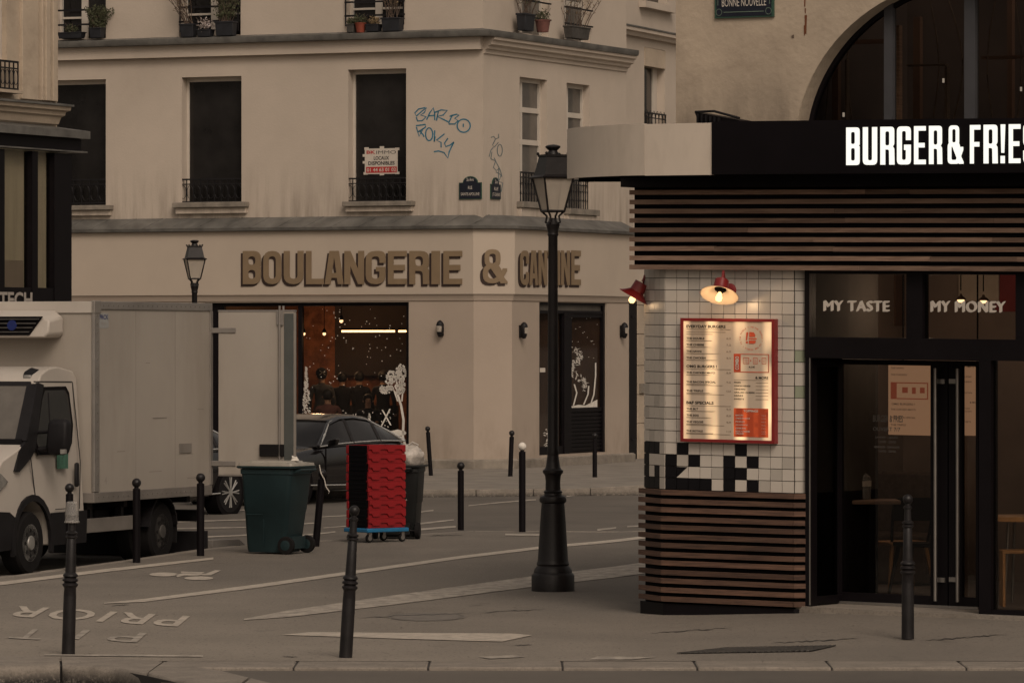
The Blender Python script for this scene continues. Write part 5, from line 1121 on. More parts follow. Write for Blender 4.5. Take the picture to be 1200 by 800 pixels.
# generated coordinates run along the sheet: bake the sheet in its own frame
def own_frame(o):
    me = o.data; inv = Matrix.Rotation(-FS.rz, 4, 'Z'); me.transform(inv); o.rotation_euler = (0, 0, FS.rz)
own_frame(pb)
def ml(x, y, d=dM + .003): return FS.w(bu + W_ * (x - 12) / 520 if False else bu + W_ * x, d, bz + H_ * (1 - y))
def mtxt(mb, s, xa, xb, ya, yb, bold=.02):
    put_text(mb, s, lambda a, b: FS.w(bu + W_ * xa + a, dM + .003, bz + H_ * (1 - yb) + b), W_ * (xb - xa), H_ * (yb - ya), bold)
def nx(px): return (px - 52) / 536
def ny(py): return (py - 50) / 700
mb = MB(); mg = MB()
for s, xb, ya, yb in (('EVERYDAY BURGERS', 308, 72, 90), ('OMG BURGERS !', 255, 310, 327), ('B&F SPECIALS', 236, 526, 544)): mtxt(mb, s, nx(70), nx(xb), ny(ya), ny(yb), .035)
for s, xb, y, pr in (('THE DOUBLE', 180, 152, '8,9'), ('THE CHEESE', 178, 190, '7,5'), ('THE HAWG', 162, 229, '6,9'), ('THE CHICKEN', 188, 268, '8,5'), ('THE CHICKEN MAYO', 245, 356, '8,9'), ('THE BACON SPECIAL', 250, 411, '9,5'), ('THE TRIPLE', 172, 464, '12,0'), ('THE BLT', 142, 572, '9,9'), ('THE EGG', 145, 610, '8,9'), ('THE VEGGIE', 173, 649, '9,9'), ('THE ROYALE', 170, 703, '11,9')):
    mtxt(mb, s, nx(70), nx(xb), ny(y - 6), ny(y + 6), .03); mtxt(mg, pr, nx(314), nx(340), ny(y - 6), ny(y + 6), .0)
    mg.add([ml(nx(70), ny(y + 12)), ml(nx(random.uniform(180, 290)), ny(y + 12)), ml(nx(230), ny(y + 15.5)), ml(nx(70), ny(y + 15.5))], [(0, 1, 2, 3)])
for y, xe in ((97, 340), (113, 308), (126, 230), (334, 340), (430, 290), (484, 300), (552, 340), (668, 300), (720, 338)): mg.add([ml(nx(70), ny(y)), ml(nx(xe), ny(y)), ml(nx(xe), ny(y + 2.5)), ml(nx(70), ny(y + 2.5))], [(0, 1, 2, 3)])
mtxt(mb, '& MORE', nx(488), nx(566), ny(372), ny(388), .03)
for s, xb, y in (('FRIES', 400, 410), ('ONION RINGS', 458, 430), ('TENDERS', 428, 450), ('GRILLED CHEESE', 484, 469), ('DRINKS', 415, 488), ('SWEETS', 420, 508)): mtxt(mb, s, nx(360), nx(xb), ny(y - 4.5), ny(y + 4.5), .03); mg.add([ml(nx(490), ny(y - 1)), ml(nx(566), ny(y - 1)), ml(nx(566), ny(y + 1.5)), ml(nx(490), ny(y + 1.5))], [(0, 1, 2, 3)])
mtxt(mb, '4,5€', nx(448), nx(486), ny(312), ny(324), .02)
mg.add([ml(nx(358), ny(394)), ml(nx(566), ny(394)), ml(nx(566), ny(396)), ml(nx(358), ny(396))], [(0, 1, 2, 3)])
mb.build('black_lettering', 'print_black', MBD, smooth=False)['kind'] = 'stuff'; mg.build('small_print', mat('faint_print', (.17, .13, .10), .7), MBD, smooth=False)['kind'] = 'stuff'
om = MB()
def rect(a, b, c_, e, m=None): (m or om).add([ml(nx(a), ny(c_)), ml(nx(b), ny(c_)), ml(nx(b), ny(e)), ml(nx(a), ny(e))], [(0, 1, 2, 3)])
rect(358, 400, 240, 350); rect(400, 570, 240, 244); rect(400, 570, 345, 350); rect(565, 570, 244, 345)
# round emblem and the tiny drawings of the combo
rx, ry = (536 and 1 / 536), 1 / 700
ring_txt = 'TO THE PEOPLE * TO THE PEOPLE * TO THE PEOPLE * '
for i, chh in enumerate(ring_txt):
    a = 2 * math.pi * i / len(ring_txt); cx_, cy_ = 463 + 66 * math.sin(a), 148 - 66 * math.cos(a)
    if chh in ' ': continue
    v, f, (a0, a1, b0, b1) = text2d(chh, .02)
    om.add([ml(nx(cx_ + (p[0] - .3) * 11 * math.cos(a) + (p[1] - .3) * 11 * math.sin(a)), ny(cy_ + (p[0] - .3) * 11 * math.sin(a) - (p[1] - .3) * 11 * math.cos(a))) for p in v], f)
def blob(pts, m=om): m.add([ml(nx(a), ny(b)) for a, b in pts], [tuple(range(len(pts)))])
blob([(446, 112), (438, 160), (430, 160), (434, 112)]); blob([(431, 166), (443, 166), (443, 178), (431, 178)])
blob([(452, 110), (478, 112), (488, 126), (486, 140), (450, 140)]); blob([(449, 146), (494, 146), (496, 154), (449, 154)]); blob([(449, 160), (492, 160), (488, 176), (478, 180), (449, 180)])
for cx_, wd in ((432, 18), (488, 13), (540, 13)):
    for (a, b, c_, e) in ((-1, 1, 262, 265), (-1, 1, 296, 299), (-1, -.85, 265, 296), (.85, 1, 265, 296), (-.6, .6, 276, 278), (-.6, .6, 286, 288)): rect(cx_ + a * wd, cx_ + b * wd, c_, e)
for cx_ in (460, 514): rect(cx_ - 4, cx_ + 4, 278, 281); rect(cx_ - 1.3, cx_ + 1.3, 274, 285)
om.build('orange_print', mat('print_orange', (.50, .075, .03), .5, var=.08), MBD, smooth=False)
tp = MB(); rect(358, 566, 562, 732, tp); tpo = tp.build('toppings_panel', 'menu_orange', MBD, smooth=False); own_frame(tpo)
wm = MB(); d_ = dM + .006
def wtxt(s, xa, xb, ya, yb, bold=.02): put_text(wm, s, lambda a, b: FS.w(bu + W_ * xa + a, dM + .006, bz + H_ * (1 - yb) + b), W_ * (xb - xa), H_ * (yb - ya), bold)
wtxt('TOPPINGS', nx(418), nx(506), ny(571), ny(584), .03)
for s, xb, y in (('BACON', 416, 604), ('CHEDDAR SAUCE', 456, 622), ('PICKLES', 425, 642), ('JALAPENOS', 442, 662), ('ONIONS', 432, 681), ('EGG CHEESE', 456, 699), ('SALAD', 420, 712)): wtxt(s, nx(370), nx(xb), ny(y - 4.5), ny(y + 4.5)); wtxt('+1,5', nx(526), nx(550), ny(y - 4), ny(y + 4), 0)
v, f, bb = text2d('COMBO', .03)
wm.add([FS.w(bu + W_ * nx(368 + (p[1] - bb[2]) / (bb[3] - bb[2]) * -0 + (1 - (p[1] - bb[2]) / (bb[3] - bb[2])) * 22), dM + .006, bz + H_ * (1 - ny(335 - (p[0] - bb[0]) / (bb[1] - bb[0]) * 80))) for p in v], f)
wm.build('white_lettering', 'print_white', MBD, smooth=False)
# ------------------------------------------------------------------ red gooseneck lamps
def goose(label, mount, out, top, shade_c, axis, r=.185, en=2.5):
    t = thing('gooseneck_lamp', label, 'wall lamp', mount, 'red gooseneck lamps on the tiled pillar')
    q = Vector(out).normalized().to_track_quat('Z', 'Y').to_matrix()
    MB().lathe([(.001, 0), (.062, 0), (.06, .018), (.035, .03), (.001, .032)], mount, 20, m=q).build('wall_rose', 'red_enamel', t)
    ax = Vector(axis).normalized(); m = ax.to_track_quat('Z', 'Y').to_matrix(); sc_ = Vector(shade_c)
    neck = sc_ - ax * .14; P0 = Vector(mount) + Vector(out).normalized() * .03; pts = []
    for k in range(13):
        s = k / 12; a = P0; b = Vector(top); c2_ = neck - ax * .02
        pts.append((1 - s) ** 3 * a + 3 * s * (1 - s) ** 2 * (a + (b - a) * 1.25) + 3 * s * s * (1 - s) * (c2_ - ax * .16) + s ** 3 * c2_)
    MB().tube(pts, .012, 10).build('curved_arm', 'red_enamel', t)
    sh = MB().lathe([(.03, -.15), (.062, -.148), (.068, -.06), (.085, -.045), (r * .8, -.018), (r, 0.0)], sc_, 36, m=m)
    sh.f = [f for f in sh.f if len(f) == 4]; sh.mi = sh.mi[:len(sh.f)]; o = sh.build('shade', 'red_enamel', t, recalc=False)
    s2 = MB().lathe([(.055, -.06), (.08, -.042), (r * .79, -.014), (r * .985, .001)], sc_, 36, m=m); s2.f = [f for f in s2.f if len(f) == 4]; s2.mi = s2.mi[:len(s2.f)]; s2.build('shade_lining', 'shade_inner', t, recalc=False)
    MB().lathe([(.05, -.075), (.05, -.055), (.03, -.04), (.026, -.03)], sc_, 16, m=m).build('socket', 'black_matt', t)
    MB().lathe([(.012, -.032), (.02, -.01), (.031, .025), (.026, .05), (.001, .062)], sc_, 16, m=m).build('bulb', 'bulb_lit', t)
    l_ = warm('lamp_glow', sc_ + ax * .09, en, .03, (1, .64, .34)); return t
zm = zS(340, 857)
mt = FS.w(uS(856.5), .012, zm); sc1 = FS.w(uS(843, .30), .30, FS.z(346, 843, .30))
ax1 = (FS.N * .52 + Vector((.10, 0, -.86)))
goose('red gooseneck lamp lit above the menu board', mt, FS.N, FS.w(uS(846, .2), .2, FS.z(324, 846, .2)), sc1, ax1, .172, 3.0)
Lf = (FS.N - FS.U).normalized(); pc = FS.w(-chu, -chd - .05, zS(338)); LN = (-FS.U * .9 + FS.N * .43).normalized()
sc2 = at(742.5, 348, pc.y - .05)
goose('red gooseneck lamp lit on the far left side of the pillar', pc + LN * .0, LN, at(752, 326, pc.y), sc2, LN * .5 + Vector((0, 0, -.87)), .15, .45)
# ================================================================== ARCHED BUILDING BEHIND THE RESTAURANT
FB = Frame(792, 48.6, .0001, .006); AB = thing('arched_building', 'old beige rendered building with a great arched window above the restaurant', 'building', FB.w(0, 0, 0))
zlo, zhi = 3.4, 7.6; um, zm_ = FB.u(1131), FB.z(175, 1131); ru = um - FB.u(931); rz_ = FB.z(-25, 1131) - zm_
mb = MB(); NS = 48
for a, b, zlo_ in ((FB.u(792), um - ru, zlo), (um + ru, um + ru + 3, -.1)): mb.add([FB.w(a, 0, zlo_), FB.w(b, 0, zlo_), FB.w(b, 0, zhi), FB.w(a, 0, zhi)], [(0, 1, 2, 3)])
arc = [(um - ru * math.cos(math.pi * k / NS), zm_ + rz_ * math.sin(math.pi * k / NS)) for k in range(NS + 1)]
for (a, za), (b, zb_) in zip(arc, arc[1:]): mb.add([FB.w(a, 0, za), FB.w(b, 0, zb_), FB.w(b, 0, zhi), FB.w(a, 0, zhi)], [(0, 1, 2, 3)])
mb.add([FB.w(FB.u(792), 0, zlo), FB.w(FB.u(792), 0, zhi), FB.w(FB.u(792), -6, zhi), FB.w(FB.u(792), -6, zlo)], [(0, 1, 2, 3)])
mb.build('wall', 'old_stone', AB, smooth=False, recalc=False)
mb = MB()
for (a, za), (b, zb_) in zip(arc, arc[1:]): mb.add([FB.w(a, 0, za), FB.w(b, 0, zb_), FB.w(b, -.22, zb_), FB.w(a, -.22, za)], [(0, 1, 2, 3)])
mb.build('arch_reveal', 'old_stone', AB, recalc=False)
mb = MB(); inner_ = [(um + (a - um) * .975, zm_ + (z_ - zm_) * .975) for a, z_ in arc]
for (p, q), (r_, s) in zip(zip(arc, arc[1:]), zip(inner_, inner_[1:])):
    mb.hexa([FB.w(p[0], -.22, p[1]), FB.w(q[0], -.22, q[1]), FB.w(s[0], -.22, s[1]), FB.w(r_[0], -.22, r_[1]), FB.w(p[0], -.28, p[1]), FB.w(q[0], -.28, q[1]), FB.w(s[0], -.28, s[1]), FB.w(r_[0], -.28, r_[1])])
dA = -.22; AW = mb.build('window_frame', BP, AB, smooth=False)
mm = mat('mullion_grey', (.045, .045, .05), .6)
for x0, x1 in ((1037, 1047), (1131, 1143.5)): MB().fbox(FB, FB.u(x0, dA), FB.u(x1, dA), dA - .06, dA + .02, zlo, zm_ + rz_ * .97).build('mullion', mm, AW, smooth=False)
MB().poly([[(a, b) for a, b in inner_]], lambda a, b, h: FB.w(a, h, b), dA - .04, dA - .03).build('arched_pane', 'glass', AW, smooth=False)
MB().fbox(FB, um - ru, um + ru, dA - .04, dA - .03, zlo, zm_ - .003).build('arched_pane', 'glass', AW, smooth=False)
mb = MB(); mb.fbox(FB, um - ru - .5, um + ru + .5, -3.2, -3.1, zlo, zhi); mb.fbox(FB, um - ru - .5, um - ru - .4, -3.1, -.3, zlo, zhi); mb.build('interior_wall', 'room_dark', AB, smooth=False)
for (x0, x1, y0, y1, d, m) in ((1049, 1054, 30, 150, -.8, 'wood_topb'), (975, 982, 60, 150, -1.2, 'room_brown'), (1070, 1078, 20, 150, -1.6, 'room_brown'), (960, 1040, 48, 53, -1.4, 'room_brown'), (1062, 1108, 76, 78, -1.0, 'stem'), (1150, 1200, 66, 70, -1.4, 'room_brown'), (1107, 1110, 78, 140, -1.0, 'stem'), (1180, 1186, 0, 150, -1.8, 'room_brown'), (990, 992, 70, 150, -1.0, 'stem')):
    MB().fbox(FB, FB.u(x0, d), FB.u(x1, d), d - .06, d, FB.z(y1, x0, d), FB.z(y0, x0, d)).build('timber_post' if m != 'stem' else 'interior_rail', m, AB, smooth=False)
mb = MB()
for x, b_ in ((966, 5), (1001, -8), (1090, 10), (1112, 16), (1166, -9), (1190, 7)):
    mb.tube([FB.w(FB.u(x + b_ * math.sin(i * .35), -1.3), -1.3, FB.z(155 - 17 * i, x, -1.3)) for i in range(10)], .008, 5)
mb.build('hanging_cables', 'stem', AB)
for (x, y) in ((1105, 92), (988, 132), (1196, 102)): MB().fbox(FB, FB.u(x - .7, -.9), FB.u(x + .7, -.9), -.92, -.9, FB.z(y + 5, x, -.9), FB.z(y, x, -.9)).build('glint_bulb', emis('weak_lamp', (1, .85, .7), .6), AB, smooth=False)
mb = MB()
for (x, y0_, y1_, w_) in ((943.5, -10, 8, 1.0), (944, 10, 16, .7), (944.5, 18, 40, 1.4), (943, 30, 42, .8)): mb.add([FB.w(FB.u(x - w_), .004, FB.z(y0_, x)), FB.w(FB.u(x + w_), .004, FB.z(y0_, x)), FB.w(FB.u(x + w_ * .5), .004, FB.z(y1_, x)), FB.w(FB.u(x - w_ * .8), .004, FB.z(y1_, x))], [(0, 1, 2, 3)])
mb.build('rust_stain', 'rust', AB, smooth=False); MB().lathe([(.001, 0), (.018, 0), (.018, .006)], FB.w(FB.u(930), .003, FB.z(43, 930)), 10, 'Y').build('old_fixing', 'stem', AB)
# big street plate
px0, px1 = 839, 908; t = plate(839, 908, -32, 21, FB, [('BONNE NOUVELLE', .13, .88, .25, .43), ('BOULEVARD', .3, .72, .56, .74)], 'large blue enamel plate BONNE NOUVELLE on the beige wall')
u0, u1, z0, z1 = FB.rect(839, 908, -32, 21, 0, 873)
mb = MB()
for (cx_, cz_) in ((.08, .13), (.92, .13)):
    cu, cz = u0 + (u1 - u0) * cx_, z0 + (z1 - z0) * cz_
    for k in range(14): a, b = k * math.pi / 7, (k + 1) * math.pi / 7; mb.add([FB.w(cu + r_ * math.cos(w_), .0325, cz + r_ * math.sin(w_)) for r_, w_ in ((.028, a), (.034, a), (.034, b), (.028, b))], [(0, 1, 2, 3)])
mb.fbox(FB, u0 + .1, u1 - .1, .031, .033, z0 + .05, z0 + .058); mb.fbox(FB, u0 + .035, u0 + .042, .031, .033, z0 + .12, z1 - .1); mb.fbox(FB, u1 - .042, u1 - .035, .031, .033, z0 + .12, z1 - .1)
mb.build('border_line', mat('line_green', (.10, .14, .11), .6), t, smooth=False)
# flood light lying on the canopy
fl = thing('flood_light', 'black flood light lying on the canopy above the pale panel', 'flood light', FS.w(uS(835, .2), .2, zc1 - .02))
dq = .1; z_ = lambda y: FS.z(y, 840, dq)
MB().hexa([FS.w(uS(820, dq), dq, z_(146)), FS.w(uS(866, dq), dq, z_(146)), FS.w(uS(866, dq), dq - .25, z_(146)), FS.w(uS(820, dq), dq - .25, z_(146)), FS.w(uS(813, dq), dq, z_(131)), FS.w(uS(866, dq), dq, z_(141)), FS.w(uS(866, dq), dq - .25, z_(141)), FS.w(uS(813, dq), dq - .25, z_(131))]).build('housing', 'black_paint', fl, bevel=.01)
mb = MB()
for k in range(6): x = 818 + k * 5; mb.fbox(FS, uS(x, dq), uS(x + 1.5, dq), dq + .001, dq + .03, z_(144), z_(133 + k))
mb.build('cooling_fins', 'iron', fl); MB().tube([FS.w(uS(815, dq), dq, z_(131)), FS.w(uS(838, dq), dq + .02, z_(130.5)), FS.w(uS(868, dq), dq + .02, z_(139))], .012, 6).build('bracket', 'iron', fl)
# ================================================================== STREET LAMPS
def street_lamp(label, loc, rz, scale=1.0):
    t = thing('street_lamp', label, 'street lamp', (0, 0, 0), 'cast iron street lamps')
    MB().lathe([(.001, 0), (.212, 0), (.212, .15), (.205, .165), (.19, .18), (.001, .18)], (0, 0, 0), 32).build('foot', 'lamp_metal', t, ang=25)
    MB().lathe([(.19, .181), (.185, .21), (.165, .24), (.155, .25), (.162, .265), (.155, .285), (.15, .30), (.118, .80), (.112, .86), (.13, .875), (.134, .90), (.125, .925), (.095, .94)], n=28).build('pedestal', 'lamp_metal', t)
    MB().lathe([(.09, .935), (.085, .96), (.095, .975), (.075, .99), (.072, 1.08), (.078, 1.13), (.088, 1.15), (.10, 1.16), (.10, 1.185), (.085, 1.195), (.072, 1.215), (.06, 1.29), (.056, 1.33)], n=24).build('collar', 'lamp_metal', t)
    MB().lathe([(.056, 1.33), (.060, 1.36), (.053, 1.40), (.051, 2.3), (.046, 3.48), (.055, 3.50), (.05, 3.52), (.058, 3.56), (.07, 3.60), (.045, 3.63), (.03, 3.66)], n=20).build('shaft', 'lamp_metal', t)
    zb_, zt_ = 3.73, 4.05; hb, ht = .087, .153
    mb = MB()
    for k in range(4):
        a = k * math.pi / 2 + math.pi / 4; c, s = math.cos(a) * 1.414, math.sin(a) * 1.414
        mb.tube([(.02 * c, .02 * s, 3.60), (.055 * c, .055 * s, 3.62), (.045 * c, .045 * s, 3.68), (.085 * c, .085 * s, zb_)], .011, 6)
        mb.tube([(hb * c, hb * s, zb_), (ht * c, ht * s, zt_)], .011, 6)
        b = a + math.pi / 2; c2, s2 = math.cos(b) * 1.414, math.sin(b) * 1.414
        mb.tube([(hb * c, hb * s, zb_), (hb * c2, hb * s2, zb_)], .013, 6)
    mb.build('lantern_frame', 'lamp_metal', t)
    MB().loops([[(x * hb * .97, y * hb * .97, zb_) for x, y in ((-1, -1), (1, -1), (1, 1), (-1, 1))], [(x * ht * .97, y * ht * .97, zt_) for x, y in ((-1, -1), (1, -1), (1, 1), (-1, 1))]], cap1=False).build('lantern_glass', 'lantern_glass', t, smooth=False)
    sq = lambda h, z: [(x * h, y * h, z) for x, y in ((-1, -1), (1, -1), (1, 1), (-1, 1))]
    MB().loops([sq(ht + .022, zt_), sq(ht + .03, zt_ + .012), sq(ht - .01, zt_ + .035), sq(ht * .70, zt_ + .21), sq(ht * .76, zt_ + .215), sq(ht * .76, zt_ + .235)]).build('roof', 'lamp_metal', t, ang=20)
    MB().lathe([(.06, zt_ + .235), (.05, zt_ + .26), (.042, zt_ + .275), (.075, zt_ + .305), (.075, zt_ + .318), (.045, zt_ + .33), (.001, zt_ + .335)], n=18).build('finial', 'lamp_metal', t)
    mb = MB()
    for x, y in ((-1, -1), (1, -1), (1, 1), (-1, 1)): mb.sphere((x * ht * .74, y * ht * .74, zt_ + .245), .016, 8, 5)
    mb.build('corner_knobs', 'lamp_metal', t)
    MB().lathe([(.02, zb_ + .0), (.022, zb_ + .08), (.05, zb_ + .12), (.045, zb_ + .26), (.001, zb_ + .27)], n=12).build('mantle', 'print_white', t)
    t.location = loc; t.rotation_euler = (0, 0, rz); t.scale = (scale,) * 3; return t
lp = G(648, 692); L1 = street_lamp('tall black cast iron street lamp in the middle of the pavement', (lp.x, lp.y, gh(lp.x, lp.y)), R(22))
Y2 = 82.6; L2 = copy_tree(L1); L2['label'] = 'smaller looking street lamp rising behind the white box van'
L2.location = ((228 - 600) / FPX * Y2, Y2, -.1); L2.scale = (.955,) * 3; L2.rotation_euler = (0, 0, R(14))
# ================================================================== BOLLARDS
def ring_bollard(label, px, py, tilt, cup=False):
    p = G(px, py); p.z = gh(p.x, p.y); p.y -= p.z / (CAMZ) * p.y * 1.0
    t = thing('bollard', label, 'bollard', (0, 0, 0), 'ringed iron bollards at the kerb')
    MB().lathe([(.052, 0), (.050, .45), (.047, .52), (.050, .525)], n=20).build('lower_post', 'bollard', t)
    MB().lathe([(.050, .525), (.062, .54), (.062, .552), (.045, .563), (.062, .575), (.062, .588), (.045, .60), (.060, .612), (.058, .624), (.042, .64)], n=20).build('ring', 'bollard', t)
    MB().lathe([(.042, .64), (.036, .90), (.034, .905)], n=18).build('upper_post', 'bollard', t)
    MB().lathe([(.034, .905), (.046, .915), (.046, .926), (.034, .934), (.046, .944), (.046, .955), (.03, .965), (.027, 1.06), (.036, 1.068), (.036, 1.08), (.022, 1.09), (.022, 1.105)], n=18).build('ring', 'bollard', t)
    if not cup: MB().sphere((0, 0, 1.14), .042, 18, 12).build('ball', 'bollard', t)
    else: MB().lathe([(.022, 1.10), (.022, 1.13), (.001, 1.14)], n=12).build('stub', 'bollard', t)
    t.location = p; t.rotation_euler = tilt; return t
ring_bollard('ringed black bollard leaning right, in front of the red crates', 405, 770, (0, R(3.4), 0))
B2_ = ring_bollard('ringed black bollard wearing an upturned clear plastic cup', 80, 766, (0, R(1.6), 0), True)
ring_bollard('upright ringed black bollard before the restaurant doors', 1060, 748, (0, 0, 0))
cup_p = B2_.matrix_basis @ Vector((0, 0, 1.03)); cu = thing('plastic_cup', 'clear plastic cup put upside down on a bollard', 'plastic cup', cup_p)
cm = MB().lathe([(.058, 0), (.06, .012), (.055, .014), (.052, .055), (.055, .06), (.045, .16), (.036, .166), (.001, .168)], cup_p, 20); cm.f = [f for f in cm.f if len(f) == 4]; cm.mi = cm.mi[:len(cm.f)]; cm.build('cup_wall', 'plastic_clear', cu, recalc=False)
MB().lathe([(.0585, 0), (.0615, .006), (.0585, .012)], cup_p, 20).build('rim', 'plastic_clear', cu); MB().lathe([(.02, .07), (.03, .1), (.028, .15), (.01, .16)], cup_p, 12).build('ball_under_cup', 'bollard', cu)
def plain_bollard(label, px, py, top, w, tilt=(0, 0, 0), ball='bollard', z=0.0, grp='plain black bollards'):
    p = G(px, py, z); p.z = z; h = (py - top) * p.y / FPX; r = w / 2 * p.y / FPX; br = r * 1.22
    t = thing('bollard', label, 'bollard', (0, 0, 0), grp)
    MB().lathe([(.001, 0), (r, 0), (r, h - br * 2.3), (r * .6, h - br * 2.15), (r * .55, h - br * 1.9), (r * .5, h - br * 1.7)], n=18).build('post', 'black_paint', t)
    MB().sphere((0, 0, h - br), br, 16, 10).build('ball', ball, t)
    t.location = p; t.rotation_euler = tilt; return t
plain_bollard('ball topped bollard right behind the bollard with the cup', 81.5, 668, 566, 9)
plain_bollard('ball topped bollard beside the van\'s side rail', 160, 659, 560, 9)
plain_bollard('ball topped bollard at the rear corner of the van', 235, 651, 554, 9)
b_ = plain_bollard('bollard leaning right with a white string hanging from its top', 370, 640, 549, 8.5, (0, R(5), 0))
sp = b_.matrix_basis @ Vector((0, 0, .86)); st_ = thing('string', 'white string tied to the leaning bollard beside the green bin', 'string', sp)
MB().tube([sp + Vector(v) for v in ((-.03, -.06, .12), (-.01, -.07, .02), (.03, -.07, -.05), (.05, -.07, -.14), (.09, -.07, -.20), (.08, -.07, -.22))], .007, 6).build('twine', 'print_white', st_)
plain_bollard('short ball topped bollard on the kerb right of the rubbish bag', 540, 621, 541, 7.5)
plain_bollard('bollard with a white painted ball left of the large street lamp', 612, 623, 518, 8, ball='snow_paint')
plain_bollard('thin bollard leaning left by the right edge of the bakery window', 505, 557, 499, 5, (0, R(-4), 0), z=.02)
plain_bollard('thin bollard near the corner of the bakery wall', 598, 558, 504, 5.5, (0, R(2), 0), z=.02)
plain_bollard('thin bollard before the louvred bakery door', 697, 559, 507, 5.5, z=.02)
# ================================================================== GREEN BIN
def wheelie_bin(label, loc, rz, body_m, lid_m, W_=.58, D_=.72, H_=1.02, sc_=1.0, graffiti=False):
    t = thing('wheeled_bin', label, 'bin', (0, 0, 0))
    def rr(hx, hy, z, r=.05, cx=0):
        out = []
        for sx, sy in ((1, 1), (-1, 1), (-1, -1), (1, -1)):
            for k in range(4):
                a = math.atan2(sy, sx) - math.pi / 4 + k * math.pi / 6; out.append((cx + sx * (hx - r) + r * math.cos(a), sy * (hy - r) + r * math.sin(a), z))
        return out
    MB().loops([rr(D_ * .33, W_ * .38, .02, cx=-.03), rr(D_ * .345, W_ * .395, .06, cx=-.03), rr(D_ * .40, W_ * .43, H_ * .48, cx=-.012), rr(D_ * .405, W_ * .45, H_ * .50, cx=-.012), rr(D_ * .45, W_ * .485, H_ * .9), rr(D_ * .47, W_ * .50, H_ * .905), rr(D_ * .47, W_ * .50, H_ * .96), rr(D_ * .45, W_ * .48, H_ * .965)]).build('body', body_m, t, ang=30)
    MB().loops([rr(D_ * .50, W_ * .535, H_ * .967), rr(D_ * .52, W_ * .55, H_ * .975), rr(D_ * .52, W_ * .55, H_ * .995)], cap1=True).build('lid_rim', body_m, t, ang=30)
    MB().loops([rr(D_ * .50, W_ * .53, H_ * .996), rr(D_ * .49, W_ * .52, H_ * 1.025), rr(D_ * .36, W_ * .38, H_ * 1.035), rr(D_ * .34, W_ * .36, H_ * 1.05)]).build('lid', lid_m, t, ang=30)
    for s in (-1, 1):
        w = MB().lathe([(.03, -.028), (.075, -.03), (.10, -.026), (.105, 0), (.10, .026), (.075, .03), (.03, .028)], (D_ * .36, s * W_ * .46, .105), 24, 'Y'); wo = w.build('wheel', 'rubber', t)
        MB().lathe([(.001, -.034), (.05, -.034), (.06, -.031)], (D_ * .36, s * W_ * .46, .105), 16, 'Y').build('hub', body_m, wo)
    MB().tube([(D_ * .36, -W_ * .45, .105), (D_ * .36, W_ * .45, .105)], .014, 8).build('axle', 'iron', t)
    MB().box(D_ * .30, D_ * .40, -W_ * .3, W_ * .3, .06, .2).build('axle_bracket', body_m, t)
    mb = MB(); mb.tube([(D_ * .47, -.2, H_ * .93), (D_ * .56, -.2, H_ * .95), (D_ * .56, .2, H_ * .95), (D_ * .47, .2, H_ * .93)], .016, 8); mb.build('handle', body_m, t)
    mb = MB(); mb.box(-D_ * .37, -.05, -W_ * .437 - .003, -W_ * .42, H_ * .44, H_ * .455); mb.box(-.05, -.038, -W_ * .437 + .008, -W_ * .36, .10, H_ * .455); mb.build('moulded_rib', body_m, t)
    t.location = loc; t.rotation_euler = (0, 0, rz); t.scale = (sc_,) * 3; return t
p = G(324, 648); gb = wheelie_bin('dark green wheeled bin behind the van, its lid coloured pale for sky reflection', p, R(-24), 'bin_green', 'bin_lid', sc_=1.0)
MB().box(.335, .34, .02, .14, .55, .80).build('paper_label', 'paper', gb)
gb.children[-1].location = (0.0, 0, 0)
p2 = G(338, 541); sc_p = Vector((p.x + .22, p.y - .1, 1.075)); pw = thing('paper_scrap', 'crumpled white paper scrap on the lid of the green bin', 'paper scrap', sc_p)
MB().hexa([sc_p + Vector(v) for v in ((-.05, -.03, -.0), (.04, -.04, -.0), (.05, .03, -.0), (-.04, .04, .0), (-.03, -.03, .03), (.02, -.02, .05), (.03, .02, .03), (-.04, .02, .06))]).build('paper', 'snow_paint', pw)
p = G(468, 630.5); db = wheelie_bin('black wheeled bin with graffiti, right behind the red crates', p, R(-98), 'bin_dark', 'bin_dark', W_=.58, D_=.62, H_=.92)
for o in [o for o in db.children if o.name.startswith('lid') and 'rim' not in o.name]: bpy.data.objects.remove(o)
mb = MB()
for st0 in ([(.0, .0), (.03, .07), (.05, .0), (.08, .06)], [(.1, .05), (.07, .03), (.1, .0), (.13, .03), (.1, .06)], [(.0, -.08), (.05, -.06), (.1, -.09), (.16, -.06)], [(.16, .04), (.15, -.02)]):
    for (a, b), (c, d) in zip(st0, st0[1:]): mb.add([(.247, a - .08 - .005, .32 + b), (.247, a - .08 + .005, .32 + b + .006), (.247, c - .08 + .005, .32 + d + .006), (.247, c - .08 - .005, .32 + d)], [(0, 1, 2, 3)])
for v in range(14): a, b = random.uniform(-.1, .12), random.uniform(.45, .75); mb.add([(.252 + .0, a, b), (.252, a + random.uniform(.01, .05), b + .01), (.252, a + .03, b + random.uniform(.02, .07))], [(0, 1, 2)])
g_ = mb.build('graffiti', 'print_grey', None, smooth=False); g_.parent = db; g_.rotation_euler = (0, 0, 0); g_.location = (.0, 0, 0)
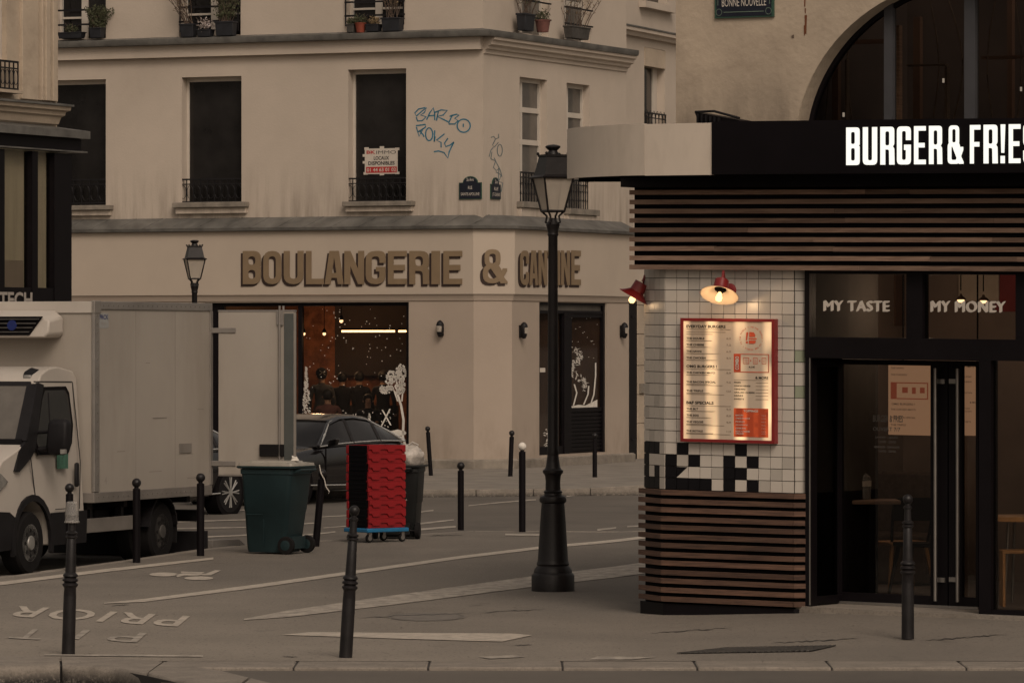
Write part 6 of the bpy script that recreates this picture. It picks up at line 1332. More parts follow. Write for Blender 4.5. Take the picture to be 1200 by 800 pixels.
# the camera-facing side of the black bin is its +x end rotated by -98 degrees
bp_ = Vector((p.x + .10, p.y, .92)); bgt = thing('rubbish_bag', 'crumpled pale plastic rubbish bag on top of the black bin', 'rubbish bag', bp_)
mb = MB().sphere(bp_ + Vector((.01, 0, .09)), .2, 24, 18, .8)
for v in mb.v:
    n_ = math.sin(v.x * 41) * math.sin(v.y * 37 + 1) * math.cos(v.z * 33); q = v - bp_; v += q.normalized() * n_ * .03
mb.build('bag', 'bag', bgt); mb = MB(); mb.tube([bp_ + Vector((.02, -.05, .24)), bp_ + Vector((.06, -.05, .28)), bp_ + Vector((.14, -.05, .24))], .012, 6); mb.build('bag_tie', 'bag', bgt)
# ================================================================== CRATES ON A BLUE DOLLY
p = G(441, 634.5); DZ = .115
DL = thing('dolly', 'low blue dolly on castors carrying the red crates', 'dolly', (0, 0, 0))
MB().box(-.33, .33, -.23, .23, .125, .175).build('platform', 'blue_plastic', DL, bevel=.01)
for sx in (-1, 1):
    for sy in (-1, 1):
        c = (sx * .26, sy * .18, .055); w = MB().lathe([(.001, -.016), (.05, -.016), (.055, 0), (.05, .016), (.001, .016)], c, 18, 'Y').build('castor', 'rubber', DL)
        MB().lathe([(.001, -.018), (.03, -.018), (.03, .018), (.001, .018)], c, 14, 'Y').build('rim', 'steel', w); MB().box(c[0] - .02, c[0] + .02, c[1] - .022, c[1] + .022, .07, .125).build('fork', 'steel', w)
DL.location = p; DL.rotation_euler = (0, 0, R(38) * -1 + R(0))
rzc = R(41)
DL.rotation_euler = (0, 0, rzc)
# crate: right face (-y side, red, scalloped), left face (-x side, black)
CH = .112
def crate():
    t = thing('crate', 'x', 'crate', (0, 0, 0), 'stacked red and black plastic crates')
    mb = MB(); w, d = .29, .20
    mb.box(-w, w, -d, d, .001, .016); mb.box(-w, w, -d, -d + .012, .016, CH - .001); mb.box(-w, w, d - .012, d, .016, CH - .001); mb.box(w - .012, w, -d, d, .016, CH - .001)
    mb.build('tray_body', 'red_plastic', t, smooth=False)
    # scalloped lip on both long sides
    for s in (-1, 1):
        top = []; bot = []; N = 28
        for k in range(N + 1):
            x = -w + 2 * w * k / N; ph = (k / N * 2.5) % 1.0
            zt_ = CH - .002 if .0 else CH - .004; bot.append((x, CH - .05 - .028 * (1 if .25 < ph < .75 else 0) - (.006 if .2 < ph < .8 else 0)))
        outer_ = [(x, z) for x, z in bot] + [(w, CH - .002), (-w, CH - .002)]
        MB().poly([outer_], lambda a, b, h: Vector((a, s * (d + h), b)), .0, .016).build('scalloped_lip', 'red_plastic', t, smooth=False)
    mb = MB(); mb.box(-w - .004, -w + .01, -d + .03, d - .03, .001, CH - .002); mb.box(-w - .012, -w - .004, -d + .045, d - .045, .03, .042); mb.box(-w - .012, -w - .004, -d + .045, d - .045, CH - .03, CH - .016); mb.build('end_panel', 'crate_black', t, smooth=False)
    MB().box(-w - .014, -w, d - .028, d + .012, .006, CH - .012).build('corner_post', 'red_plastic', t, bevel=.004)
    return t
c0 = crate(); ncr = 9
rank = ['lowest red crate, resting on the blue dolly', 'second crate up from the blue dolly', 'third crate up from the blue dolly', 'fourth crate up from the blue dolly', 'middle crate of the tall red stack', 'fourth crate from the top of the red stack', 'third crate from the top of the red stack', 'second crate from the top of the red stack', 'topmost crate of the red and black stack']
for i in range(ncr):
    t = c0 if i == 0 else copy_tree(c0)
    t.location = (p.x + random.uniform(-.004, .004), p.y, .178 + i * CH); t.rotation_euler = (0, 0, rzc + random.uniform(-.02, .02)); t['label'] = rank[i]; t['group'] = 'stacked red and black plastic crates'; t['category'] = 'crate'
# ================================================================== VAN WITH REFRIGERATED BOX
TO = Vector(((33 - 600) / FPX * 56.1, 56.1, -.1)); TRr = Vector(((189 - 600) / FPX * 59.5, 59.5, -.1)); ax_ = (TO - TRr).normalized(); lf = Vector((-ax_.y, ax_.x, 0))
WB = (TO - TRr).length; Trz = math.atan2(ax_.y, ax_.x)
O_ = TO - lf * 1.0      # middle of the front axle
VAN = thing('box_van', 'white refrigerated box van parked along the kerb with its rear door open', 'van', (0, 0, 0))
zr = .1                   # local z = 0 is the road
def vb(x0, x1, y0, y1, z0, z1, name, m, bevel=0, par=None): return MB().box(x0, x1, y0, y1, z0, z1).build(name, m, par or VAN, smooth=False, bevel=bevel)
bxF, bxR, bz0, bz1, by = -1.46, -4.80, .74, 3.0, 1.12
vb(bxR, bxF, -by, by, bz0 + .10, bz1 - .05, 'box_body', 'truck_panel', .004)
vb(bxR - .01, bxF + .012, -by - .012, by + .012, bz0 + .0, bz0 + .115, 'lower_rail', 'alu_rail', .006)
vb(bxR - .012, bxF + .0, -by - .015, by + .015, bz1 - .09, bz1, 'top_rail', 'alu', .006)
for sy in (-1, 1):
    vb(bxF - .13, bxF + .015, sy * by - .02, sy * by + .018, bz0 + .12, bz1 - .092, 'corner_profile', 'alu', .008)
    vb(bxF - .16, bxF + .02, sy * by - .03, sy * by + .024, bz1 - .14, bz1 + .008, 'corner_cap', 'alu_rail', .01)
    vb(bxR - .02, bxR + .05, sy * by - .02, sy * by + .018, bz0 + .12, bz1 - .092, 'rear_post', 'alu_rail', .004)
vb(bxF, bxF + .02, -by, by, bz1 - .13, bz1 - .002, 'front_top_profile', 'truck_white', .004)
# cargo hold seen at the rear and the doors
vb(bxR - .03, bxR - .001, -by + .05, by - .05, bz0 + .15, bz1 - .15, 'rear_frame', 'black_matt')
def rear_door(hy, ang, name='rear_door'):
    """door leaf hinged at the rear corner, built in its own plane then swung"""
    o = bpy.data.objects.new(name, None)
    c, s = math.cos(ang), math.sin(ang); P = Vector((bxR - .02, hy, 0))
    def T(a, b, z): return Vector((P.x + a * c - b * s, P.y + a * s + b * c, z))
    def bx(a0, a1, b0, b1, z0, z1, nm, m, par, bevel=.004):
        return MB().hexa([T(a0, b0, z0), T(a1, b0, z0), T(a1, b1, z0), T(a0, b1, z0), T(a0, b0, z1), T(a1, b0, z1), T(a1, b1, z1), T(a0, b1, z1)]).build(nm, m, par, smooth=False, bevel=bevel)
    w = 1.07; z0, z1 = bz0 + .24, bz1 - .10
    d = bx(.12, w, -.04, .04, z0, z1, name, 'truck_panel', VAN)
    bx(.115, w + .005, -.045, .045, z1 - .001, z1 + .02, 'top_edge', 'alu', d); bx(.115, w + .01, -.045, .045, z0 - .02, z0, 'bottom_edge', 'alu_rail', d)
    bx(w - .12, w + .0, .041, .052, z0 + .0, z1 - .02, 'seal_strip', mat('seal', (.07, .075, .07), .7), d)
    bx(w - .12, w + .0, -.052, -.041, z0 + .0, z1 - .02, 'seal_strip', mat('seal', (.07, .075, .07), .7), d)
    for sb in (.065, -.065):
        MB().tube([T(w - .17, sb, z0 + .02), T(w - .17, sb, z1 + .07)], .014, 8).build('lock_rod', 'alu_rail', d)
        bx(w - .21, w - .13, min(sb, sb * .6), max(sb, sb * .6), z1 - .16, z1 + .02, 'rod_keeper', 'alu', d); bx(w - .42, w - .12, min(sb * 1.2, sb * .62), max(sb * 1.2, sb * .62), z0 + .22, z0 + .36, 'latch_handle', 'rubber', d)
        for zz_ in (z1 - .22, z0 + .13): bx(-.02, .34, min(sb * .8, sb * .62), max(sb * .8, sb * .62), zz_ - .03, zz_ + .03, 'hinge_strap', 'alu', d)
rear_door(by - .02, R(90 + 2)); rear_door(-by + .02, R(-90 - 60))
# decals on the flank
def vtxt(s, x0, x1, z0, z1, y, m, bold=.02, name='decal'):
    mb = MB(); put_text(mb, s, lambda a, b: Vector((x0 - a, y, z0 + b)), x0 - x1, z1 - z0, bold); return mb.build(name, m, VAN, smooth=False)
vb(-1.86, -1.60, by + .0, by + .003, bz1 - .30, bz1 - .13, 'decal', mat('decal_grey', (.28, .28, .27), .6)); vtxt('FRCX', -1.62, -1.84, bz1 - .20, bz1 - .15, by + .005, 'brand_blue'); vtxt('03 2021', -1.66, -1.80, bz1 - .26, bz1 - .235, by + .005, 'print_grey')
vb(-4.2, -3.85, by, by + .012, 1.25, 1.36, 'side_plate', 'alu_rail'); vtxt('4', -1.75, -1.82, bz0 + .2, bz0 + .29, by + .003, 'print_grey')
mb = MB(); mb.box(-3.5, -3.1, by + .0, by + .002, 1.66, 1.672); mb.build('scratch', 'alu_rail', VAN)
mb = MB()
for zz_ in (bz0 + .06, bz1 - .045):
    for k in range(24): x = bxR + .1 + k * (bxF - bxR - .2) / 23; mb.box(x - .008, x + .008, by + .012, by + .02, zz_ - .008, zz_ + .008)
for k in range(20): z_k = bz0 + .2 + k * .1; mb.box(bxF - .07, bxF - .056, by + .018, by + .024, z_k, z_k + .014)
mb.build('rivets', 'alu_rail', VAN)['kind'] = 'stuff'
for x in (-2.62, -3.74): vb(x - .002, x + .002, by, by + .0015, bz0 + .12, bz1 - .1, 'panel_seam', 'alu_rail')
for x, z_k, l_ in ((-2.1, 1.3, .22), (-3.0, 1.05, .35), (-4.4, 1.75, .18), (-2.9, 2.3, .12), (-4.1, .95, .3)): vb(x - l_, x, by + .0002, by + .0012, z_k, z_k + .006, 'scuff', 'alu_rail')
# chassis, side guard, wheels
vb(bxR + .1, .1, -.42, -.32, .52, .70, 'chassis_rail', 'trim_black'); vb(bxR + .1, .1, .32, .42, .52, .70, 'chassis_rail', 'trim_black')
for x in (-1.6, -2.6, -4.4): vb(x - .05, x + .05, -1.0, 1.0, .66, .74, 'cross_member', 'trim_black')
vb(-2.85, -1.3, .98, 1.02, .40, .56, 'side_guard', 'alu_rail', .006); vb(-1.75, -1.68, .9, .975, .40, .74, 'guard_bracket', 'trim_black'); vb(-2.6, -2.53, .9, .975, .40, .74, 'guard_bracket', 'trim_black')
vb(-2.7, -1.9, -.9, -.45, .3, .62, 'fuel_tank', 'trim_black', .03); vb(-2.5, -2.1, .45, .85, .38, .64, 'air_tank', 'trim_black', .03)
vb(bxR - .05, bxR + .02, -1.0, 1.0, .42, .56, 'rear_underrun', 'trim_black', .01); vb(bxR + .25, bxR + .45, -.6, .6, .35, .6, 'spare_wheel_mount', 'trim_black')
def wheel(x, y, r=.345, w=.22, rim_m='rim'):
    s = 1 if y > 0 else -1
    o = MB().lathe([(r * .60, -w / 2), (r * .93, -w / 2), (r, -w / 2 + .03), (r, w / 2 - .03), (r * .93, w / 2), (r * .60, w / 2)], (x, y, r), 36, 'Y').build('tyre', 'rubber', VAN)
    q = w / 2 * s
    MB().lathe([(r * .60, q), (r * .56, q - .02 * s), (r * .54, q - .05 * s), (r * .25, q - .02 * s), (r * .22, q + .015 * s), (.001, q + .02 * s)], (x, y, r), 30, 'Y').build('rim', rim_m, o)
    mb = MB()
    for k in range(8):
        a = k * math.pi / 4; c = Vector((x + r * .40 * math.cos(a), y + q - .030 * s, r + r * .40 * math.sin(a))); mb.sphere(c, r * .115, 10, 6)
    mb.build('rim_opening', 'rubber', o); return o
for sy in (-1, 1): wheel(0, sy * .92); wheel(-WB, sy * .90, rim_m='pot_grey'); wheel(-WB, sy * .66, rim_m='pot_grey')
for sy in (-1, 1):
    mb = MB()
    for k in range(10):
        a0, a1 = math.pi * k / 10 * .9 + .15, math.pi * (k + 1) / 10 * .9 + .15
        mb.hexa([(-WB + rr_ * math.cos(a), y_, .35 + rr_ * math.sin(a)) for rr_, a, y_ in ((.40, a0, sy * .55), (.40, a1, sy * .55), (.42, a1, sy * .55), (.42, a0, sy * .55), (.40, a0, sy * 1.03), (.40, a1, sy * 1.03), (.42, a1, sy * 1.03), (.42, a0, sy * 1.03))])
    mb.build('mudguard', 'trim_black', VAN, smooth=False)
    vb(-WB - .46, -WB - .43, sy * .8 - .2, sy * .8 + .2, .2, .55, 'mud_flap', 'rubber')
# cab: side profile carried across the width with a slight tumblehome
hw = lambda z: 1.05 - max(0, z - 1.15) * .12 - max(0, .5 - z) * .06
def slabs(mb, prof, ys, hwf=hw, inset=0.0):
    """prof closed (x, z); surface between left and right"""
    L = []
    for s in ys: L.append([(x, s * (hwf(z) - inset), z) for x, z in prof])
    mb.loops(L, close=True, cap0=True, cap1=True); return mb
body = [(-1.42, .34), (-1.42, 2.12), (-1.34, 2.22), (-.95, 2.27), (-.70, 2.25), (-.50, 2.19), (-.40, 2.10), (.08, 1.45), (.18, 1.41), (.72, 1.26), (.98, 1.06), (1.04, .72), (1.02, .40), (.86, .30), (.50, .30), (.47, .50), (.36, .67), (.18, .78), (0, .81), (-.18, .78), (-.36, .67), (-.46, .50), (-.50, .30)]
mb = MB(); slabs(mb, body, (-1, -.97, -.5, 0, .5, .97, 1)); cab_ = mb.build('cab', 'truck_white', VAN, ang=28, bevel=.015)
low = [(-1.27, .33), (-1.27, .64), (-.50, .62), (-.47, .50), (-.50, .33)]
for s in (-1, 1):
    for prof, nm in (([(-1.415, .30), (-1.415, .66), (-.46, .66), (-.49, .52), (-.52, .30)], 'sill_trim'), ([(.50, .29), (.47, .5), (.42, .62), (.60, .70), (1.05, .72), (1.05, .40), (.9, .28)], 'bumper_side')):
        mb = MB(); mb.loops([[(x, s * (hw(z) + .004), z) for x, z in prof], [(x, s * (hw(z) + .014), z) for x, z in prof]]); mb.build(nm, 'trim_black', VAN, smooth=False)
    mb = MB()
    for k in range(14):
        a0, a1 = math.pi * (k / 14) * 1.16 - .25, math.pi * ((k + 1) / 14) * 1.16 - .25
        mb.hexa([(r_ * math.cos(a), s * y_, .345 + r_ * math.sin(a)) for r_, a, y_ in ((.46, a0, 1.03), (.46, a1, 1.03), (.53, a1, 1.03), (.53, a0, 1.03), (.46, a0, 1.068), (.46, a1, 1.068), (.53, a1, 1.068), (.53, a0, 1.068))])
    mb.build('wheel_arch_trim', 'trim_black', VAN, smooth=False)
    # door shut lines, window, mirror, handle
    mb = MB()
    for prof in ([(-1.24, .68), (-1.22, .68), (-1.26, 1.2), (-1.28, 1.2)], [(-1.28, 1.2), (-1.26, 1.2), (-1.28, 2.08), (-1.30, 2.1)], [(-.10, .80), (-.08, .80), (.02, 1.30), (.0, 1.32)], [(-1.28, 2.09), (-.28, 2.10), (-.28, 2.115), (-1.28, 2.105)], [(-.6, .69), (-1.0, .69), (-1.0, .70), (-.6, .70)]):
        mb.loops([[(x, s * (hw(z) - .002), z) for x, z in prof], [(x, s * (hw(z) + .0025), z) for x, z in prof]])
    mb.build('shut_line', 'joint', VAN, smooth=False)
    win = [(-.12, 1.42), (-.42, 1.95), (-.52, 2.05), (-1.10, 2.05), (-1.17, 1.98), (-1.18, 1.62), (-1.10, 1.42), (-.96, 1.30), (-.18, 1.30)]
    mb = MB(); mb.loops([[(x, s * (hw(z) - .01), z) for x, z in win], [(x, s * (hw(z) + .004), z) for x, z in win]]); sw = mb.build('side_window', 'black_matt', VAN, smooth=False)
    cx_, cz_ = -.68, 1.68; w2 = [(cx_ + (x - cx_) * .9, cz_ + (z - cz_) * .89) for x, z in win]
    mb = MB(); mb.loops([[(x, s * (hw(z) + .001), z) for x, z in w2], [(x, s * (hw(z) + .0065), z) for x, z in w2]]); mb.build('pane', 'dark_glass', sw, smooth=False)
    mb = MB(); mb.loops([[(x, s * (hw(z) + .006), z) for x, z in [(-.55, 1.42), (-.53, 1.42), (-.60, 1.98), (-.62, 1.98)]], [(x, s * (hw(z) + .01), z) for x, z in [(-.55, 1.42), (-.53, 1.42), (-.60, 1.98), (-.62, 1.98)]]]); mb.build('window_bar', 'trim_black', sw, smooth=False)
    # a pillar: black wedge at the base of the windscreen
    mb = MB(); pp = [(-.39, 2.095), (-.52, 2.07), (-.42, 1.92), (-.12, 1.36), (.02, 1.27), (.34, 1.13), (.44, 1.14), (.30, 1.35), (.18, 1.415), (.085, 1.46)]
    mb.loops([[(x, s * (hw(z) - .03), z) for x, z in pp], [(x, s * (hw(z) + .008), z) for x, z in pp]]); mb.build('pillar_trim', 'trim_black', VAN, smooth=False)
    mb = MB(); mb.loops([[(x, s * (hw(z) - .06), z) for x, z in [(.62, 1.03), (.99, .86), (1.0, 1.0), (.90, 1.14), (.80, 1.12)]], [(x, s * (hw(z) + .012), z) for x, z in [(.62, 1.03), (.98, .86), (.99, 1.0), (.89, 1.14), (.80, 1.12)]]]); hl = mb.build('headlight', 'lamp_lens', VAN, smooth=False, bevel=.01)
    vb(-1.02, -.80, s * 1.0 - .012, s * 1.0 + .03, .0 + 1.0, 1.0 + .0 + .001, 'handle_base', 'trim_black') if False else None
    MB().box(-1.18, -1.10, min(s * 1.04, s * 1.08), max(s * 1.04, s * 1.08), .93, 1.20).build('door_handle', 'trim_black', VAN, bevel=.02)
    mi = MB(); mi.loops([[(x - .28, s * (y_ + .06), z) for x, y_, z in ((.10, 1.10, 1.30), (.13, 1.30, 1.30), (.02, 1.32, 1.32), (-.02, 1.10, 1.32))], [(x - .28, s * (y_ + .06), z) for x, y_, z in ((.14, 1.08, 1.40), (.17, 1.33, 1.40), (.02, 1.35, 1.42), (-.03, 1.08, 1.42))], [(x - .28, s * (y_ + .06), z) for x, y_, z in ((.12, 1.10, 1.66), (.15, 1.33, 1.66), (.02, 1.35, 1.66), (-.02, 1.10, 1.66))], [(x - .28, s * (y_ + .06), z) for x, y_, z in ((.08, 1.13, 1.70), (.10, 1.30, 1.70), (.03, 1.31, 1.70), (.0, 1.13, 1.70))]])
    mo = mi.build('mirror', 'trim_black', VAN, bevel=.03, ang=50); MB().tube([(-.22, s * 1.0, 1.36), (-.22, s * 1.18, 1.38)], .03, 8).build('mirror_arm', 'trim_black', mo); MB().tube([(-.24, s * .98, 1.55), (-.22, s * 1.18, 1.56)], .02, 8).build('mirror_arm', 'trim_black', mo)
    MB().box(-.16, -.12, min(s * 1.33, s * 1.39), max(s * 1.33, s * 1.39), 1.32, 1.37).build('indicator_lens', 'lamp_lens', mo)
# windscreen, bonnet line, roof marker lamps, grille
mb = MB(); mb.loops([[(.06, -.90, 1.46), (.06, .90, 1.46), (-.385, .83, 2.06), (-.385, -.83, 2.06)], [(.092, -.90, 1.465), (.092, .90, 1.465), (-.352, .83, 2.065), (-.352, -.83, 2.065)]]); ws = mb.build('windscreen', 'grey_glass', VAN, smooth=False)
mb = MB(); mb.loops([[(.10, -.99, 1.40), (.10, .99, 1.40), (.04, .97, 1.475), (.04, -.97, 1.475)], [(.16, -.99, 1.41), (.16, .99, 1.41), (.10, .97, 1.485), (.10, -.97, 1.485)]])
for s_ in (-1, 1): mb.loops([[(.07, s_ * .89, 1.46), (.07, s_ * 1.03, 1.46), (-.395, s_ * .945, 2.08), (-.395, s_ * .82, 2.08)], [(.10, s_ * .885, 1.465), (.10, s_ * 1.025, 1.465), (-.36, s_ * .945, 2.085), (-.36, s_ * .815, 2.085)]]); mb.build('windscreen_cowl', 'trim_black', VAN, smooth=False)
mb = MB(); mb.loops([[(-.375, -.86, 2.05), (-.375, .86, 2.05), (-.41, .85, 2.10), (-.41, -.85, 2.10)], [(-.345, -.86, 2.06), (-.345, .86, 2.06), (-.38, .85, 2.11), (-.38, -.85, 2.11)]]); mb.build('windscreen_header', 'trim_black', VAN, smooth=False)
MB().box(1.03, 1.06, -.6, .6, .75, .95).build('grille', 'trim_black', VAN, smooth=False); MB().box(.9, 1.10, -.98, .98, .36, .62).build('bumper', 'trim_black', VAN, bevel=.04)
for s in (-1, 1):
    mk = MB().hexa([(-.62, s * .70, 2.17), (-.44, s * .70, 2.12), (-.44, s * .86, 2.10), (-.66, s * .87, 2.12), (-.66, s * .72, 2.27), (-.50, s * .71, 2.22), (-.50, s * .83, 2.20), (-.68, s * .84, 2.24)]).build('marker_lamp', 'trim_black', VAN, bevel=.02)
    MB().box(-.50, -.445, min(s * .725, s * .82), max(s * .725, s * .82), 2.13, 2.18).build('marker_lens', 'lamp_lens', mk, bevel=.01)
# reefer unit on the front wall of the box
rz0, rz1 = 2.59, 2.90; rf = MB().loops([[(bxF + .02, -.9, rz0), (bxF + .02, .72, rz0), (bxF + .02, .76, rz0 + .05), (bxF + .02, .76, rz1 - .08), (bxF + .02, .66, rz1), (bxF + .02, -.9, rz1)], [(bxF + .36, -.85, rz0), (bxF + .36, .68, rz0), (bxF + .36, .73, rz0 + .05), (bxF + .34, .73, rz1 - .12), (bxF + .30, .60, rz1 - .05), (bxF + .30, -.8, rz1 - .05)]]).build('cooling_unit', 'truck_white', VAN, bevel=.02)
MB().loops([[(bxF + .356, -.8, rz0 + .03), (bxF + .356, .50, rz0 + .03), (bxF + .336, .655, rz1 - .07), (bxF + .336, -.8, rz1 - .07)], [(bxF + .372, -.8, rz0 + .03), (bxF + .372, .50, rz0 + .03), (bxF + .352, .655, rz1 - .07), (bxF + .352, -.8, rz1 - .07)]]).build('grille', 'black_matt', rf, smooth=False)
for i in range(4): zz_ = rz0 + .06 + i * .048; MB().box(bxF + .365, bxF + .383, -.8, .50 + i * .04, zz_, zz_ + .012).build('grille_bar', 'pot_grey', rf, smooth=False)
MB().lathe([(.001, 0), (.06, 0), (.055, .012), (.001, .014)], (bxF + .376, .29, rz0 + .14), 20, 'X').build('badge', 'brand_blue', rf)
MB().box(-.92, -.66, 1.04, 1.056, 1.14, 1.30).build('door_sticker', 'green_sticker', VAN)
# tail lift lowered on the ground behind
vb(bxR - .30, bxR - .05, -.95, .95, .02, .30, 'lift_mechanism', 'trim_black'); 
mb = MB().hexa([(-5.95, -1.0, .10), (bxR - .32, -1.0, .08), (bxR - .32, 1.0, .08), (-5.95, 1.0, .10), (-5.95, -1.0, .17), (bxR - .32, -1.0, .19), (bxR - .32, 1.0, .19), (-5.95, 1.0, .17)]).hexa([(-6.35, -1.0, .0), (-5.951, -1.0, .10), (-5.951, 1.0, .10), (-6.35, 1.0, .0), (-6.35, -1.0, .015), (-5.951, -1.0, .168), (-5.951, 1.0, .168), (-6.35, 1.0, .015)]).build('tail_lift_plate', 'alu_rail', VAN, bevel=.004)
for s in (-1, 1): MB().tube([(bxR - .1, s * .5, .6), (bxR - .45, s * .5, .12)], .03, 8).build('lift_arm', 'trim_black', VAN)
VAN.location = O_; VAN.rotation_euler = (0, 0, Trz)
# the part meshes were built about the origin, so the whole van turns with its root
# ================================================================== DARK SALOON CAR
CAR = thing('parked_car', 'black saloon car standing behind the open van door and the bins', 'car', (0, 0, 0))
WBc = 2.80
# stations: x (front axle 0, forward +), half width, bottom, belt height, roof height, roof half width
st = [(.90, .55, .38, .55, 0, 0), (.82, .72, .24, .66, 0, 0), (.60, .86, .20, .75, 0, 0), (.2, .90, .20, .83, 0, 0), (-.3, .915, .20, .90, 0, 0), (-.75, .92, .19, .945, 0, 0), (-1.4, .92, .19, .965, 0, 0), (-2.1, .92, .19, .985, 0, 0), (-2.6, .925, .20, 1.0, 0, 0), (-3.1, .90, .24, 1.0, 0, 0), (-3.5, .84, .30, .99, 0, 0), (-3.72, .70, .36, .93, 0, 0), (-3.78, .6, .42, .72, 0, 0)]
mb = MB(); L = []
for x, w, zb_, zh, _, _ in st:
    L.append([(x, s * w * k, z) for s, k, z in ((-1, .80, zb_), (-1, .96, zb_ + .05), (-1, 1.0, zb_ + (zh - zb_) * .45), (-1, .985, zb_ + (zh - zb_) * .78), (-1, .93, zh - .03), (-1, .84, zh), (-1, .4, zh + .035), (1, .4, zh + .035), (1, .84, zh), (1, .93, zh - .03), (1, .985, zb_ + (zh - zb_) * .78), (1, 1.0, zb_ + (zh - zb_) * .45), (1, .96, zb_ + .05), (1, .80, zb_))])
mb.loops(L); cb_ = mb.build('body', 'car_paint', CAR, ang=40)
sub = cb_.modifiers.new('smooth', 'SUBSURF'); sub.levels = 1; sub.render_levels = 2
gh_ = [(-.62, .95, .80, .95), (-.95, 1.16, .74, .955), (-1.30, 1.35, .66, .96), (-1.65, 1.425, .62, .965), (-2.1, 1.44, .61, .98), (-2.5, 1.40, .61, .99), (-2.9, 1.28, .62, 1.0), (-3.25, 1.12, .68, 1.0), (-3.45, 1.02, .74, 1.0)]
def green(mb, s0, s1, inset):
    L = []
    for x, zr_, wr, zb_ in gh_[s0:s1]: L.append([(x, -.84 + inset, zb_ - .02), (x, -wr - .06 + inset, zb_ + (zr_ - zb_) * .75), (x, -wr + .05, zr_ - .015 - inset * .3), (x, -.3, zr_ + .0 - inset * .3), (x, .3, zr_ + .0 - inset * .3), (x, wr - .05, zr_ - .015 - inset * .3), (x, wr + .06 - inset, zb_ + (zr_ - zb_) * .75), (x, .84 - inset, zb_ - .02)])
    return mb.loops(L)
gl = green(MB(), 0, 9, .0).build('greenhouse', 'dark_glass', CAR, ang=50); gl['label'] = 'dark glass around the cabin'
mb = MB(); L = []
for x, zr_, wr, zb_ in gh_[2:7]: L.append([(x, -wr - .03, zr_ - .05), (x, -wr + .03, zr_ + .004), (x, -.3, zr_ + .018), (x, .3, zr_ + .018), (x, wr - .03, zr_ + .004), (x, wr + .03, zr_ - .05), (x, 0, zr_ - .06)])
mb.loops(L).build('roof', 'car_paint', CAR, ang=50)
side = lambda k, t: None
def gp_(x, f, s, out=.0):
    for (a, ra, wa, ba), (b, rb_, wb_, bb_) in zip(gh_, gh_[1:]):
        if b <= x <= a:
            t = (a - x) / (a - b); zr_, wr, zb_ = ra + (rb_ - ra) * t, wa + (wb_ - wa) * t, ba + (bb_ - ba) * t; break
    z0_, z1_, z2_ = zb_ - .02, zb_ + (zr_ - zb_) * .75, zr_ - .015; y0_, y1_, y2_ = .84, wr + .06, wr - .05
    if f < .75: t = f / .75; return Vector((x, s * (y0_ + (y1_ - y0_) * t + out), z0_ + (z1_ - z0_) * t))
    t = (f - .75) / .25; return Vector((x, s * (y1_ + (y2_ - y1_) * t + out), z1_ + (z2_ - z1_) * t))
for s in (-1, 1):
    mb = MB(); mb.tube([gp_(x, f, s, .006) for x, f in ((-.70, .12), (-.95, .80), (-1.3, .93), (-1.7, .97), (-2.1, .97), (-2.5, .96), (-2.85, .93), (-3.15, .80), (-3.38, .15))], .024, 6); mb.tube([gp_(x, .08, s, .01) for x in (-.7, -1.3, -2.0, -2.6, -3.38)], .013, 6)
    mb.build('chrome_trim', 'chrome', CAR)
    MB().tube([gp_(-1.78, f, s, .004) for f in (.05, .5, .75, .95)], .022, 6).build('door_pillar', 'trim_black', CAR); MB().tube([gp_(-2.62, f, s, .004) for f in (.05, .5, .75, .93)], .022, 6).build('door_pillar', 'trim_black', CAR)
    mb = MB(); mb.tube([gp_(x, f, s, .01) for x, f in ((-.66, .1), (-1.0, .85), (-1.35, .98))], .028, 8); mb.build('windscreen_pillar', 'car_paint', CAR)
    MB().loops([[(-.86, s * .90, .93), (-.84, s * 1.08, .96), (-.90, s * 1.08, .96), (-.94, s * .92, .93)], [(-.80, s * .93, 1.05), (-.79, s * 1.12, 1.07), (-.90, s * 1.12, 1.07), (-.93, s * .93, 1.05)]]).build('door_mirror', 'car_paint', CAR, bevel=.02)
    for x in (-1.65, -2.5): MB().box(x - .11, x + .05, min(s * .905, s * .94), max(s * .905, s * .94), .80, .825).build('door_handle', 'chrome', CAR, bevel=.006)
    MB().tube([(-.3, s * .935, .32), (-1.4, s * .94, .30), (-2.5, s * .94, .33)], .012, 6).build('sill_strip', 'chrome', CAR)
    mb = MB()
    for x in (-.80, -1.78, -2.66): mb.box(x, x + .008, min(s * .90, s * .925), max(s * .90, s * .925), .35, .9)
    mb.build('shut_line', 'black_matt', CAR)
    for x in (0, -WBc):
        r = .335; c = (x, s * .80, r)
        ho = MB().lathe([(.39, -.12), (.39, .125)], c, 30, 'Y'); ho.f = ho.f; ho.build('wheel_arch', 'black_matt', CAR)
        o = MB().lathe([(.24, -.10), (.31, -.105), (r, -.08), (r, .08), (.31, .13), (.24, .13)] if s > 0 else [(.24, .10), (.31, .105), (r, .08), (r, -.08), (.31, -.13), (.24, -.13)], c, 36, 'Y').build('tyre', 'rubber', CAR)
        MB().lathe([(.24, s * .10), (.001, s * .085)], c, 24, 'Y').build('wheel_well', 'black_matt', o)
        mb = MB()
        for k in range(8):
            a = k * math.pi / 4
            for da in (-.10, .10):
                mb.tube([Vector((x + .05 * math.cos(a), s * .935, r + .05 * math.sin(a))), Vector((x + .235 * math.cos(a + da), s * .93, r + .235 * math.sin(a + da)))], .012, 5)
        mb.lathe([(.225, s * .12), (.245, s * .13), (.25, s * .128), (.235, s * .11)], c, 36, 'Y'); mb.lathe([(.001, s * .145), (.05, s * .14), (.05, s * .12)], c, 16, 'Y')
        mb.build('rim', 'rim', o)
MB().box(.90, .93, -.5, .5, .35, .55).build('grille', 'black_matt', CAR)
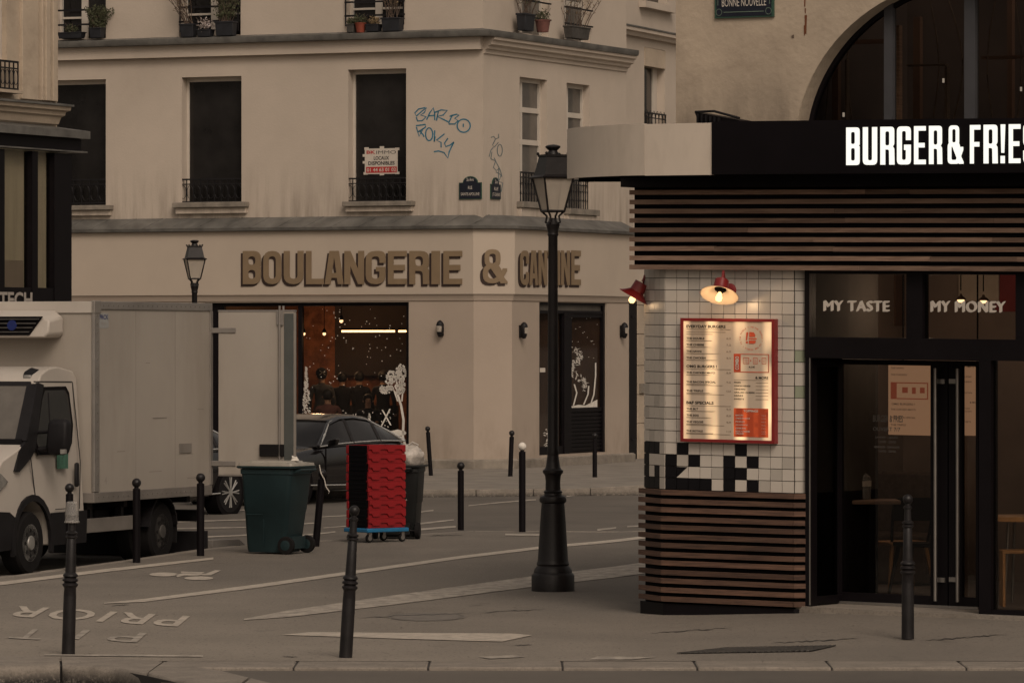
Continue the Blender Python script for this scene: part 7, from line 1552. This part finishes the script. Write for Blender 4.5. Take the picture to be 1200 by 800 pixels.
CF = Vector(((350 - 600) / FPX * 79.7, 79.7, -.1)); phi = R(61); cax = Vector((-math.cos(phi), -math.sin(phi), 0)); clf = Vector((-cax.y, cax.x, 0))
CAR.location = CF - clf * .9; CAR.rotation_euler = (0, 0, math.atan2(cax.y, cax.x)); CAR.scale = (1, 1, .96)
C2 = copy_tree(CAR); C2['label'] = 'second black car, mostly hidden behind the van and its open door'; C2['group'] = CAR['group'] = 'black parked cars'
C2.location = Vector(((268 - 600) / FPX * 75.7, 75.7, -.1)) + cax * WBc - clf * .9
# ================================================================== PEOPLE IN THE BAKERY
def person(label, loc, rz, joints, cloth, hair='hair', scale=1.0, cap=False, split=(0.86, 1.47)):
    t = thing('person', label, 'person', (0, 0, 0))
    J = {'pelvis': (0, 0, .95, .15), 'waist': (0, 0, 1.10, .135), 'chest': (0, .01, 1.30, .165), 'neckb': (0, 0, 1.46, .075), 'neck': (0, -.01, 1.53, .055), 'head': (0, -.02, 1.62, .085), 'crown': (0, -.01, 1.70, .075),
         'shl': (-.18, 0, 1.42, .065), 'ell': (-.24, .02, 1.15, .045), 'wrl': (-.22, -.10, .92, .03), 'hal': (-.215, -.13, .85, .034), 'shr': (.18, 0, 1.42, .065), 'elr': (.24, .02, 1.15, .045), 'wrr': (.22, -.10, .92, .03), 'har': (.215, -.13, .85, .034),
         'hpl': (-.10, 0, .90, .11), 'knl': (-.11, -.01, .50, .065), 'anl': (-.11, .02, .08, .042), 'ftl': (-.12, -.14, .04, .04), 'hpr': (.10, 0, .90, .11), 'knr': (.11, -.01, .50, .065), 'anr': (.11, .02, .08, .042), 'ftr': (.12, -.14, .04, .04)}
    J.update(joints); keys = list(J); E = [('pelvis', 'waist'), ('waist', 'chest'), ('chest', 'neckb'), ('neckb', 'neck'), ('neck', 'head'), ('head', 'crown'), ('chest', 'shl'), ('shl', 'ell'), ('ell', 'wrl'), ('wrl', 'hal'), ('chest', 'shr'), ('shr', 'elr'), ('elr', 'wrr'), ('wrr', 'har'), ('pelvis', 'hpl'), ('hpl', 'knl'), ('knl', 'anl'), ('anl', 'ftl'), ('pelvis', 'hpr'), ('hpr', 'knr'), ('knr', 'anr'), ('anr', 'ftr')]
    me = bpy.data.meshes.new('body'); me.from_pydata([J[k][:3] for k in keys], [(keys.index(a), keys.index(b)) for a, b in E], [])
    o = bpy.data.objects.new('body_tmp', me); col.objects.link(o); o.modifiers.new('skin', 'SKIN'); sb = o.modifiers.new('sub', 'SUBSURF'); sb.levels = 2; sb.render_levels = 2
    sv = me.skin_vertices[0].data
    for i, k in enumerate(keys): sv[i].radius = (J[k][3], J[k][3] * (.72 if k in ('waist', 'chest', 'pelvis') else 1)); sv[i].use_root = (i == 0)
    dg = bpy.context.evaluated_depsgraph_get(); m2 = bpy.data.meshes.new_from_object(o.evaluated_get(dg)); bpy.data.objects.remove(o)
    m2.materials.clear()
    for mm_ in ('skin', cloth, 'cloth_dark'): m2.materials.append(M[mm_])
    hands = [Vector(J[k][:3]) for k in ('hal', 'har')]; nz_ = J['neckb'][2] + .03
    for pl in m2.polygons:
        c = pl.center; pl.use_smooth = True
        pl.material_index = 0 if (c.z > nz_ and abs(c.x) < .13) or min((c - h).length for h in hands) < .075 else (2 if c.z < J['pelvis'][2] - .02 and min((c - h).length for h in hands) > .15 and c.z < J['waist'][2] - .12 else 1)
    m2.name = 'body'; b = bpy.data.objects.new('body', m2); col.objects.link(b); b.parent = t
    h = Vector(J['head'][:3]) + Vector((0, 0, .01))
    # skull, nose, eyes and mouth
    hc = MB().sphere(h + Vector((0, .018, .03)), .102, 16, 12, 1.12); hc.v = [v if True else v for v in hc.v]
    hc.v = [Vector((v.x, max(v.y, h.y - .045) if v.z < h.z + .07 else v.y, max(v.z, h.z - .06))) for v in hc.v]
    hc.build('hair', hair, t)
    f = MB().hexa([h + Vector(v) for v in ((-.014, -.085, -.025), (.014, -.085, -.025), (.012, -.06, -.025), (-.012, -.06, -.025), (-.006, -.08, .02), (.006, -.08, .02), (.006, -.06, .02), (-.006, -.06, .02))]).build('nose', 'skin', t)
    for s in (-1, 1): MB().sphere(h + Vector((s * .032, -.078, .015)), .009, 8, 6).build('eye', 'print_black', t); MB().sphere(h + Vector((s * .088, 0, -.005)), .022, 8, 6).build('ear', 'skin', t)
    MB().box(h.x - .02, h.x + .02, h.y - .084, h.y - .07, h.z - .05, h.z - .042).build('mouth', 'cloth_brown', t)
    if cap:
        MB().sphere(h + Vector((0, .01, .06)), .113, 16, 10, .95).build('cap', 'cloth_dark', t)
        mb = MB()
        for s in (-1, 1): mb.hexa([h + Vector((s * -.07, .112, .02)) + Vector(v) for v in ((0, 0, 0), (s * .015, 0, 0), (s * .015, .008, 0), (0, .008, 0), (s * .125, 0, .09), (s * .14, 0, .09), (s * .14, .008, .09), (s * .125, .008, .09))])
        mb.build('cap_cross', 'print_white', t)
    t.location = loc; t.rotation_euler = (0, 0, rz); t.scale = (scale,) * 3; return t
def inb(px, d): q = FL2.w(FL2.u(px, d), d, 0); return (q.x, q.y, .1)
sit = {'pelvis': (0, 0, .50, .15), 'waist': (0, 0, .65, .135), 'chest': (0, -.02, .86, .165), 'neckb': (0, -.02, 1.01, .075), 'neck': (0, -.03, 1.08, .055), 'head': (0, -.04, 1.17, .085), 'crown': (0, -.03, 1.25, .075), 'shl': (-.18, -.02, .98, .065), 'ell': (-.25, -.08, .74, .045), 'wrl': (-.15, -.28, .76, .03), 'hal': (-.12, -.33, .77, .034), 'shr': (.18, -.02, .98, .065), 'elr': (.25, -.08, .74, .045), 'wrr': (.15, -.28, .76, .03), 'har': (.12, -.33, .77, .034),
       'hpl': (-.10, -.03, .50, .11), 'knl': (-.12, -.42, .50, .07), 'anl': (-.12, -.42, .08, .045), 'ftl': (-.12, -.56, .04, .04), 'hpr': (.10, -.03, .50, .11), 'knr': (.12, -.42, .50, .07), 'anr': (.12, -.42, .08, .045), 'ftr': (.12, -.56, .04, .04)}
BK = math.pi  # back to the camera
person('person in a brown top seated with back to the bakery window', inb(384, -1.0), BK, sit, 'cloth_brown', scale=1.08)
person('standing person in a black cap with a white cross, seen from behind', inb(377, -2.8), BK + .2, {}, 'cloth_grey', cap=True, scale=1.02)
person('seated person with dark hair facing the bakery window', inb(431, -1.9), .15, sit, 'cloth_dark', scale=1.0)
person('standing dark figure left of the seated face in the bakery', inb(401, -3.6), BK, {}, 'cloth_dark', scale=.98)
person('standing dark figure just behind the seated face in the bakery', inb(421, -3.8), BK + .3, {}, 'cloth_dark', scale=.99)
person('standing dark figure right of the seated face in the bakery', inb(449, -3.4), BK - .3, {}, 'cloth_dark', scale=1.0)
for (px, d, txt) in ((384, -1.0, 'dark stool under the person in the brown top'), (431, -1.9, 'dark stool under the seated person facing the window')):
    q = inb(px, d); t = thing('stool', txt, 'stool', q); MB().lathe([(.001, .42), (.18, .42), (.18, .45), (.001, .45)], q, 16).build('seat', 'room_dark', t)
    for k in range(4): a = k * math.pi / 2 + .7; MB().tube([Vector(q) + Vector((.12 * math.cos(a), .12 * math.sin(a), .42)), Vector(q) + Vector((.17 * math.cos(a), .17 * math.sin(a), 0))], .015, 6).build('leg', 'room_dark', t)
q = inb(408, -1.35); tb = thing('cafe_table', 'small dark table between the seated people in the bakery', 'table', q); q = Vector(q)
MB().lathe([(.001, .72), (.36, .72), (.36, .75), (.001, .75)], q, 24).build('table_top', 'wood', tb); MB().tube([q, q + Vector((0, 0, .72))], .03, 8).build('column', 'black_matt', tb); MB().lathe([(.001, 0), (.2, 0), (.2, .02), (.001, .03)], q, 16).build('foot', 'black_matt', tb)
# ================================================================== POTTED PLANTS ON THE LEDGES
def leaf_quads(mb, c, n, rad, s, sq=1.0):
    for _ in range(n):
        d = Vector((random.gauss(0, 1), random.gauss(0, 1), random.gauss(0, 1) * sq)).normalized() * rad * random.random() ** .5; p_ = c + d
        t = Vector((random.uniform(-1, 1), random.uniform(-1, 1), random.uniform(-1, 1))).normalized(); b = t.cross(Vector((random.uniform(-1, 1), 1, .3))).normalized(); k = s * random.uniform(.6, 1.3)
        mb.add([p_ - t * k, p_ + b * k * .4, p_ + t * k, p_ - b * k * .4], [(0, 1, 2, 3)])
def pot_plant(name, label, F, px, pyb, w, h, kind, pot_m, leaf_m='leaf', top=0.5, d=.16, ref=None, round_=False, lean=0, grp='potted plants on the window ledges'):
    u = F.u(px, d); z0 = F.z(pyb, px if ref is None else ref, d); base = F.w(u, d, z0); t = thing(name, label, 'potted plant', base, grp)
    W2 = w / 2
    if round_: MB().lathe([(.001, 0), (W2 * .75, 0), (W2, h * .9), (W2 * 1.08, h * .9), (W2 * 1.08, h), (W2 * .9, h), (W2 * .85, h * .92), (.001, h * .92)], base, 16).build('pot', pot_m, t)
    else:
        mb = MB(); mb.hexa([F.w(u - W2 * .9, d + .08, z0), F.w(u + W2 * .9, d + .08, z0), F.w(u + W2 * .9, d - .08, z0), F.w(u - W2 * .9, d - .08, z0), F.w(u - W2, d + .10, z0 + h), F.w(u + W2, d + .10, z0 + h), F.w(u + W2, d - .10, z0 + h), F.w(u - W2, d - .10, z0 + h)])
        mb.build('pot', pot_m, t, bevel=.01); MB().hexa([F.w(u - W2 - .01, d + .11, z0 + h * .9), F.w(u + W2 + .01, d + .11, z0 + h * .9), F.w(u + W2 + .01, d - .11, z0 + h * .9), F.w(u - W2 - .01, d - .11, z0 + h * .9), F.w(u - W2 - .01, d + .11, z0 + h + .005), F.w(u + W2 + .01, d + .11, z0 + h + .005), F.w(u + W2 + .01, d - .11, z0 + h + .005), F.w(u - W2 - .01, d - .11, z0 + h + .005)]).build('rim', pot_m, t, bevel=.006)
    sm = MB(); lf_ = MB(); c0_ = base + Vector((0, 0, h))
    if kind == 'twigs':
        for k in range(16):
            a = random.uniform(-1, 1); pts = [c0_ + Vector((random.uniform(-W2, W2) * .6, 0, 0))]; v = Vector((a * .5 + lean, random.uniform(-.2, .2), 1)).normalized()
            for s_ in range(6): v = (v + Vector((random.uniform(-.25, .25) + lean * .15, random.uniform(-.2, .2), random.uniform(-.05, .2)))).normalized(); pts.append(pts[-1] + v * top / 6)
            sm.tube(pts, .008, 4, .003)
            for q_ in pts[2:]:
                e = q_ + Vector((random.uniform(-.1, .1), random.uniform(-.08, .08), random.uniform(.03, .12))); sm.tube([q_, e], .004, 3); leaf_quads(lf_, e, 2, .03, .018)
    elif kind == 'bushy':
        for k in range(26):
            a = random.uniform(-1, 1); v = Vector((a * .45, random.uniform(-.25, .25), 1)).normalized(); pts = [c0_ + Vector((random.uniform(-W2, W2) * .7, 0, 0))]
            for s_ in range(5): v = (v + Vector((random.uniform(-.15, .15), 0, 0))).normalized(); pts.append(pts[-1] + v * top / 5 * random.uniform(.7, 1.1))
            sm.tube(pts, .006, 3, .003)
            for q_ in pts[1:]: leaf_quads(lf_, q_, 9, .07, .03, 1.3)
    elif kind == 'low':
        leaf_quads(lf_, c0_ + Vector((0, 0, top * .3)), 150, top * .6, .028, .7)
        for k in range(8): sm.tube([c0_, c0_ + Vector((random.uniform(-.2, .2), -.05, top * random.uniform(.4, .9)))], .004, 3)
    else:
        for k in range(14):
            a = random.uniform(-1, 1); sm.tube([c0_ + Vector((a * W2 * .5, 0, 0)), c0_ + Vector((a * W2, random.uniform(-.05, .05), top * random.uniform(.6, 1)))], .005, 3, .002)
        leaf_quads(lf_, c0_ + Vector((0, 0, top * .5)), 40, top * .4, .03)
    sm.build('stems', 'stem', t)['kind'] = 'stuff'; lf_.build('leaves', leaf_m, t, smooth=False, recalc=False)['kind'] = 'stuff'
    return t
zc_ = 46
P_ = pot_plant
P_('window_box', 'low window box of pale flowers in the top left window', FL, 84, 45.5, .55, .12, 'low', 'pot_black', 'leaf', .22)
P_('flower_pot', 'dark pot with a spiky green plant at the right of the top left window', FL, 114, 45, .26, .20, 'bushy', 'pot_black', 'leaf', .42)
P_('flower_pot', 'square black pot with bare branching twigs in the second upper window', FL, 221, 44, .30, .26, 'twigs', 'pot_black', 'leaf_dry', .9, lean=-.35)
P_('flower_pot', 'small middle pot with greyish foliage in the second upper window', FL, 241, 43.5, .30, .14, 'low', 'pot_black', 'flower', .30)
P_('flower_pot', 'wide black trough with tall thick foliage in the second upper window', FL, 265, 42.5, .40, .28, 'bushy', 'pot_black', 'leaf', .85)
P_('flower_pot', 'grey pot left of the orange pot in the third upper window', FL, 412.5, 38.5, .16, .16, 'low', 'pot_grey', 'leaf', .16)
P_('flower_pot', 'orange terracotta pot in the third upper window', FL, 422.5, 38.5, .21, .19, 'low', 'terracotta', 'leaf', .22, round_=True, d=.2)
P_('flower_pot', 'dark trough with small yellowish flowers right of the orange pot', FL, 438, 37.5, .28, .14, 'low', 'pot_black', 'leaf_dry', .2)
P_('flower_pot', 'wide black trough with upright dry stems in the third upper window', FL, 460, 37, .40, .26, 'twigs', 'pot_black', 'leaf_dry', .7)
P_('flower_pot', 'dark tub with a dry bush in the left upper window round the corner', FR, 616, 36.5, .48, .33, 'twigs', 'pot_black', 'leaf', .6, d=.22)
P_('flower_pot', 'small reddish pot with green leaves round the corner', FR, 636, 38, .30, .24, 'low', 'cloth_brown', 'leaf', .26, d=.24, round_=True)
P_('window_box', 'long dark window box with tall dry yellowish stems round the corner', FR, 676, 46, .95, .24, 'twigs', 'pot_grey', 'leaf_dry', .75, d=.24, lean=.12)
